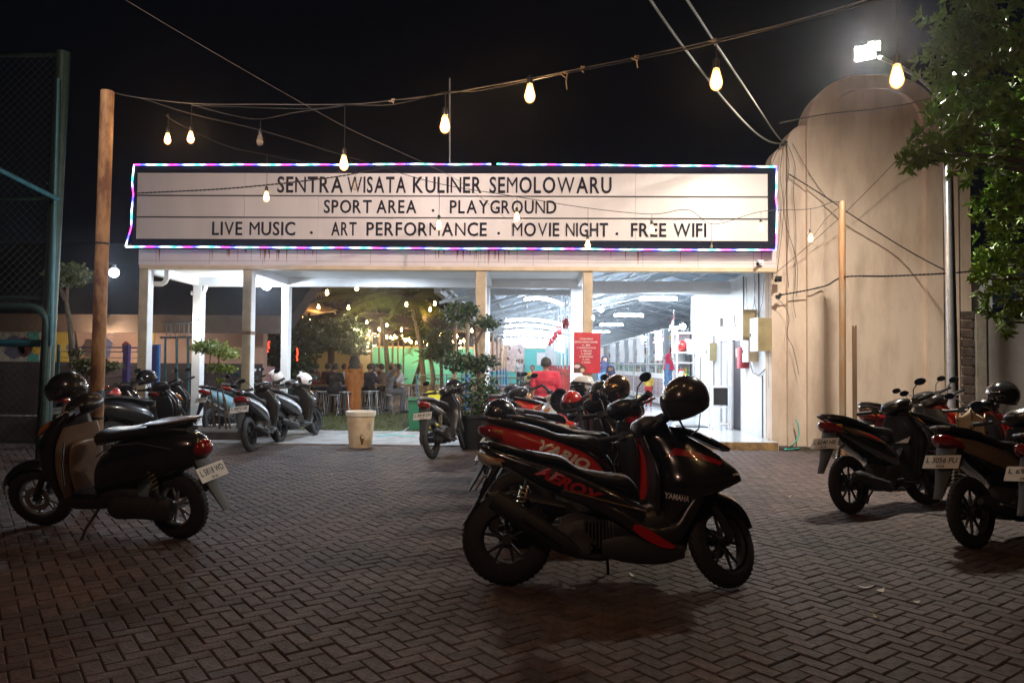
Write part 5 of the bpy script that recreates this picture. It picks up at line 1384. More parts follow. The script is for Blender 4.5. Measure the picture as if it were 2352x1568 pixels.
def goods(b, x0, x1, y0, y1, z, h, r, n):
    for _ in range(n):
        s = r.uniform(.05, .13); hh = r.uniform(.4, 1)*h
        x, y = r.uniform(x0+s/2, x1-s/2), r.uniform(y0, y1)
        mi = r.randrange(6)
        if r.random() < .5: b.box((x, y, z+hh/2), (s, s*.8, hh), r.uniform(-.2, .2), mi)
        else: b.lathe([(s*.4, 0), (s*.42, hh*.7), (s*.2, hh*.85), (s*.15, hh)], 8, Matrix.Translation((x, y, z)), mi)
GM = [mat('goods_'+n, c, .4) for n, c in dict(green=(.06, .30, .14), yellow=(.7, .5, .05), white=(.7, .7, .7), red=(.5, .05, .05), blue=(.1, .25, .5), brown=(.3, .16, .08)).items()]
r = random.Random(21)
SX = 3.95
stall_names = ['nearest', 'second', 'third', 'fourth', 'fifth', 'sixth']
for k in range(6):
    y0 = 22.3+k*3.3; y1 = y0+2.9
    t = empty('food_stall', (SX+.4, (y0+y1)/2, FZ), label='white food stall with maroon menu panels, %s in the row from the entrance' % stall_names[k], cat='stall', group='food stalls along the hall')
    b = MB(); b.bb(SX, SX+.75, y0, y1, FZ+.08, FZ+1.0); b.build('counter', M['white'], t, w=True)
    b = MB(); b.bb(SX+.03, SX+.72, y0+.03, y1-.03, FZ, FZ+.079); b.build('plinth', M['satin'], t, w=True)
    for s in range(4):
        w = (y1-y0)/4
        b = MB(); b.bb(SX-.012, SX-.001, y0+s*w+.02, y0+(s+1)*w-.02, FZ+.1, FZ+1.02, 1)
        b.bb(SX-.016, SX-.0125, y0+s*w+.03, y0+(s+1)*w-.03, FZ+.28, FZ+.86, 0)
        for j in range(11): b.bb(SX-.02, SX-.0165, y0+s*w+.08+.1*((j*7) % 3), y0+(s+1)*w-.12, FZ+.31+j*.05, FZ+.325+j*.05, 1)
        b.build('menu_panel', [M['maroon'], M['banner']], t, w=True, smooth=0)
    # end panel facing the entrance
    b = MB()
    for s in range(2):
        b.bb(SX+.02+s*.37, SX+.36+s*.37, y0-.014, y0-.001, FZ+.1, FZ+1.02, 1); b.bb(SX+.04+s*.37, SX+.34+s*.37, y0-.018, y0-.0145, FZ+.25, FZ+.86, 0)
        for j in range(11): b.bb(SX+.1+s*.37, SX+.29+s*.37-.05*(j % 3), y0-.022, y0-.0185, FZ+.3+j*.05, FZ+.315+j*.05, 1)
    b.build('end_menu_panel', [M['maroon'], M['banner']], t, w=True, smooth=0)
    b = MB()
    for y in (y0, (y0+y1)/2, y1-.04):
        for x in (SX, SX+.71): b.bb(x, x+.04, y, y+.04, FZ+1.0, FZ+2.35)
    for z in (1.3, 1.6, 2.0, 2.33):
        b.bb(SX, SX+.04, y0+.04, y1-.04, FZ+z, FZ+z+.03); b.bb(SX+.71, SX+.75, y0+.04, y1-.04, FZ+z, FZ+z+.03); b.bb(SX+.04, SX+.71, y0, y0+.03, FZ+z, FZ+z+.03)
    b.build('shelf_frame', M['white_plastic'], t, w=True)
    b = MB(); b.bb(SX+.015, SX+.02, y0+.05, y1-.05, FZ+1.02, FZ+1.58); b.build('glass_pane', M['glass'], t, w=True, smooth=0)
    b = MB(); goods(b, SX+.06, SX+.7, y0+.1, y1-.1, FZ+1.0, .26, r, 26); goods(b, SX+.06, SX+.7, y0+.1, y1-.1, FZ+1.33, .24, r, 22); goods(b, SX+.1, SX+.7, y0+.1, y1-.1, FZ+1.63, .3, r, 18); goods(b, SX+.1, SX+.7, y0+.1, y1-.1, FZ+2.03, .25, r, 12)
    go = b.build('goods', GM, t, w=True); go['kind'] = 'stuff'
# hanging banners (x range, y range on the photo) near to far
for k, (xa, xb, ya, yb, Y, d) in enumerate(((2687, 2715, 1306, 1443, 19.9, 1), (2658, 2686, 1316, 1441, 20.4, 2), (2620, 2641, 1322, 1441, 22.0, 1), (2599, 2619, 1334, 1442, 22.6, 1), (2546, 2570, 1347, 1450, 24.3, 1), (2531, 2549, 1354, 1451, 25.2, 1), (2516, 2532, 1357, 1449, 26.2, 1), (2498, 2518, 1361, 1450, 27.1, 1), (2480, 2491, 1366, 1450, 29, 1), (2466, 2479, 1369, 1448, 30, 1), (2440, 2457, 1378, 1449, 32, 1), (2416, 2431, 1384, 1446, 35, 1), (2402, 2412, 1391, 1448, 38, 1))):
    p, q = at(xa/1.7415, ya/1.7415, Y), at(xb/1.7415, yb/1.7415, Y)
    t = empty('banner', ((p.x+q.x)/2, Y, q.z), label='plain white hanging banner, %s from the entrance over the stalls' % ['first', 'second', 'third', 'fourth', 'fifth', 'sixth', 'seventh', 'eighth', 'ninth', 'tenth', 'eleventh', 'twelfth', 'thirteenth'][k], cat='banner', group='white banners over the stalls')
    b = MB(); n = 8; vs = []
    for i in range(n+1):
        for j in range(7):
            vs.append((p.x+(q.x-p.x)*i/n+.01*sin(j), Y+.35*(i/n)*(1 if k % 2 else -1)+.02*sin(j*1.1+i), q.z+(p.z-q.z)*j/6))
    b.add(vs, [(i*7+j, (i+1)*7+j, (i+1)*7+j+1, i*7+j+1) for i in range(n) for j in range(6)]); b.build('sheet', M['banner'], t, w=True, smooth=80)
    b = MB(); b.tube([(p.x-.01, Y, p.z+.01), (q.x+.01, Y, p.z+.01)], .01, 6); b.build('rod', M['alu'], t, w=True)
# glass cabinet facing the entrance
t = empty('goods_cabinet', (3.75, 19.0, FZ), label='white cabinet with glass shelves of colourful packets beside the room corner', cat='cabinet')
y0 = 18.6; b = MB()
for x in (3.62, 4.02):
    b.bb(x, x+.04, y0, y0+.04, FZ, 2.2); b.bb(x, x+.04, y0+.5, y0+.54, FZ, 2.2)
for z in (FZ+.5, .98, 1.42, 1.68, 2.17): b.bb(3.66, 4.02, y0, y0+.54, z, z+.035)
b.build('frame', M['white_plastic'], t, w=True)
b = MB(); b.bb(3.63, 4.05, y0+.52, y0+.535, FZ, 2.2); b.bb(3.63, 4.05, y0+.02, y0+.5, FZ, FZ+.499); b.build('back_panel', M['white'], t, w=True)
b = MB(); goods(b, 3.68, 4.0, y0+.08, y0+.45, 1.02, .3, r, 26); goods(b, 3.68, 4.0, y0+.08, y0+.45, 1.2, .15, r, 10); b.build('goods', GM, t, w=True)['kind'] = 'stuff'
b = MB(); b.box((3.93, y0+.2, 1.57), (.16, .2, .17)); b.build('black_screen', M['gblack'], t, w=True)
b = MB(); b.ball((3.8, y0+.2, 1.86), (.14, .14, .15), 12, 8); o = b.build('red_bag', M['mred']); tag(o, 'red plastic bag bulging on top shelf of the white cabinet', 'bag')
b = MB(); b.ball((3.78, y0+.2, 2.26), (.1, .1, .08), 12, 8); o = b.build('black_pot', M['gblack']); tag(o, 'small black pot on top of the white goods cabinet', 'pot')
# red-white flag
q = at(1548, 748, 19.2); t = empty('flag', q, label='small red and white flag standing above the stall banners', cat='flag')
b = MB(); b.tube([(0, 0, -.3), (0, 0, .42)], .008, 6); b.build('staff', M['steel'], t)
for nm, z0, z1, mt in (('red_half', .20, .40, 'red_paint'), ('white_half', .0, .199, 'white')):
    b = MB(); vs = []
    for i in range(7):
        f = i/6; vs += [(-.14*f*(.6 if nm == 'red_half' else 1), .02*sin(f*6), z0-.16*f), (-.14*f*(.3 if nm == 'red_half' else .8), .02*sin(f*6), z1-.2*f)]
    b.add(vs, [(2*i, 2*i+2, 2*i+3, 2*i+1) for i in range(6)]); b.build(nm, M[mt], t, smooth=80)
# round fan-like drum on the floor and a menu board
q = gr(1477, 925, FZ); t = empty('round_gong', (2.85, 22.6, FZ), label='round pale disc board leaning beside the stall counters', cat='board')
b = MB(); b.lathe([(0, -.03), (.16, -.03), (.175, 0), (.16, .03), (0, .03)], 24, Matrix.Translation((.52, .6, .18)) @ Matrix.Rotation(radians(60), 4, 'Z') @ Matrix.Rotation(pi/2, 4, 'Y')); b.build('disc', M['cream_strip'], t)
b = MB(); b.lathe([(.165, -.035), (.185, -.035), (.185, .035), (.165, .035)], 24, Matrix.Translation((.52, .6, .18)) @ Matrix.Rotation(radians(60), 4, 'Z') @ Matrix.Rotation(pi/2, 4, 'Y'), closed=True); b.build('rim', M['satin'], t)
# hall end wall and garden walls
ew = empty('teal_wall', (-4, 50, 0), label='teal painted boundary wall at the far end of the garden', cat='wall')
m = MB(); m.bb(-14.5, 3.0, 50, 50.3, 0, 2.45); m.build('wall_face', M['teal_wall'], ew, w=True)
m = MB(); m.bb(-14.5, 3.0, 49.9, 50.4, 2.452, 2.55); m.build('coping', M['cream_strip'], ew, w=True)
for (xx, zz, w_, h_) in ((.35, 1.35, .55, .85), (1.2, 1.35, .5, .8), (-4.0, 1.3, .5, .35)):
    m = MB(); m.bb(xx, xx+w_, 49.96, 49.99, zz, zz+h_); m.build('pasted_notice', M['banner'], ew, w=True)
mu = empty('group_mural', (-2.3, 49.7, 0), label='wide photo-like printed board of many small figures on the teal wall', cat='board')
m = MB(); m.bb(-3.9, -.5, 49.85, 49.9, .9, 2.9); m.build('board', mat('mural_print', (.45, .36, .42), .6, var=.7, vs=3.5, col2=(.75, .68, .62)), mu, w=True)
b = MB(); r = random.Random(8)
for i in range(60): x, z = -3.7+3.0*r.random(), 1.0+1.6*r.random(); b.box((x, 49.84, z), (.1, .01, .16), None, r.randrange(4))
b.build('printed_figures', [M['mural_white'], M['c_maroon'], M['mural_blue'], M['c_brown']], mu, w=True, smooth=0)['kind'] = 'stuff'
m = MB(); m.bb(1.6, 11, 55.5, 55.8, 0, 4.3); m.build('hall_end_wall', M['white'], label='white end wall closing the far end of the food hall', cat='wall')
yw = empty('yellow_building', (-13, 40, 0), label='low pale yellow building behind the garden tables', cat='building')
m = MB(); m.bb(-17, -9.2, 38, 42, 0, 2.9); m.build('wall', M['yellow_wall'], yw, w=True)
m = MB(); m.bb(-17.4, -8.9, 37.5, 42.4, 2.902, 3.05); m.build('roof', M['tarp'], yw, w=True)
m = MB(); m.bb(-10.9, -10.6, 37.95, 37.99, 2.1, 2.4); m.build('wall_sign', M['lens_red'], yw, w=True)
t = empty('striped_canopy_stand', (-10.9, 31, 0), label='tall striped roll of cloth standing before the yellow building', cat='display')
b = MB()
for i in range(16): b.lathe([(.28, .9+i*.11), (.28, .955+i*.11)], 16, Matrix.Translation((-8.55, 27, 0)), 0); b.lathe([(.275, .955+i*.11), (.275, 1.01+i*.11)], 16, Matrix.Translation((-8.55, 27, 0)), 1)
b.build('striped_cloth', [M['white'], M['c_grey']], t, w=True)
b = MB(); b.tube([(-8.55, 27, 0), (-8.55, 27, 2.8)], .03, 8); b.build('pole', M['steel'], t, w=True)
# garden poles
k = 0
for (x, ya, yb, Y, mt) in ((1488, 1320, 1450, 34, 'bamboo'), (1518, 1330, 1452, 37, 'bamboo'), (1571, 1360, 1450, 40, 'bamboo'), (1593, 1340, 1450, 44, 'bamboo'), (1615, 1360, 1450, 40, 'bamboo'), (1438, 1325, 1450, 30, 'bamboo'), (1053, 1245, 1450, 22, 'rust_pole')):
    p = at(x/1.7415, ya/1.7415, Y); m = MB(); m.tube([(p.x, Y, -.02), (p.x, Y, p.z)], .05 if Y > 25 else .045, 8)
    m.build('garden_pole', M[mt], label=['tall pale pole in the garden carrying light strings, leftmost by the standing guests', 'slim pole in the garden just right of the pale leftmost one', 'pole under the thick cluster of garden lights', 'thin dark pole right of the light cluster', 'pale pole before the right part of the teal wall', 'pole rising from the dark tree beside the guests', 'rust brown post between the second pillar and the dark bush'][k], cat='pole', group='poles of the garden lights'); k += 1
p = at(1030, 680, 16); m = MB(); m.tube([(p.x-.05, 18, 0), (p.x-.05, 18, 3.0)], .04, 8); m.build('garden_pole', M['rust_pole'], label='orange rusty post under the left eave of the hall roof', cat='pole')
# leaning trunk of the palm
# tarpaulins and awnings over the garden
def sheet(name, pts, mt, label, cat='awning', sag=.25, n=8):
    a, b_, c, d = [Vector(p) for p in pts]; b = MB(); vs = []
    for i in range(n+1):
        for j in range(n+1):
            u, v = i/n, j/n; p = (a.lerp(b_, u)).lerp(d.lerp(c, u), v); p.z -= sag*sin(pi*u)*sin(pi*v)+.04*sin(i*2.3)*sin(j*1.7); vs.append(p)
    b.add(vs, [(i*(n+1)+j, (i+1)*(n+1)+j, (i+1)*(n+1)+j+1, i*(n+1)+j+1) for i in range(n) for j in range(n)])
    o = b.build(name, M[mt], label=label, cat=cat, smooth=80)
    sm = o.modifiers.new('thickness', 'SOLIDIFY'); sm.thickness = .01
    return o
Ya = 30
q1, q2 = at(1360/1.7415, 1258/1.7415, Ya), at(1790/1.7415, 1280/1.7415, Ya)
sheet('tarpaulin', [(q1.x, 28, q1.z+.15), (q2.x, 28, q2.z-.1), (q2.x, 46, q2.z+.2), (q1.x, 46, q1.z+.2)], 'tarp_brown', 'dark brown tarpaulin stretched over the far garden tables')
q1, q2 = at(1160/1.7415, 1250/1.7415, 24), at(1255/1.7415, 1275/1.7415, 24)
sheet('awning', [(q1.x, 23, q1.z), (q2.x, 23, q2.z), (q2.x, 27, q2.z+.5), (q1.x, 27, q1.z+.6)], 'cream_strip', 'cream awning edge right of the bright rear pillar', sag=.05)
q1, q2 = at(860/1.7415, 1255/1.7415, 21), at(1010/1.7415, 1245/1.7415, 21)
sheet('awning', [(q1.x-1.2, 20, q1.z-.1), (q2.x, 20, q2.z+.15), (q2.x, 26, q2.z+.6), (q1.x-1.2, 26, q1.z+.5)], 'tarp', 'grey awning behind the second pillar over a snack booth', sag=.1)
# snack booth with blue board
bt = empty('snack_booth', (-6.9, 20, 0), label='snack booth with blue lettered board under the grey awning', cat='booth')
q1, q2 = at(880/1.7415, 1345/1.7415, 20), at(943/1.7415, 1408/1.7415, 20)
b = MB(); b.bb(q1.x-.5, q2.x, 20, 20.04, q2.z, q1.z); b.build('board', M['white'], bt, w=True)
b = MB()
for i in range(6):
    x = q1.x-.45+i*.17; b.bb(x, x+.13, 19.985, 19.998, q2.z+.32, q1.z-.03)
b.bb(q1.x-.47, q2.x-.02, 19.985, 19.998, q2.z+.02, q2.z+.27); b.build('blue_field', M['blue_paint'], bt, w=True, smooth=0)
b = MB(); text_into(b, 'KOM', Matrix.Translation(((q1.x-.5+q2.x)/2, 19.98, q2.z+.15)) @ Matrix.Rotation(pi/2, 4, 'X'), w=.6, h=.17, bold=.03); b.build('lettering', M['white'], bt, w=True, smooth=0)
b = MB(); b.bb(q1.x-.6, q2.x+.05, 20.05, 21.4, 0, 1.0); b.build('counter', M['white'], bt, w=True)
# pink drinks display
q1, q2 = at(985/1.7415, 1410/1.7415, 18.5), at(1065/1.7415, 1540/1.7415, 18.5)
pk = empty('drinks_display', ((q1.x+q2.x)/2, 18.5, 0), label='pink and white drinks display behind the second pillar', cat='display')
b = MB(); b.bb(q1.x, q2.x, 18.5, 19.1, 0, q1.z-.35); b.build('counter', mat('pink_panel', (.55, .25, .28), .5, var=.3, vs=4), pk, w=True)
b = MB(); b.bb(q1.x+.05, q1.x+.25, 18.4, 18.45, .9, q1.z+.05); b.build('banner', mat('pink_banner', (.75, .2, .35), .5, var=.2), pk, w=True)
b = MB()
for i in range(6): b.bb(q1.x+.3, q2.x-.03, 18.485, 18.498, .55+i*.1, .58+i*.1)
b.build('print_lines', M['banner'], pk, w=True, smooth=0)

# ================================================================== PLAYGROUND ON THE LEFT
pg = empty('mural_building', (-14, 18.5, 0), label='low building with a colourful painted wall and dark roof behind the playground', cat='building')
YM = 18.0
mz1, mz0 = at(200, 765, YM).z, at(200, 832, YM).z
m = MB(); m.bb(-22, -6.6, YM, YM+.3, 0, mz1+.25); m.build('wall', M['pink_wall'], pg, w=True)
m = MB(); m.bb(-22, -6.6, YM-.05, YM-.003, 0, mz0); m.build('dark_plinth', mat('dark_plinth', (.06, .045, .05), .85, var=.5, vs=2), pg, w=True)
def mx(px, Y=YM): return at(px/1.7415, 800, Y).x
rr = random.Random(4)
for nm, xa, xb, mt in (('white_mural_panel', -120, 110, 'mural_white'), ('teal_mural_panel', 112, 158, 'mural_teal'), ('yellow_mural_panel', 225, 278, 'mural_yellow'), ('yellow_mural_panel', 580, 618, 'mural_yellow')):
    m = MB(); m.bb(mx(xa), mx(xb), YM-.02, YM-.004, mz0+.01, mz1+.02); m.build(nm, M[mt], pg, w=True)
for i, (px, w, h, mt) in enumerate(((60, .5, .6, 'mural_blue'), (100, .35, .5, 'c_maroon'), (290, .25, .4, 'mural_blue'), (355, .3, .45, 'c_brown'), (425, .35, .5, 'mural_blue'), (505, .2, .35, 'c_maroon'), (595, .35, .45, 'mural_white'), (150, .3, .35, 'mural_yellow'))):
    x = mx(px); zc_ = (mz0+mz1)/2
    b = MB(); pts = [(x+w*.5*cos(2*pi*k/12)*(1+.3*sin(3*k+i)), YM-.024, zc_+h*.5*sin(2*pi*k/12)) for k in range(12)]
    b.add(pts, [tuple(range(12))]); b.build('painted_figure', M[mt], pg, w=True, smooth=0)
m = MB(); ez = at(400, 740, YM-.8).z
vs = [(-22, YM-1.0, mz1+.0), (-5.6, YM-1.0, mz1+.0), (-5.6, YM+3.5, mz1+2.4), (-22, YM+3.5, mz1+2.4), (-22, YM-1.0, mz1+.38), (-5.6, YM-1.0, mz1+.38), (-5.6, YM+3.5, mz1+2.8), (-22, YM+3.5, mz1+2.8)]
m.add(vs, [(0, 3, 2, 1), (4, 5, 6, 7), (0, 1, 5, 4), (1, 2, 6, 5), (2, 3, 7, 6), (3, 0, 4, 7)]); m.build('roof', M['roof_dark'], pg, w=True, smooth=0)
m = MB(); m.bb(-22, -5.6, YM-1.06, YM-1.003, mz1-.02, mz1+.40); m.build('eave_board', M['roof_brown'], pg, w=True)
# playground rails
rl = empty('playground_rail', (-9, 15, 0), label='purple and blue playground railing between the rusty pole and the first pillar', cat='railing')
YR = 15.2
for (px, mt, w) in ((300, 'green_steel', .04), (415, 'teal_steel', .045), (502, 'purple', .11), (617, 'purple', .10), (630, 'blue_paint', .07), (232, 'teal_steel', .05)):
    x = mx(px, YR); zt_ = at(px/1.7415, 1378/1.7415, YR).z
    m = MB(); m.bb(x-w/2, x+w/2, YR, YR+w, 0, zt_); m.build('post', M[mt], rl, w=True)
for (ya, yb, xa, xb, mt) in ((1386, 1392, 280, 617, 'purple'), (1404, 1408, 225, 617, 'mural_blue'), (1429, 1432, 225, 617, 'steel'), (1457, 1460, 225, 617, 'mural_blue'), (1505, 1508, 415, 617, 'steel'), (1545, 1548, 415, 617, 'steel')):
    z1, z0 = at(400/1.7415, ya/1.7415, YR).z, at(400/1.7415, yb/1.7415, YR).z
    m = MB(); m.bb(mx(xa, YR), mx(xb, YR), YR+.12, YR+.15, z0, z1); m.build('rail', M[mt], rl, w=True)
sw = empty('swing_frame', (-6.6, 16, 0), label='teal swing frame with grey top rack seen between the left pillars', cat='swing')
for px in (715, 668, 760):
    x = mx(px, 16.5); m = MB(); m.tube([(x, 16.5, 0), (x-.05, 16.5, 1.9)], .03, 8); m.build('leg', M['teal_steel'], sw, w=True)
m = MB(); m.tube([(mx(640, 16.5), 16.5, 1.9), (mx(770, 16.5), 16.5, 1.92)], .025, 8); m.build('top_bar', M['steel'], sw, w=True)
for i in range(6):
    x = mx(655+i*18, 16.5); m = MB(); m.tube([(x, 16.6, 1.92), (x, 16.6, 2.25)], .014, 6); m.build('rack_bar', M['steel'], sw, w=True)
m = MB(); m.tube([(mx(640, 16.5), 16.6, 2.25), (mx(770, 16.5), 16.6, 2.25)], .02, 6); m.build('rack_rail', M['steel'], sw, w=True)

# ================================================================== SPORTS FENCE ON THE LEFT
YC = 9.6
fp_t, fp_f = at(146, 120, YC), at(95, 1000, YC)
fe = empty('chain_link_fence', (fp_f.x, YC, 0), label='tall green steel sports fence with chain-link mesh at the left edge', cat='fence')
topx, botx = at(146, 120, YC).x, at(100, 960, YC).x
b = MB(); b.tube([(botx, YC, -.02), (topx, YC, fp_t.z)], .085, 12); b.build('main_post', M['green_steel'], fe, w=True)
b = MB(); b.tube([(botx+.17, YC-.15, 1.55), (topx+.02, YC-.12, fp_t.z-.4)], .022, 8); b.build('side_pipe', M['teal_steel'], fe, w=True)
def rail(x0, x1, z, rad, mt='green_steel', y=YC, z2=None, y2=None):
    b = MB(); b.tube([(x0, y, z), (x1, y2 if y2 is not None else y, z2 if z2 is not None else z)], rad, 8); return b.build('rail', M[mt], fe, w=True)
xl = -10.8
z_ = lambda y: at(60, y, YC).z
rail(xl, topx, z_(127), .03); rail(xl, topx-.03, z_(456), .025)
rail(xl, botx, z_(683), .022); rail(xl, botx, z_(788), .05, 'teal_steel')
b = MB(); g_t = at(0, 410, 7.6); b.tube([(g_t.x-.8, 6.9, g_t.z+.55), tuple(at(134, 458, YC-.1))], .03, 8); b.build('stay', M['teal_steel'], fe, w=True)
# gate leaf with rounded corner
c1 = at(100, 705, YC-.12); xq = at(106, 900, YC-.12).x
pts = [(xl, YC-.12, c1.z)]+[(xq-.25+.25*sin(a), YC-.12, c1.z-.25+.25*cos(a)) for a in [radians(i*18) for i in range(6)]]+[(xq-.03, YC-.12, .05)]
b = MB(); b.tube(pts, .05, 10); b.build('gate_frame', M['green_steel'], fe, w=True)
# mesh: diagonal wires
wm_ = MB(); x0m, x1m, z0m, z1m = xl, (topx+botx)/2, .1, fp_t.z-.05
sp = .075; nW = 0
for s in (-1, 1):
    c = x0m-(z1m-z0m)
    while c < x1m+(z1m-z0m):
        pts = []
        if s > 0: xa, za, xb, zb2 = c, z0m, c+(z1m-z0m), z1m
        else: xa, za, xb, zb2 = c+(z1m-z0m), z0m, c, z1m
        # clip to the panel
        def cl_(t): return xa+(xb-xa)*t
        t0, t1 = 0, 1
        if xa != xb:
            ta, tb = (x0m-xa)/(xb-xa), (x1m-xa)/(xb-xa)
            t0, t1 = max(0, min(ta, tb)), min(1, max(ta, tb))
        if t1 > t0+.01:
            wm_.tube([(cl_(t0), YC+.01*s, za+(zb2-za)*t0), (cl_(t1), YC+.01*s, za+(zb2-za)*t1)], .0022, 3, caps=False)
        c += sp*1.414
wm_.build('wire_mesh', M['mesh_wire'], fe, w=True, smooth=0)['kind'] = 'stuff'
m = MB(); m.bb(-16, -7.2, 12.2, 12.6, 0, .42); m.build('low_stone_wall', mat('dark_stone', (.10, .085, .08), .9, var=.5, vs=5, bump=.7, bs=14), label='low dark stone wall behind the sports fence', cat='wall')

# ================================================================== PLANTS
def leaf_cloud(b, c, rad, n, size, r, shape=(1, 1, .45), thin=.35):
    c = Vector(c)
    for _ in range(n):
        while True:
            p = Vector((r.uniform(-1, 1), r.uniform(-1, 1), r.uniform(-1, 1)))
            if p.length < 1: break
        p = p*(.55+.45*r.random()) if r.random() < .5 else p.normalized()*r.uniform(.75, 1.05)
        p = c+Vector((p.x*rad*shape[0], p.y*rad*shape[1], p.z*rad*shape[2]))
        d = Vector((r.gauss(0, 1), r.gauss(0, 1), r.gauss(.2, .7))).normalized(); u = d.orthogonal().normalized(); u = Matrix.Rotation(r.uniform(0, 6.3), 3, d) @ u
        L = size*r.uniform(.6, 1.3); w = L*thin
        b.add([p, p+d*L*.5+u*w, p+d*L, p+d*L*.5-u*w], [(0, 1, 2, 3)])
def plant(name, label, cat, foot, trunks, clouds, leafm, size, seed, n=1, trunk_r=.03, shape=(1, 1, .45)):
    r = random.Random(seed); t = empty(name, foot, label=label, cat=cat)
    if foot[1] > 19: foot = (foot[0], foot[1], 0); t.location = foot; trunks[0][0] = Vector((trunks[0][0][0], trunks[0][0][1], -.02))
    for tr in trunks:
        b = MB(); k = len(tr); b.tube(tr, [trunk_r*(1-.5*i/(k-1)) for i in range(k)], 7); b.build('trunk', M['bark'], t, w=True)
    b = MB()
    for (c, rad) in clouds: leaf_cloud(b, c, rad, int(n*900*rad**1.6), size, r, shape)
    b.build('crown', M[leafm], t, w=True, smooth=0)['kind'] = 'stuff'
    return t
# tall cloud-pruned plant in the black pot by the third pillar
YP = 12.05
f = Vector((at(1093, 1020, YP).x, YP, 0))
P = lambda x, y, Y=YP: at(x, y, Y)
plant('topiary_tree', 'tall cloud-pruned dark green plant rising from the black pot at the third pillar', 'plant', f,
      [[f+Vector((0, 0, .4)), P(1100, 860), P(1090, 760), P(1070, 730)], [P(1100, 860), P(1062, 835)], [P(1092, 790), P(1118, 742)], [P(1100, 850), P(1118, 836)]],
      [(P(1055, 722), .30), (P(1078, 712), .18), (P(1120, 742), .19), (P(1050, 832), .28), (P(1085, 836), .26), (P(1118, 832), .2)], 'leaf_dark', .07, 3, n=3.6, shape=(1, .9, .62))
plant('potted_shrub', 'bushy green shrub at the foot of the cloud-pruned plant beside the third pillar', 'plant', f+Vector((0, -.1, .3)),
      [[f+Vector((-.05, -.1, .35)), P(1085, 920)], [f+Vector((.05, -.1, .35)), P(1120, 910)]], [(P(1085, 915), .33), (P(1110, 890), .25), (P(1095, 950), .28), (P(1128, 915), .2)], 'leaf_dark', .075, 4, n=2.2, shape=(1, .8, 1.1))
t = empty('plant_pot', f, label='big black plant pot at the foot of the third pillar', cat='pot')
b = MB(); b.lathe([(0, 0), (.22, 0), (.28, .25), (.32, .5), (.35, .5), (.35, .55), (.31, .55), (.30, .48), (0, .46)], 28); b.build('pot', M['pot_black'], t)
# left cloud-pruned plant with several thin trunks
YQ = 12.95; Q = lambda x, y, Y=YQ: at(x, y, Y)
fq = Q(500, 985)
plant('topiary_tree', 'pale green cloud-pruned plant with thin bare trunks between the left pillars', 'plant', (fq.x, YQ, .1),
      [[Q(492, 980), Q(488, 920), Q(478, 870), Q(485, 800)], [Q(505, 985), Q(500, 900), Q(492, 830)], [Q(520, 985), Q(512, 900), Q(500, 860), Q(505, 800)], [Q(530, 985), Q(518, 920), Q(502, 870)]],
      [(Q(482, 796), .30), (Q(462, 800), .2), (Q(520, 812), .26), (Q(495, 845), .17), (Q(520, 848), .18), (Q(505, 875), .08)], 'leaf_yellow', .06, 5, n=3.6, trunk_r=.018, shape=(1, .9, .42))
m = MB(); m.bbox_bev(-6.35, -4.95, 12.72, 13.9, -.02, .16, .02); m.build('planter_kerb', mat('dark_kerb', (.09, .07, .06), .9, var=.5, vs=6, bump=.5), label='low dark kerb planter around the left plant', cat='planter')
# brown-leaved shrubs behind rusty pole
YL = 8.4; Lq = lambda x, y, Y=YL: at(x, y, Y)
fl = Lq(180, 1010)
plant('layered_shrub', 'olive layered shrub growing just behind the rusty pole on the left', 'plant', (fl.x, YL, 0),
      [[Vector((fl.x, YL, 0)), Lq(190, 900), Lq(205, 850), Lq(230, 842)], [Lq(190, 900), Lq(178, 800), Lq(172, 760)]],
      [(Lq(215, 843), .22), (Lq(250, 840), .15), (Lq(190, 835), .15), (Lq(218, 938), .10), (Lq(178, 812), .09)], 'leaf_dry', .05, 6, n=4.5, trunk_r=.02, shape=(1, .8, .40))
YL2 = 10.5; Lr = lambda x, y: at(x, y, YL2)
f2 = Lr(170, 960)
plant('layered_tree', 'slim brown-leaved tree with a flat top behind the green fence post', 'tree', (f2.x, YL2, 0),
      [[Vector((f2.x, YL2, 0)), Lr(166, 800), Lr(160, 740), Lr(152, 690), Lr(156, 655)], [Lr(152, 690), Lr(130, 650)]],
      [(Lr(160, 640), .3), (Lr(135, 632), .22), (Lr(185, 632), .2), (Lr(165, 618), .2)], 'leaf_dry', .06, 7, n=4, trunk_r=.045, shape=(1, .8, .42))
# dark bushes with red light bars in the garden
YG = 21
G_ = lambda px, py, Y=YG: at(px/1.7415, py/1.7415, Y)
plant('garden_bush', 'large dark bush in the garden behind the bright rear pillar', 'bush', G_(1160, 1560), [[G_(1165, 1560), G_(1165, 1380)]],
      [(G_(1150, 1330), .8), (G_(1200, 1340), .7), (G_(1170, 1430), .75), (G_(1110, 1400), .5), (G_(1180, 1500), .6)], 'leaf_dark', .12, 8, n=2.4, shape=(1, .8, .8))
plant('garden_tree', 'spreading dark tree over the seated guests in the garden', 'tree', G_(1325, 1480, 25), [[G_(1322, 1500, 25), G_(1325, 1420, 25), G_(1320, 1350, 25), G_(1300, 1300, 25)], [G_(1323, 1400, 25), G_(1290, 1350, 25)], [G_(1323, 1400, 25), G_(1370, 1350, 25)]],
      [(G_(1290, 1340, 25), 1.0), (G_(1340, 1320, 25), 1.1), (G_(1385, 1370, 25), .8), (G_(1270, 1380, 25), .6), (G_(1420, 1390, 25), .6)], 'leaf_dark', .14, 9, n=1.2, trunk_r=.14, shape=(1, 1, .45))
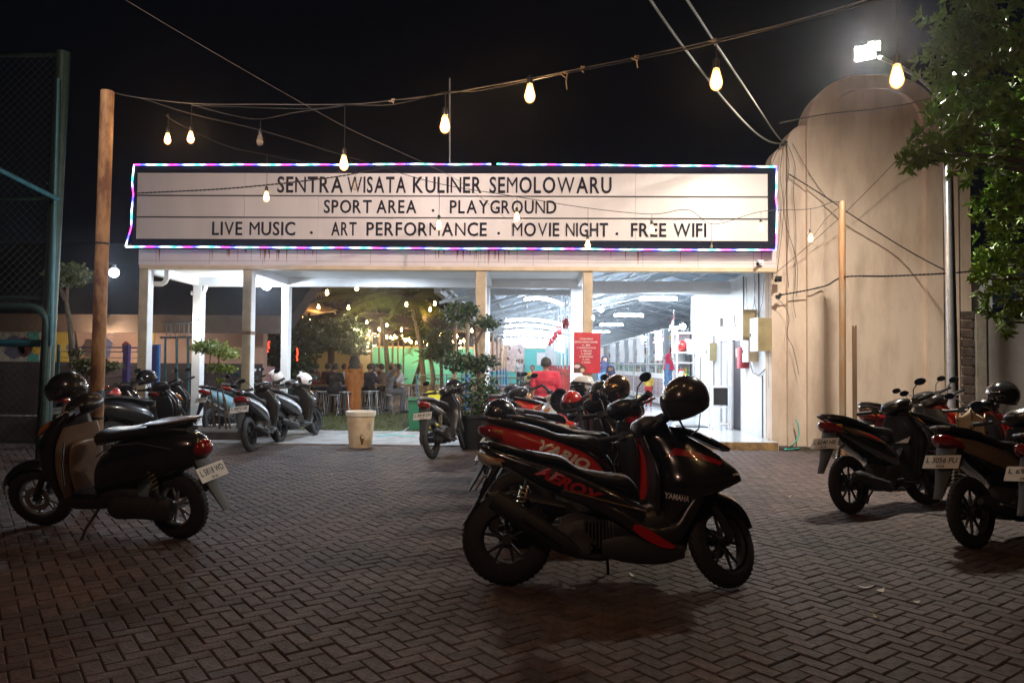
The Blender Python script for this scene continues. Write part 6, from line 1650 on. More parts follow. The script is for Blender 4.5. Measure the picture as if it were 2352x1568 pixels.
for px, ya, yb in ((1073, 1360, 1405), (1189, 1388, 1440), (1073, 1290, 1305)):
    p, q = G_(px, ya, 20.2), G_(px, yb, 20.2)
    t = empty('red_light_bar', p, label='vertical bar of small red lights beside the %s' % {1073: 'rust brown post, upper short piece' if ya < 1300 else 'rust brown post behind the second pillar', 1189: 'bright rear pillar, right of it'}[px], cat='light')
    b = MB(); n = max(3, int((p.z-q.z)/.05))
    rl_ = random.Random(px)
    for i in range(n): b.ball((p.x+rl_.uniform(-.03, .03), p.y, q.z+(p.z-q.z)*i/n), .022, 6, 4)
    b.build('red_lamps', M.setdefault('red_glow', mat('red_glow', (1, .05, .02), .4, emis=9, ecol=(1, .035, .015))), t, w=True)
    b = MB(); b.tube([(p.x, p.y+.04, q.z), (p.x, p.y+.04, p.z)], .012, 5); b.build('back_strip', M['cable'], t, w=True)
# feathery trees lit yellow-green
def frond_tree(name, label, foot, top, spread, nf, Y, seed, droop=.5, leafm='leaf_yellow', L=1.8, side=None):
    r = random.Random(seed); t = empty(name, foot, label=label, cat='tree')
    foot = (foot[0], foot[1], -.02); t.location = foot
    b = MB(); mid = Vector(foot).lerp(Vector(top), .5)+Vector((.15, 0, 0)); b.tube([foot, mid, top], [.12, .09, .07], 8); b.build('trunk', M['bark'], t, w=True)
    cr = MB(); rb = MB()
    for i in range(nf):
        a = 2*pi*i/nf+r.uniform(-.3, .3); el = r.uniform(-.1, .8); LL = L*r.uniform(.75, 1.1)
        d = Vector((cos(a)*cos(el), sin(a)*cos(el), sin(el))); pts = []
        for k in range(9):
            f = k/8; pts.append(Vector(top)+d*LL*f+Vector((0, 0, -droop*LL*f*f)))
        rb.tube(pts, [.018*(1-.8*k/8) for k in range(9)], 4)
        for k in range(1, 9):
            for q in range(3):
                p = pts[k-1].lerp(pts[k], q/3); ax = (pts[k]-pts[k-1]).normalized(); sd = ax.cross(Vector((0, 0, 1))).normalized()
                for s in (-1, 1):
                    l = .34*LL*(1-.6*abs(k/8-.4)*1.6)*r.uniform(.7, 1.1); e = p+sd*s*l+ax*l*.45+Vector((0, 0, -l*.45)); w = ax*.022*LL
                    cr.add([p-w, p+w, e], [(0, 1, 2)])
    rb.build('frond_rib', M['bark'], t, w=True); o = cr.build('crown', M[leafm], t, w=True, smooth=0); o['kind'] = 'stuff'
    return t
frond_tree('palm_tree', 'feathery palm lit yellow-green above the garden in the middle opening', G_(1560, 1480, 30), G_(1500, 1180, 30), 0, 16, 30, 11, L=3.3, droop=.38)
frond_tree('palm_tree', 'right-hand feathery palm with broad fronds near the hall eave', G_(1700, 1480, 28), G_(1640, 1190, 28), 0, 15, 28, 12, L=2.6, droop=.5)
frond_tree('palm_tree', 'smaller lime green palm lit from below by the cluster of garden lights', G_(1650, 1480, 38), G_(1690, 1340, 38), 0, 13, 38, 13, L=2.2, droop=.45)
plant('grey_green_tree', 'dull grey-green bushy tree right of the palms beside the hall', 'tree', G_(1770, 1500, 24), [[G_(1770, 1520, 24), G_(1765, 1440, 24), G_(1760, 1380, 24)]],
      [(G_(1760, 1370, 24), .55), (G_(1735, 1400, 24), .45), (G_(1790, 1400, 24), .45), (G_(1765, 1420, 24), .4), (G_(1750, 1340, 24), .35)], 'leaf_dry', .10, 14, n=2.2, trunk_r=.07, shape=(1, 1, .8))
frond_tree('fan_palm', 'small dark fan palm silhouetted against the teal wall', G_(1715, 1500, 27), G_(1722, 1430, 27), 0, 14, 27, 15, L=.8, droop=.3, leafm='leaf_dark')

# ---- big tree at the right edge, close
tr = empty('leafy_tree', (5.75, 7.6, 0), label='large leafy green tree overhanging from the right edge in front of the tower', cat='tree')
b = MB(); b.tube([(5.95, 7.9, -.02), (5.9, 7.8, 1.5), (5.75, 7.6, 3.2), (5.4, 7.4, 4.6), (5.0, 7.2, 5.8)], [.17, .15, .13, .10, .06], 12); b.build('trunk', M['bark'], tr, w=True)
r = random.Random(31)
TY = 7.5
cl_spec = [(2300, 60, .62, 6.9), (2235, 40, .42, 6.9), (2210, 150, .40, 7.0), (2180, 215, .22, 7.2), (2330, 200, .6, 7.2), (2260, 270, .5, 7.4), (2240, 330, .34, 7.0), (2170, 300, .26, 6.9), (2120, 350, .17, 6.9), (2095, 365, .10, 6.9), (2200, 350, .22, 6.9), (2330, 380, .55, 7.6), (2340, 520, .46, 7.6), (2280, 480, .26, 7.6), (2300, 610, .30, 7.4), (2335, 680, .25, 7.2), (2290, 690, .16, 7.2), (2310, 740, .11, 7.2), (2265, 640, .13, 7.2), (2200, 80, .3, 7.2), (2380, 450, .5, 7.6), (2380, 300, .6, 7.6)]
def lance(L, w):
    """a lance-shaped leaf with a folded midrib"""
    return [(0, 0, 0), (w*.7, L*.3, .012), (w, L*.6, .016), (0, L, -.01), (-w, L*.6, .016), (-w*.7, L*.3, .012), (0, L*.35, -.004), (0, L*.65, -.006)], [(0, 1, 6), (1, 2, 7, 6), (2, 3, 7), (3, 4, 7), (4, 5, 6, 7), (5, 0, 6)]
leafv, leaff = lance(.115, .016)
lm = MB(); lm.add(leafv, leaff); leaf_me = lm.mesh('leaf', M['leaf'], 0)
mass = MB(); singles = []; tw = MB()
for (px, py, rad, Y) in cl_spec:
    c = at(px, py, Y); nr_ = int(330*rad**2)+5
    tw.tube([Vector((5.5, 7.4, c.z*.8+.6)).lerp(c, .15), Vector((5.3, 7.3, c.z)).lerp(c, .6), c], [.03, .018, .008], 5)
    for _ in range(nr_):
        p = Vector((r.gauss(0, 1), r.gauss(0, 1), r.gauss(0, 1))).normalized()*rad*r.uniform(.35, 1.05)
        p = c+Vector((p.x, p.y*.8, p.z*.9)); out = (p-c).normalized()
        dirn = (out+Vector((r.gauss(0, .3), r.gauss(0, .3), r.gauss(.1, .3)))).normalized()
        for k in range(7):    # rosette
            a = 2*pi*k/7+r.uniform(-.3, .3); q = dirn.orthogonal().normalized(); q = Matrix.Rotation(a, 3, dirn) @ q
            d = (q*r.uniform(.5, .95)+dirn*r.uniform(.3, .9)).normalized(); s = r.uniform(.65, 1.15)
            zax = d.cross(q.cross(d)).normalized() if False else (dirn-d*dirn.dot(d)).normalized()
            xax = d.cross(zax).normalized()
            Mx = Matrix((( *xax, 0), (*d, 0), (*zax, 0), (0, 0, 0, 1))).transposed()
            Mx = Matrix.Translation(p) @ Mx @ Matrix.Scale(s, 4)
            ql = CI @ p; sxp = 1176+F_D*ql.x/-ql.z if ql.z < 0 else 0
            if sxp < 2230 and len(singles) < 290 and r.random() < .5: singles.append(Mx)
            else: mass.add(leafv, leaff, 0, Mx)
for Mx in singles:
    o = bpy.data.objects.new('leaf', leaf_me); COL.objects.link(o); o.parent = tr; o.matrix_world = Matrix.Translation((0, 0, 0)) @ Matrix.Translation((-5.75, -7.6, 0)) @ Mx
mass.build('crown', M['leaf'], tr, w=True, smooth=0)['kind'] = 'stuff'
tw.build('twigs', M['bark'], tr, w=True)['kind'] = 'stuff'

# ================================================================== BINS, HOSES
q = gr(824, 1028); t = empty('waste_bin', (q.x, q.y+.12, 0), label='stained cream plastic barrel bin standing alone in the middle of the yard', cat='bin')
H = .56*1.03; R_ = .225
b = MB(); b.lathe([(0, 0), (R_*.80, 0), (R_*.82, .015), (R_*.97, H-.09), (R_*.97, H-.06)], 40); b.build('body', M['bin_cream'], t)
b = MB(); b.lathe([(R_*.99, H-.075), (R_*1.07, H-.07), (R_*1.09, H-.035), (R_*1.09, H), (R_*1.04, H+.008), (R_*.98, H-.005), (R_*.93, H-.06), (R_*.80, .03), (0, .03)], 40); b.build('rim', M['bin_rim'], t)
bv = MB(); bv.lathe([(R_*.82, .015), (R_*.97, H-.09)], 40); bvt = bv.bvh(); s_ = MB(); pts = []
for i in range(14):
    a = 2*pi*i/14; x, z = .065+.03*cos(a)*(1+.3*sin(3*a)), .14+.085*sin(a); h = bvt.ray_cast(Vector((x, -.6, z)), Vector((0, 1, 0))); pts.append(h[0]+Vector((0, -.0015, 0)))
s_.add(pts, [tuple(range(14))]); s_.build('dirt_patch', mat('brown_dirt', (.12, .07, .03), .9, var=.5, vs=30, alpha=.75), t, smooth=0)
q = at(961, 890, 15.2)
t = empty('wheeled_bin', (q.x, 15.2, 0), label='green wheeled bin beyond the canopy left of the third pillar', cat='bin')
t.scale = (.85,)*3; b = MB(); b.box((0, 0, .38), (.36, .40, .70), None, 0, 1.15); b.build('body', M['bin_green'], t)
b = MB(); b.box((0, 0, .76), (.45, .5, .05), None); b.tube([(-.2, -.27, .74), (.2, -.27, .74)], .02, 8); b.build('lid', M['bin_green'], t)
t = empty('wheeled_bin', (q.x+.36, 15.5, 0), label='yellow bin just behind the green bin', cat='bin')
b = MB(); b.box((0, 0, .38), (.3, .38, .70), None, 0, 1.15); b.build('body', M['bin_yellow'], t)
b = MB(); b.box((0, 0, .76), (.4, .46, .05)); b.build('lid', M['bin_yellow'], t)
def hose(name, pts, rad, mt, label, cat='hose'):
    P_ = [Vector(p) for p in pts]; out = []
    for i in range(len(P_)-1):
        p0, p1, p2, p3 = P_[max(i-1, 0)], P_[i], P_[i+1], P_[min(i+2, len(P_)-1)]
        for k in range(6):
            f = k/6; out.append(.5*((2*p1)+(p2-p0)*f+(2*p0-5*p1+4*p2-p3)*f*f+(3*p1-p0-3*p2+p3)*f**3))
    out.append(P_[-1]); b = MB(); b.tube(out, rad, 6)
    return b.build(name, M[mt], label=label, cat=cat, smooth=80)
G0 = lambda x, y: gr(x, y)+Vector((0, 0, .015))
hose('garden_hose', [at(1827, 963, YF-.06), at(1833, 975, YF-.1), at(1834, 1000, YF-.12), at(1825, 1018, YF-.2), G0(1812, 1028), G0(1803, 1034), G0(1820, 1033), G0(1850, 1029)], .012, 'hose', 'teal garden hose hanging from a tap on the cream tower foot')
hose('garden_hose', [G0(862, 1001), G0(890, 1000), G0(925, 992), G0(935, 985), G0(960, 972), G0(990, 968), G0(1000, 960)], .012, 'hose_blue', 'pale blue hose lying across the concrete behind the cream bin')
hose('garden_hose', [G0(870, 1003), G0(905, 1001), G0(945, 1004), G0(955, 1000)], .010, 'hose', 'short teal hose on the concrete strip right of the cream bin')
for i in range(3): hose('loose_cable', [G0(925, 975+i*2), G0(950, 970+i*4), G0(975, 978-i*3), G0(985, 985), G0(1000, 972+i*3)], .008, 'cable', ['black cable looping beside the green bin', 'second black cable tangled beside the green bin', 'third black cable tangled near the green bin'][i], 'cable')
# litter of red piece: small brake-like stand
# ================================================================== PEOPLE
def person(label, loc, yaw, pose='stand', top='c_grey', legs='c_black', hair='hair', H=1.62, long=False, female=False, vox=.018, sleeve='short', arms=None, skirt=None, hijab=None, hijcol=None, lean_f=0, head_turn=0, feet='c_black', hand=True, group=None, broad=1.0):
    s = H/1.65; prim = []
    def cap(a, b_, r0, r1, mi): prim.append((Vector(a)*s, Vector(b_)*s, r0*s, r1*s, mi))
    # slots: 0 skin, 1 top, 2 legs, 3 shoes
    w = broad
    if pose == 'stand': pz = .92; kn = [(.03, .10, .49), (-.01, -.10, .48)]; an = [(.0, .11, .08), (-.03, -.11, .08)]; px = 0
    elif pose == 'walk': pz = .91; kn = [(.17, .10, .50), (-.05, -.10, .48)]; an = [(.20, .10, .09), (-.30, -.10, .12)]; px = 0
    else: pz = .62 if pose == 'stool' else .50; kn = [(.42, .13, pz-.0), (.40, -.13, pz-.02)]; an = [(.40, .13, .10), (.34, -.13, .10)]; px = 0
    lf = lean_f
    up = lambda x, y, z: (px+x+lf*(z-pz), y, z)       # torso points lean forward
    T = 1.65-.92+pz   # crown height
    c = pz
    cap(up(0, .075*w, c+.02), up(0, -.075*w, c+.02), .115*w, .115*w, 2 if not long else 1)
    cap(up(0, .055*w, c+.16), up(0, -.055*w, c+.16), .118*w if long else .105, .118*w if long else .105, 1)
    cap(up(.0, .075*w, c+.34), up(.0, -.075*w, c+.34), .112*w, .112*w, 1)
    cap(up(0, 0, c+.1), up(0, 0, c+.4), .10*w, .11*w, 1)
    cap(up(-.005, .145*w, c+.46), up(-.005, -.145*w, c+.46), .058, .058, 1)
    if long: cap(up(0, .07, c-.02), up(0, -.07, c-.02), .135, .135, 1); cap(up(0, .06, c-.16), up(0, -.06, c-.16), .14, .14, 1)
    cap(up(0, 0, c+.47), up(.012, 0, c+.57), .052, .05, 0)
    hd = Vector(up(.02, 0, c+.64))
    cap(hd+Vector((-.015, 0, .01)), hd+Vector((-.01, 0, .025)), .088, .086, 0); cap(hd+Vector((.02, 0, -.035)), hd+Vector((.045, 0, -.055)), .06, .038, 0)
    cap(hd+Vector((.085, 0, .0)), hd+Vector((.105, 0, -.02)), .010, .014, 0)
    for q in (-1, 1): cap(hd+Vector((0, q*.086, .0)), hd+Vector((-.005, q*.092, -.02)), .014, .012, 0)
    # arms
    A_ = arms or {}
    for q, nm in ((1, 'L'), (-1, 'R')):
        sh = Vector(up(-.005, q*.175*w, c+.45))
        el, wr = A_.get(nm, ((-.03, q*.215, c+.20), (.05, q*.215, c-.03)))
        el, wr = Vector(up(*el)), Vector(up(*wr))
        cap(sh, el, .053, .042, 1); 
        if sleeve == 'short':
            m1 = sh.lerp(el, .75); cap(sh, m1, .060, .056, 1); cap(el, wr, .038, .026, 0)
        else: cap(el, wr, .042, .034, 1)
        d = (wr-el).normalized()
        if hand:
            pm_ = wr+d*.075; cap(wr, pm_, .026, .032, 0)
            side = d.cross(Vector((1, 0, 0))); side = side.normalized() if side.length > .1 else Vector((0, 1, 0)); fw = d.cross(side).normalized()
            for i, L_ in enumerate((.062, .072, .067, .05)):
                b0 = pm_+fw*(.027-.018*i); m0 = b0+d*L_*.6+side*(-q)*.006; cap(b0, m0, .0105, .0095, 0); cap(m0, m0+d*L_*.45-side*q*.018, .0095, .008, 0)
            tb = wr+d*.03+fw*.028; cap(tb, tb+d*.045+fw*.025, .012, .009, 0)
    # legs
    if not skirt:
        for q, k_, a_ in ((1, kn[0], an[0]), (-1, kn[1], an[1])):
            hp_ = Vector((px, q*.085, c-.02)); k_, a_ = Vector(k_), Vector(a_)
            cap(hp_, k_, .090, .062, 2); cap(k_, a_, .060, .043, 2)
            cap(a_+Vector((0, 0, -.02)), a_+Vector((.13, q*.01, -.045)), .04, .034, 3)
    else:
        for z0, z1, r0, r1 in skirt: cap((0, .055, z0), (0, .055, z1), r0, r1, 1); cap((0, -.055, z0), (0, -.055, z1), r0, r1, 1)
        for q in (-1, 1): cap((0, q*.08, skirt[-1][1]), (-.0, q*.09, .08), .07, .06, 2); cap((0, q*.09, .05), (.13, q*.1, .04), .04, .034, 3)
    b = MB()
    for a, e, r0, r1, mi in prim:
        d = e-a; L_ = d.length
        if L_ < 1e-4: d = Vector((0, 0, 1)); L_ = 1e-4
        d.normalize(); prof = []
        nh = 4
        for i in range(nh+1): an_ = pi/2*(1-i/nh); prof.append((max(r0*cos(an_), .0004), -r0*sin(an_)))
        for i in range(nh+1): an_ = pi/2*i/nh; prof.append((max(r1*cos(an_), .0004), L_+r1*sin(an_)))
        b.lathe(prof, 12, Matrix.Translation(a) @ d.to_track_quat('Z', 'Y').to_matrix().to_4x4())
        nv = len(b.v); b.f.append(tuple(nv-1-i for i in range(12))); b.m.append(0); b.f.append(tuple(nv-12*(2*nh+2)+i for i in range(12))); b.m.append(0)
    me = b.mesh('tmp', M['skin'], 0); o = bpy.data.objects.new('tmp', me); COL.objects.link(o)
    rm = o.modifiers.new('r', 'REMESH'); rm.mode = 'VOXEL'; rm.voxel_size = vox
    sm = o.modifiers.new('s', 'SMOOTH'); sm.iterations = 3; sm.factor = .5
    dg = bpy.context.evaluated_depsgraph_get(); res = bpy.data.meshes.new_from_object(o.evaluated_get(dg)); bpy.data.objects.remove(o)
    res.materials.clear()
    for nm in ('skin', top, legs, feet): res.materials.append(M[nm])
    mids = []
    for pgn in res.polygons:
        c_ = pgn.center; best = 9; bm_ = 0
        for a, e, r0, r1, mi in prim:
            ab = e-a; t_ = max(0, min(1, (c_-a).dot(ab)/max(ab.length_squared, 1e-9))); dd = (c_-a-ab*t_).length-(r0+(r1-r0)*t_)
            if dd < best: best = dd; bm_ = mi
        mids.append(bm_)
    res.polygons.foreach_set('material_index', mids); res.shade_smooth(); res.name = 'person'
    root = bpy.data.objects.new('person', res); COL.objects.link(root); root.location = loc; root.rotation_euler = (0, 0, yaw)
    tag(root, label, 'person', group)
    hd = hd*s
    hb = MB()
    if hijab:
        n_, m_ = 24, 10; vs = []; fs = []
        for i in range(m_+1):
            f = i/m_
            for k in range(n_):
                ph = 2*pi*k/n_
                if f < .5: th = pi*.62*(f/.5); rr = .112*s; z = hd.z+.015*s+rr*1.08*cos(th); q_ = rr*sin(th)
                else: g_ = (f-.5)/.5; z = hd.z+.015*s-.045*s-g_*.26*s; q_ = (.105+.085*g_)*s
                fr = cos(ph) > .45 and .22 < f < .56
                push = -.035*s if fr else 0
                vs.append((hd.x+(q_+push)*cos(ph)*(1 if f < .5 else .8)-.005, q_*sin(ph)*(1 if f < .5 else 1.15), z+.004*sin(ph*5)))
        for i in range(m_):
            for k in range(n_):
                ph = 2*pi*(k+.5)/n_
                if cos(ph) > .5 and .28 < (i+.5)/m_ < .50: continue
                fs.append((i*n_+k, (i+1)*n_+k, (i+1)*n_+(k+1) % n_, i*n_+(k+1) % n_))
        hb.add(vs, fs); hb.build('headscarf', M[hijab], root, smooth=80)
    else:
        vs = []; fs = []; n_, m_ = 20, 8
        for i in range(m_+1):
            for k in range(n_):
                ph = 2*pi*k/n_; a_ = abs((ph+pi) % (2*pi)-pi); lim = radians(58)+(radians(128 if not female else 150)-radians(58))*min(1, max(0, (a_-.7)/.7))
                th = lim*i/m_; rr = (.099+.004*sin(ph*7+i))*s
                vs.append((hd.x-.012*s+rr*sin(th)*cos(ph), rr*.97*sin(th)*sin(ph), hd.z+.02*s+rr*1.05*cos(th)))
        for i in range(m_):
            for k in range(n_): fs.append((i*n_+k, (i+1)*n_+k, (i+1)*n_+(k+1) % n_, i*n_+(k+1) % n_))
        hb.add(vs, fs); hb.build('hair', M[hair], root, smooth=80)
    if vox < .014:      # eyes and mouth on the near figures
        eb = MB()
        for q in (-1, 1): eb.ball((hd.x+.078*s, q*.032*s, hd.z+.008*s), .009*s, 8, 6)
        eb.build('eyes', M['gblack'], root)
        eb = MB(); eb.ball((hd.x+.088*s, 0, hd.z-.05*s), (.006*s, .02*s, .006*s), 8, 6); eb.build('mouth', M['c_maroon'], root)
    return root
pf = at(1253, 1000, 11.6)
arm_r = {'R': ((-.05, -.25, 1.13), (.02, -.26, .92)), 'L': ((-.06, .245, 1.14), (.06, .25, .94))}
pw = person('woman in a bright pink tunic walking away toward the hall with a blue bag', (pf.x, 11.6, 0), radians(88), 'stand', 'c_pink', 'c_black', 'hair_grey', H=1.45, long=True, female=False, vox=.011, broad=1.13, arms={'L': ((-.05, .235, 1.13), (.0, .245, .90)), 'R': ((-.05, -.235, 1.13), (.03, -.235, .92))})
bg_ = wmat(pw) @ Vector((.0, .23, .50))
t = empty('plastic_bag', bg_, label='blue plastic bag hanging from the hand of the woman in pink', cat='bag')
b = MB(); b.lathe([(.0, -.13), (.07, -.125), (.095, -.06), (.085, .02), (.04, .09), (.02, .13), (.012, .17)], 14, Matrix.Diagonal((1, .7, 1, 1))); b.build('bag_body', M['bag_blue'], t, smooth=80)
b = MB(); b.tube([(-.012, 0, .16), (-.014, 0, .22), (0, 0, .24), (.014, 0, .22), (.012, 0, .16)], .004, 5); b.build('handles', M['bag_blue'], t)
hj = at(1535, 900, 17.2)
person('woman in crimson headscarf and denim jacket standing in the hall facing right', (hj.x, 17.2, FZ), radians(-15), 'stand', 'c_denim', 'c_denim', H=1.50, female=True, vox=.013, hijab='c_crimson', sleeve='long')
q = at(1490, 900, 22.6); person('child in a yellow shirt at the stall counters', (q.x, 22.6, FZ), radians(90), 'stand', 'c_yellow', 'c_red', H=1.02, vox=.013)
q = at(1388, 860, 21); person('woman in blue with dark headscarf behind the red poster', (q.x, 21, FZ), radians(-60), 'stand', 'c_denim', 'c_navy', H=1.48, female=True, hijab='c_navy', vox=.018, sleeve='long')
q = at(1403, 870, 19); person('woman with navy headscarf seated just right of the red poster', (q.x, 19, FZ), radians(-120), 'stool', 'c_navy', 'c_navy', H=1.5, female=True, hijab='c_navy', vox=.018, sleeve='long')
# guests in the garden
YT = 20.5
q = at(817, 930, 19.4)
person('standing woman in a long orange-brown dress and dark headscarf among the seated guests', (q.x, 19.2, 0), radians(100), 'stand', 'c_orange', 'c_black', H=1.58, female=True, hijab='c_black', sleeve='long', vox=.016, long=True, skirt=[(.98, .6, .135, .14), (.6, .24, .14, .15)])
guests = [
 (732, 24.0, 190, 'c_grey', 'c_black', 'guest in grey far behind the left garden table', None),
 (870, 24.5, 220, 'c_maroon', 'c_black', 'guest in maroon far behind the middle garden table', None),
 (905, 24.0, 240, 'c_denim', 'c_black', 'guest in blue far behind the right garden table', None),
 (758, 23.5, 240, 'c_brown', 'c_black', 'guest in brown far left behind the guest in black', None),
 (720, 22.5, 150, 'c_red', 'c_black', 'guest in a red and white jacket sitting leftmost at the garden tables', None),
 (748, 21.5, 60, 'c_maroon', 'c_navy', 'guest in a maroon shirt bent over the left garden table', None),
 (768, 19.6, 95, 'c_black', 'c_black', 'guest in a black jacket seated with back to the yard', None),
 (785, 20.4, 20, 'c_white', 'c_navy', 'guest in white looking at a phone screen', None),
 (803, 21.8, 80, 'c_grey', 'c_black', 'guest in grey behind the woman in the orange dress', None),
 (845, 20.8, 60, 'c_navy', 'c_black', 'guest in navy right of the woman in the orange dress', None),
 (862, 23, 200, 'c_white', 'c_black', 'guest with a pale sleeve at the middle table', None),
 (882, 21.5, 170, 'c_brown', 'c_black', 'guest in a brown top sitting at the middle table', None),
 (893, 20.0, 10, 'c_grey', 'c_grey', 'guest in a dark shirt raising an arm at the right table', 'raise'),
 (915, 22.0, 190, 'c_yellow', 'c_navy', 'guest in an ochre top facing the raised arm', None),
 (922, 20.6, 200, 'c_white', 'c_grey', 'guest in pale clothes at the right end of the garden tables', None)]
for i, (px, Y, yaw, tp, lg, lb, sp_) in enumerate(guests):
    x = at(px, 880, Y).x
    arms = {'L': ((.18, .22, .78+.05), (.36, .12, .80)), 'R': ((.18, -.22, .83), (.36, -.1, .80))}
    if sp_: arms['R'] = ((.10, -.30, 1.22), (.0, -.12, 1.36))
    person(lb, (x, Y, 0), radians(yaw), 'stool', tp, lg, H=1.62, vox=.02, arms=arms, sleeve='long' if i % 2 else 'short', lean_f=.12, hijab='c_black' if i in (4, 10) else None, female=i in (4, 10), group='guests at the garden tables')
    t = empty('stool', (x, Y, 0), label='stool under the '+' '.join(lb.split()[:9]), cat='stool', group='stools at the garden tables')
    b = MB(); b.lathe([(0, .50), (.16, .50), (.165, .515), (.16, .53), (0, .53)], 16); b.build('seat', M['steel'], t)
    for s1 in (-1, 1):
        for s2 in (-1, 1):
            b = MB(); b.tube([(s1*.10, s2*.10, .5), (s1*.16, s2*.16, 0)], .012, 5); b.build('leg', M['steel'], t)
for i, (px, Y, w) in enumerate(((752, 20.6, 1.3), (838, 21.7, 1.5), (905, 21.2, 1.1))):
    x = at(px, 880, Y).x
    t = empty('garden_table', (x, Y, 0), label='%s of the garden tables where the guests sit' % ['left one', 'middle one', 'right one'][i], cat='table', group='garden tables')
    b = MB(); b.bbox_bev(-w/2, w/2, -.3, .3, .72, .76, .006); b.build('tabletop', M['wood'], t)
    for s1 in (-1, 1):
        for s2 in (-1, 1):
            b = MB(); b.bb(s1*(w/2-.08)-.02, s1*(w/2-.08)+.02, s2*.24-.02, s2*.24+.02, 0, .719); b.build('leg', M['steel'], t)
q = at(785, 867, 20.0); b = MB(); b.box((q.x, 20.0, q.z), (.075, .01, .15), Matrix.Rotation(.3, 3, 'Y')); b.build('phone', mat('phone_glow', (.5, .6, 1), .3, emis=5, ecol=(.45, .6, 1)), label='glowing phone held by the guest in white', cat='phone')
# empty stools in front
for i, (px, Y) in enumerate(((736, 19.2), (840, 19.6), (858, 19.8), (792, 19.0))):
    x = at(px, 900, Y).x; t = empty('stool', (x, Y, 0), label='empty stool before the garden tables, %s' % ['left of the guest in black', 'right of the woman in the orange dress', 'furthest right of the empty ones', 'just left of the woman in the orange dress'][i], cat='stool', group='empty stools')
    b = MB(); b.lathe([(0, .60), (.16, .60), (.165, .615), (.16, .63), (0, .63)], 16); b.build('seat', M['steel'], t)
    for s1 in (-1, 1):
        for s2 in (-1, 1):
            b = MB(); b.tube([(s1*.10, s2*.10, .6), (s1*.17, s2*.17, 0)], .012, 5); b.build('leg', M['steel'], t)
    b = MB()
    for s1 in (-1, 1): b.tube([(s1*.15, -.15, .18), (s1*.15, .15, .18)], .008, 4); b.tube([(-.15, s1*.15, .18), (.15, s1*.15, .18)], .008, 4)
    b.build('foot_ring', M['steel'], t)
# far guests under the hall roof
for i, (px, py, Y, tp, lb, ps) in enumerate(((1223, 860, 26, 'c_yellow', 'man in a mustard shirt seated left of the woman in pink', 'stool'), (1193, 855, 38, 'c_white', 'small far figure in white standing by the printed board', 'stand'), (1199, 855, 39, 'c_maroon', 'small far figure in maroon beside the one in white', 'stand'))):
    q = at(px, py, Y); person(lb, (q.x, Y, 0), radians(-90+30*i), ps, tp, 'c_black', H=1.62, vox=.022, hand=False)
# tables, rails further back
for i in range(5):
    x = -5.6+1.25*i; t = empty('picnic_table', (x, 30+i*1.2, 0), label='%s dark bench table from the left before the teal wall' % ['first', 'second', 'third', 'fourth', 'fifth'][i], cat='table', group='bench tables before the teal wall')
    b = MB(); b.bb(-.5, .5, -.4, .4, .72, .77); b.build('tabletop', M['wood'], t)
    b = MB(); b.bb(-.5, .5, -.75, -.5, .42, .46); b.bb(-.5, .5, .5, .75, .42, .46); b.build('bench', M['wood'], t)
    b = MB()
    for s1 in (-1, 1): b.bb(s1*.4-.03, s1*.4+.03, -.7, .7, .38, .419); b.bb(s1*.4-.03, s1*.4+.03, -.06, .06, 0, .719)
    b.build('legs', M['steel'], t)
rl = empty('garden_railing', (-2, 27, 0), label='blue and steel railing between the garden and the hall', cat='railing')
for i in range(7):
    x = -4.2+.55*i; b = MB(); b.tube([(x, 27, 0), (x, 27, 1.0)], .025, 6); b.build('post', M['blue_paint'], rl, w=True)
for z in (.3, .6, .95): b = MB(); b.tube([(-4.3, 27, z), (-.8, 27, z)], .02, 6); b.build('rail', M['steel'], rl, w=True)

# ================================================================== STRING LIGHTS AND WIRES
def wire(pts, rad, mt, label, name='wire', twist=False, sub=8, cat='cable'):
    P_ = [Vector(p) for p in pts]; out = []
    for i in range(len(P_)-1):
        p0, p1, p2, p3 = P_[max(i-1, 0)], P_[i], P_[i+1], P_[min(i+2, len(P_)-1)]
        for k in range(sub):
            f = k/sub; out.append(.5*((2*p1)+(p2-p0)*f+(2*p0-5*p1+4*p2-p3)*f*f+(3*p1-p0-3*p2+p3)*f**3))
    out.append(P_[-1]); b = MB()
    if not twist: b.tube(out, rad, 5)
    else:
        fine = []
        for i in range(len(out)-1):
            L_ = (out[i+1]-out[i]).length; n = max(1, int(L_/.02))
            for k in range(n): fine.append(out[i].lerp(out[i+1], k/n))
        for s in (0, pi):
            pts2 = []; acc = 0
            for i, p in enumerate(fine):
                if i: acc += (p-fine[i-1]).length
                a = acc*2*pi/.11+s; pts2.append(p+Vector((cos(a)*.3, cos(a)*.5, sin(a)))*rad*.95)
            b.tube(pts2, rad, 5)
    return b.build(name, M[mt], label=label, cat=cat, smooth=80)
W = lambda x, y, Y: at(x, y, Y)
main_w = [W(262, 213, 7.55), W(300, 222, 7.4), W(440, 238, 6.6), W(600, 240, 6.2), W(790, 240, 5.6), W(900, 231, 5.1), W(1030, 214, 4.8), W(1217, 181, 4.5), W(1340, 156, 4.3), W(1460, 132, 4.1), W(1640, 93, 3.9), W(1800, 55, 3.7), W(1990, 0, 3.5), W(2150, -50, 3.4)]
wire(main_w, .0035, 'cable_grey', 'long steel wire sweeping from the rusty pole top over the sign to the upper right')
wire([W(440, 240, 6.6)+Vector((0, .02, 0)), W(700, 250, 5.9), W(790, 241, 5.6), W(900, 240, 5.1), W(1020, 213, 4.8), W(1100, 208, 4.7), W(1217, 185, 4.5), W(1300, 168, 4.35), W(1460, 137, 4.1), W(1640, 99, 3.9), W(1990, 8, 3.5), W(2150, -42, 3.4)], .0045, 'cable', 'black lamp flex tied along the long wire above the sign')
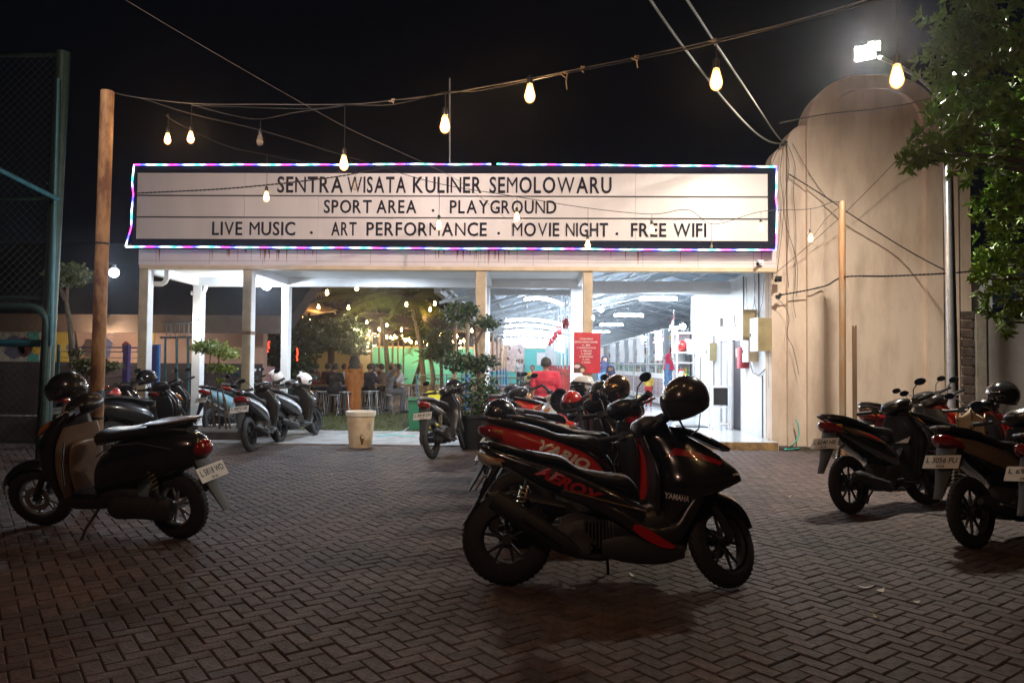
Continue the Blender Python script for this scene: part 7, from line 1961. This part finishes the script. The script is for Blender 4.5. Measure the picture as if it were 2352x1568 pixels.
wire([W(262, 213, 7.55), W(330, 228, 7.5), W(440, 262, 7.6), W(600, 300, 7.9), W(750, 345, 8.2), W(850, 376, 8.5), W(1008, 422, 8.8), W(1187, 452, 9.1), W(1350, 478, 9.4), W(1497, 492, 9.7), W(1580, 482, 9.8), W(1640, 515, 9.9), W(1748, 486, 10.1), W(1862, 480, 10.4), W(1912, 464, 10.55), W(1934, 466, YA)], .0045, 'cable', 'lamp flex running from the rusty pole across the sign to the yellowed pole')
wire([W(440, 240, 6.6), W(520, 262, 6.7), W(595, 274, 6.8), W(680, 258, 6.4), W(790, 243, 5.6)], .004, 'cable', 'slack lamp flex with one unlit bulb right of the rusty pole')
wire([W(380, 265, 7.5), W(420, 290, 7.6), W(520, 335, 8.0), W(614, 356, 8.3), W(700, 372, 9), W(820, 380, 9.5)], .003, 'cable', 'thin flex below the slack one above the sign left end')
wire([W(313, 444, 9.5), W(400, 440, 9.5), W(480, 436, 9.5), W(560, 430, 9.5), W(680, 418, 9.6), W(780, 405, 9.7), W(850, 392, 9.8), W(930, 380, 10)], .006, 'cable', 'thick twisted black cable crossing the left part of the sign', twist=True)
wire([W(280, -5, 6.5), W(430, 85, 7), W(620, 195, 7.8), W(800, 295, 8.6), W(960, 368, 9.3), W(1060, 420, 10), W(1160, 500, 11)], .003, 'cable_grey', 'thin straight wire falling from the top left toward the middle of the sign')
wire([W(1490, -6, 5.5), W(1560, 95, 6.5), W(1660, 225, 8.5), W(1730, 300, 10.5), W(1770, 326, 11.8), W(1800, 330, YF-.1)], .008, 'cable_grey', 'thick twisted service cable, left of the two reaching the tower shoulder', twist=True)
wire([W(1574, -6, 5.5), W(1640, 95, 6.5), W(1720, 215, 9), W(1780, 305, 11.8), W(1800, 328, YF-.1)], .008, 'cable_grey', 'thick twisted service cable, right of the two reaching the tower shoulder', twist=True)
wire([W(1790, 283, 12.2), W(1900, 262, 12.1), W(2000, 252, 12.0), W(2080, 240, 11.6), W(2130, 228, 11.0), W(2168, 222, YB)], .007, 'cable_grey', 'pale cable stretched across the arch of the tower to the lamp pole', twist=True)
wire([W(1780, 680, YF-.08), W(1860, 665, 12.3), W(1900, 655, 12.2), W(1940, 636, 10.55), W(2040, 634, 10.6), W(2170, 628, 10.6), W(2300, 618, 10.8), W(2420, 610, 11.2)], .008, 'cable', 'black cable running level across the tower past both poles', twist=True)
wire([W(1780, 628, YF-.08), W(1850, 570, 12.2), W(1950, 480, 11.9), W(2060, 368, 11.6), W(2120, 300, 11.0), W(2150, 240, YB)], .005, 'cable', 'black wire climbing diagonally across the tower to the lamp pole')
wire([W(1812, 400, YF-.05), W(1900, 455, 12.2), W(1950, 490, 12.1), W(2060, 560, 12.1), W(2130, 600, 11.4), W(2180, 625, YB)], .007, 'cable', 'frayed black cable falling diagonally right across the tower', twist=True)
wire([W(1820, 330, YF-.02), W(1860, 400, YF-.05), W(1895, 450, 12.3), W(1915, 466, 11.5), W(1934, 466, YA)], .005, 'cable', 'black wire from the tower shoulder to the yellowed pole')
wire([W(1934, 470, YA), W(1900, 500, 11.6), W(1870, 540, 12.2)], .004, 'cable', 'short wire tail dropping left of the yellowed pole top')
for i, pts in enumerate(([(1803, 330), (1812, 380), (1806, 450), (1812, 530), (1806, 600), (1812, 660)], [(1808, 330), (1826, 380), (1822, 440), (1828, 520), (1826, 640), (1822, 690), (1828, 730)], [(1800, 332), (1792, 400), (1800, 470), (1795, 540), (1788, 600), (1782, 650)], [(1806, 330), (1806, 420), (1802, 500), (1830, 600), (1830, 680)], [(1782, 685), (1800, 700), (1812, 730), (1808, 770), (1822, 800), (1835, 860)], [(1800, 330), (1785, 350), (1772, 380)])):
    wire([W(x, y, YF-.03-.01*i) for x, y in pts], .0045, 'cable', 'loose black wire hanging on the tower corner, %s of the bundle' % ['first', 'second', 'leftmost', 'fourth', 'lowest', 'shortest'][i], )
for (x, y, lb) in ((1790, 680, 'lower black cable clamp on the tower corner'), (1802, 330, 'knot of cables at the tower shoulder')):
    q = W(x, y, YF-.08); b = MB(); b.box(q, (.05, .05, .09), Matrix.Rotation(.6, 3, 'Y')); b.tube([q-Vector((.06, 0, .03)), q+Vector((.05, 0, .03))], .015, 6)
    tag(b.build('cable_clamp', M['cable']), lb, 'clamp')
# camera-like twine ties on the long wire
for i, (x, y, Y, lb) in enumerate(((903, 231, 5.1, 'small pale tie on the long wire left of the mast'), (1300, 168, 4.35, 'frayed pale cord end tied on the long wire right of the middle bulb'), (1338, 156, 4.3, 'tiny pale tie on the long wire beside the frayed cord'), (1462, 132, 4.1, 'pale looped tie on the long wire above the sign'), (1640, 93, 3.9, 'pale tie where the long wire crosses the service cables'))):
    q = W(x, y, Y); L_ = [.03, .10, .03, .06, .03][i]
    b = MB(); b.tube([q+Vector((-.008, 0, .012)), q+Vector((.006, 0, 0)), q+Vector((0, 0, -L_*.5)), q+Vector((.006, 0, -L_))], .0035, 5); b.tube([q+Vector((-.03, 0, -.005)), q+Vector((.0, 0, -L_*.3)), q+Vector((.012, 0, .01))], .0035, 5)
    b.tube([q+Vector((-.012, 0, 0)), q+Vector((.012, 0, .004))], .008, 6)
    tag(b.build('cord_tie', M['twine']), lb, 'tie')
# bulbs: photo position of the bulb centre, distance, hanging point height (photo y)
bulb_proto = {}
def st_bulb(size, mt):
    k = (round(size, 3), mt)
    if k in bulb_proto: return bulb_proto[k]
    g_ = MB(); g_.lathe([(.0005, -.062), (.012, -.060), (.024, -.050), (.0305, -.034), (.031, -.018), (.026, .004), (.019, .030), (.014, .048)], 16, Matrix.Scale(size, 4))
    s_ = MB(); s_.lathe([(.0145, .046), (.017, .048), (.017, .085), (.012, .095), (.004, .10), (.0005, .10)], 12, Matrix.Scale(size, 4))
    bulb_proto[k] = (g_.mesh('glass', M[mt], 60), s_.mesh('socket', M['socket'], 40))
    return bulb_proto[k]
def bulb(p, size, label, hang=None, mt='bulb', group='string light bulbs', hx_=0):
    t = empty('light_bulb', p, label=label, cat='light bulb', group=group)
    g_, s_ = st_bulb(size, mt)
    for nm, me in (('glass', g_), ('socket', s_)): link(bpy.data.objects.new(nm, me), t)
    if mt == 'bulb':
        if 'fil' not in bulb_proto:
            q_ = MB(); q_.lathe([(.0005, -.054), (.017, -.048), (.024, -.032), (.0235, -.014), (.016, .012), (.009, .034), (.0005, .038)], 12); bulb_proto['fil'] = q_.mesh('filament', M['filament'], 60)
        link(bpy.data.objects.new('filament', bulb_proto['fil']), t)
    if hang is not None:
        b = MB(); b.tube([(0, 0, .098*size), (hx_*.5+.003, 0, (hang.z-p.z)*.5), (hx_, 0, hang.z-p.z)], .0028, 5); b.build('drop_cord', M['cable'], t)
    return t
FB = [(385, 317, 7.6, None, 'left one of the two lit bulbs close together above the sign left end', 262), (438, 314, 7.2, None, 'right one of the two lit bulbs close together above the sign left end', 240), (790, 372, 5.6, None, 'lit bulb on a long cord overlapping the sign top edge', 243), (1022, 283, 4.8, None, 'lit bulb just left of the thin mast', 214), (1217, 212, 4.5, None, 'lit bulb hanging close under the long wire in the upper middle', 184), (1645, 180, 3.9, None, 'large lit bulb between the two service cables', 98), (2060, 172, 3.6, None, 'large lit bulb below the flood lamps', -20),
      (612, 450, 8.3, None, 'lit bulb hanging before the words on the left part of the sign', 357), (1008, 515, 8.8, None, 'lit bulb in front of the third line of the sign, over PERFORMANCE', 422), (1187, 497, 9.1, None, 'lit bulb hanging over the word PLAYGROUND', 452), (1350, 560, 9.4, None, 'lowest bulb of the string, at the lower frame of the sign', 478), (1497, 525, 9.7, None, 'lit bulb hanging over the word FREE', 492), (1748, 520, 10.1, None, 'lit bulb near the right end of the sign', 486), (1862, 545, 10.4, None, 'lit bulb in front of the tower left of the yellowed pole', 480)]
for (x, y, Y, _, lb, yh) in FB:
    p = at(x, y, Y); bulb(p, 1.0+.015*Y, lb, hang=at(x, yh, Y))
bulb(at(597, 320, 6.8), 1.0, 'unlit clear bulb hanging from the slack flex', hang=at(596, 275, 6.8), mt='bulb_off')
bulb(at(815, 425, 9.5), 1.1, 'unlit clear bulb hanging over the word WISATA', hang=at(812, 378, 9.5), mt='bulb_off')
bulb(at(1634, 565, 9.9), .6, 'tiny unlit bulb hanging between the bulbs over the sign right end', hang=at(1634, 514, 9.9), mt='bulb_off')
# far bulbs over the garden
FBg = [(580,255),(800,232),(1032,195),(380,270),(262,312),(15,345),(200,275),(733,345),(968,350),(1422,325),(1645,318),(1608,365),(527,435),(605,418),(665,447),(1112,467),(1270,485),(1443,463),(805,497),(915,518),(1018,527),(1210,522),(1383,523),(1555,513),(1118,570),(1152,547),(1176,568),(1208,567),(1250,570),(1268,580),(1300,585),(1330,578),(1320,612),(1390,573),(1428,572),(1415,605),(1440,600),(1460,620),(1560,555),(1558,585),(1520,597),(1500,625),(1540,627),(1590,640),(1605,620),(1697,532),(1688,565),(1652,580),(1790,572),(1818,575),(1845,622),(1872,610),(1935,530),(1843,662),(1787,620),(1678,640),(1115,558),(1255,575),(1345,590),(1400,585),(1525,630),(1550,615),(1700,560)]
pts = [(900+x/1.96, 1050+y/1.96) for x, y in FBg]+[(730, 1159), (829, 1176), (905, 1225)]
bl = []
ROWS = {}
for i_, (px, py) in enumerate(pts): ROWS.setdefault(min(7, int((py-1130)/32)), []).append((px, i_))
ORD = 'first second third fourth fifth sixth seventh eighth ninth tenth eleventh twelfth thirteenth fourteenth fifteenth sixteenth seventeenth eighteenth nineteenth twentieth'.split()
RN = ['topmost', 'second', 'third', 'fourth', 'fifth', 'sixth', 'seventh', 'lowest']
BLAB = {}
for k_, v_ in ROWS.items():
    for n_, (_, i_) in enumerate(sorted(v_)): BLAB[i_] = 'warm garden bulb, %s from the left in the %s row of the string lights' % ((ORD[n_] if n_ < 20 else 'last one' if n_ == len(v_)-1 else 'second to last'), RN[k_])
for i, (px, py) in enumerate(pts):
    yy = 1458.5+.0085*(px-2048)*.5
    Y = min(48, max(16, 1.95*2958/(yy-py))); p = at(px/1.7415, py/1.7415, Y); bl.append((p, i))
    near_ = Y < 24
    bulb(p, 1.3 if near_ else min(2.3, 1.3+.03*(Y-24)), BLAB[i], hang=p+Vector((0, 0, .35 if near_ else .25)), mt='bulb_far', group='small warm bulbs strung over the garden')
# flex between the far bulbs: chains of nearest bulbs by distance
bl.sort(key=lambda q: (round(q[0].y/5), q[0].x))
for a in range(0, len(bl)-1):
    p, q = bl[a][0], bl[a+1][0]
    if abs(p.y-q.y) < 6 and abs(p.x-q.x) < 5 and p.y < 40:
        u, v = p+Vector((0, 0, .35 if p.y < 24 else .25)), q+Vector((0, 0, .35 if q.y < 24 else .25))
        wire([u, u.lerp(v, .5)-Vector((0, 0, .06)), v], .004, 'cable', 'thin flex joining two bulbs: '+BLAB[bl[a][1]].replace('warm garden bulb, ', '').replace(' of the string lights', '')+' and its neighbour', sub=3)['group'] = 'garden light flexes'
# white globes
for (x, y, Y, mt, rad, lb, pw_) in ((262, 626, 9.0, 'globe', .055, 'white round bulb glowing right of the rusty pole', P_GLOBE*.8), (456, 745, 14.33, 'globe_warm', .06, 'white bulb glowing on the left rear pillar', P_GLOBE*.6), (612, 655, 14.2, 'globe', .09, 'bright white bulb under the rear beam by the second pillar', P_GLOBE*2.4)):
    p = at(x, y, Y); t = empty('round_bulb', p, label=lb, cat='bulb')
    b = MB(); b.ball((0, 0, 0), rad, 16, 12); b.build('glass', M[mt], t)
    b = MB(); b.tube([(0, 0, rad*.9), (0, 0, rad*1.8)], rad*.4, 10); b.tube([(0, 0, rad*1.7), (-.02 if Y > 10 else -.18, .02, rad*3)], .006, 5); b.build('socket', M['socket'], t)
    lamp('round_bulb_light', 'POINT', p+Vector((0, -rad-.03, -rad*.8)), pw_, (.72, .85, 1) if mt == 'globe' else (1, .88, .72), .04)
# fill lights added without fittings to brighten the hall and the canopy
lamp('hall_fill_light', 'AREA', (.9, 13.5, 2.82), 95, (.74, .87, 1), .6, aim=(.9, 13.6, 0))
lamp('hall_fill_light', 'AREA', (2.6, 14.5, 2.80), 110, (.76, .88, 1), 1.0, aim=(2.7, 14.8, 0))
lamp('hall_fill_light', 'AREA', (2.4, 19.5, 3.0), 300, (.76, .88, 1), 1.2, aim=(2.4, 19.5, 0))
lamp('hall_fill_light', 'AREA', (-2.8, 13.4, 2.98), 120, (.74, .86, 1), .4, aim=(-2.8, 13.6, 0))
# assumed street lamp, unseen behind the viewer, added to light the yard and sign
sl = Vector((-3.2, -3.5, 6.2))
t = empty('assumed_street_lamp', (sl.x, sl.y, 0), label='assumed warm street lamp behind the viewer, facing the entrance', cat='street lamp')
b = MB(); b.tube([(0, 0, 0), (0, 0, 6.0), (.2, .5, 6.3), (.2, .9, 6.3)], [.07, .055, .035, .03], 10); b.build('post', M['galv'], t)
b = MB(); b.box((.2, 1.1, 6.3), (.2, .5, .09)); b.build('lamp_head', M['alu'], t)
b = MB(); b.box((.2, 1.1, 6.25), (.15, .4, .01)); b.build('lens', M['assumed_glow'], t)
lamp('assumed_street_light', 'AREA', (sl.x+.2, sl.y+1.1, 6.2), P_ASSUMED_STREET, (1, .83, .76), .3, aim=(-1.4, 12.4, 4.6), spread=50)  # narrow beam of the assumed lamp, aimed at the sign

gl = at(1480/1.7415, 1235/1.7415, 25.5)
lamp('garden_fill_light', 'POINT', (gl.x, gl.y, gl.z-.9), 480, (1, .84, .45), .15)  # added fill without a fitting, brightens the palms
lamp('garden_fill_light', 'POINT', (-3.0, 44, 2.9), 320, (.95, .95, .85), .2)  # added fill without a fitting, brightens the teal wall
lamp('hall_fill_light', 'AREA', (3.0, 30, 2.6), 380, (.76, .88, 1), 3.0, aim=(3.0, 30, 9))  # another added fill, no fitting, shining up at the hall roof

lamp('assumed_street_light', 'AREA', (sl.x+.2, sl.y+1.1, 6.19), 110, (1, .60, .44), .3, aim=(sl.x+2, sl.y+6, 0), spread=170)  # wide reddish light of the same assumed lamp, warms the yard

ep = Vector((-9.82, 16.6, 2.0))  # lamp added behind the rusty pole, out of sight, to brighten the mural
t = empty('added_eave_lamp', ep, label='small round lamp added under the brown eave to light the painted wall', cat='lamp')
b = MB(); b.ball((0, 0, 0), .05, 12, 8); b.build('glass', M['globe_warm'], t)
b = MB(); b.tube([(0, 0, .04), (0, 0, .3), (0, .4, .45)], .012, 6); b.build('bracket', M['socket'], t)
lamp('added_eave_light', 'POINT', ep-Vector((0, .1, .08)), 75, (1, .80, .62), .05)
hz = bpy.data.materials.new('lamp_glow_haze'); hz.use_nodes = True; N = hz.node_tree.nodes  # volume added over the whole scene so the lamps get a glow
N.remove(N['Principled BSDF']); pv = N.new('ShaderNodeVolumePrincipled'); pv.inputs['Density'].default_value = .0015; pv.inputs['Color'].default_value = (.9, .9, 1, 1)
pv.inputs['Anisotropy'].default_value = .93
hz.node_tree.links.new(pv.outputs[0], N['Material Output'].inputs['Volume'])
b = MB(); b.bb(-75, 75, -35, 115, -1.2, 9.0); hzo = b.build('glow_haze', hz, kind='stuff', label='thin haze added to give the lamps a glow', smooth=0)
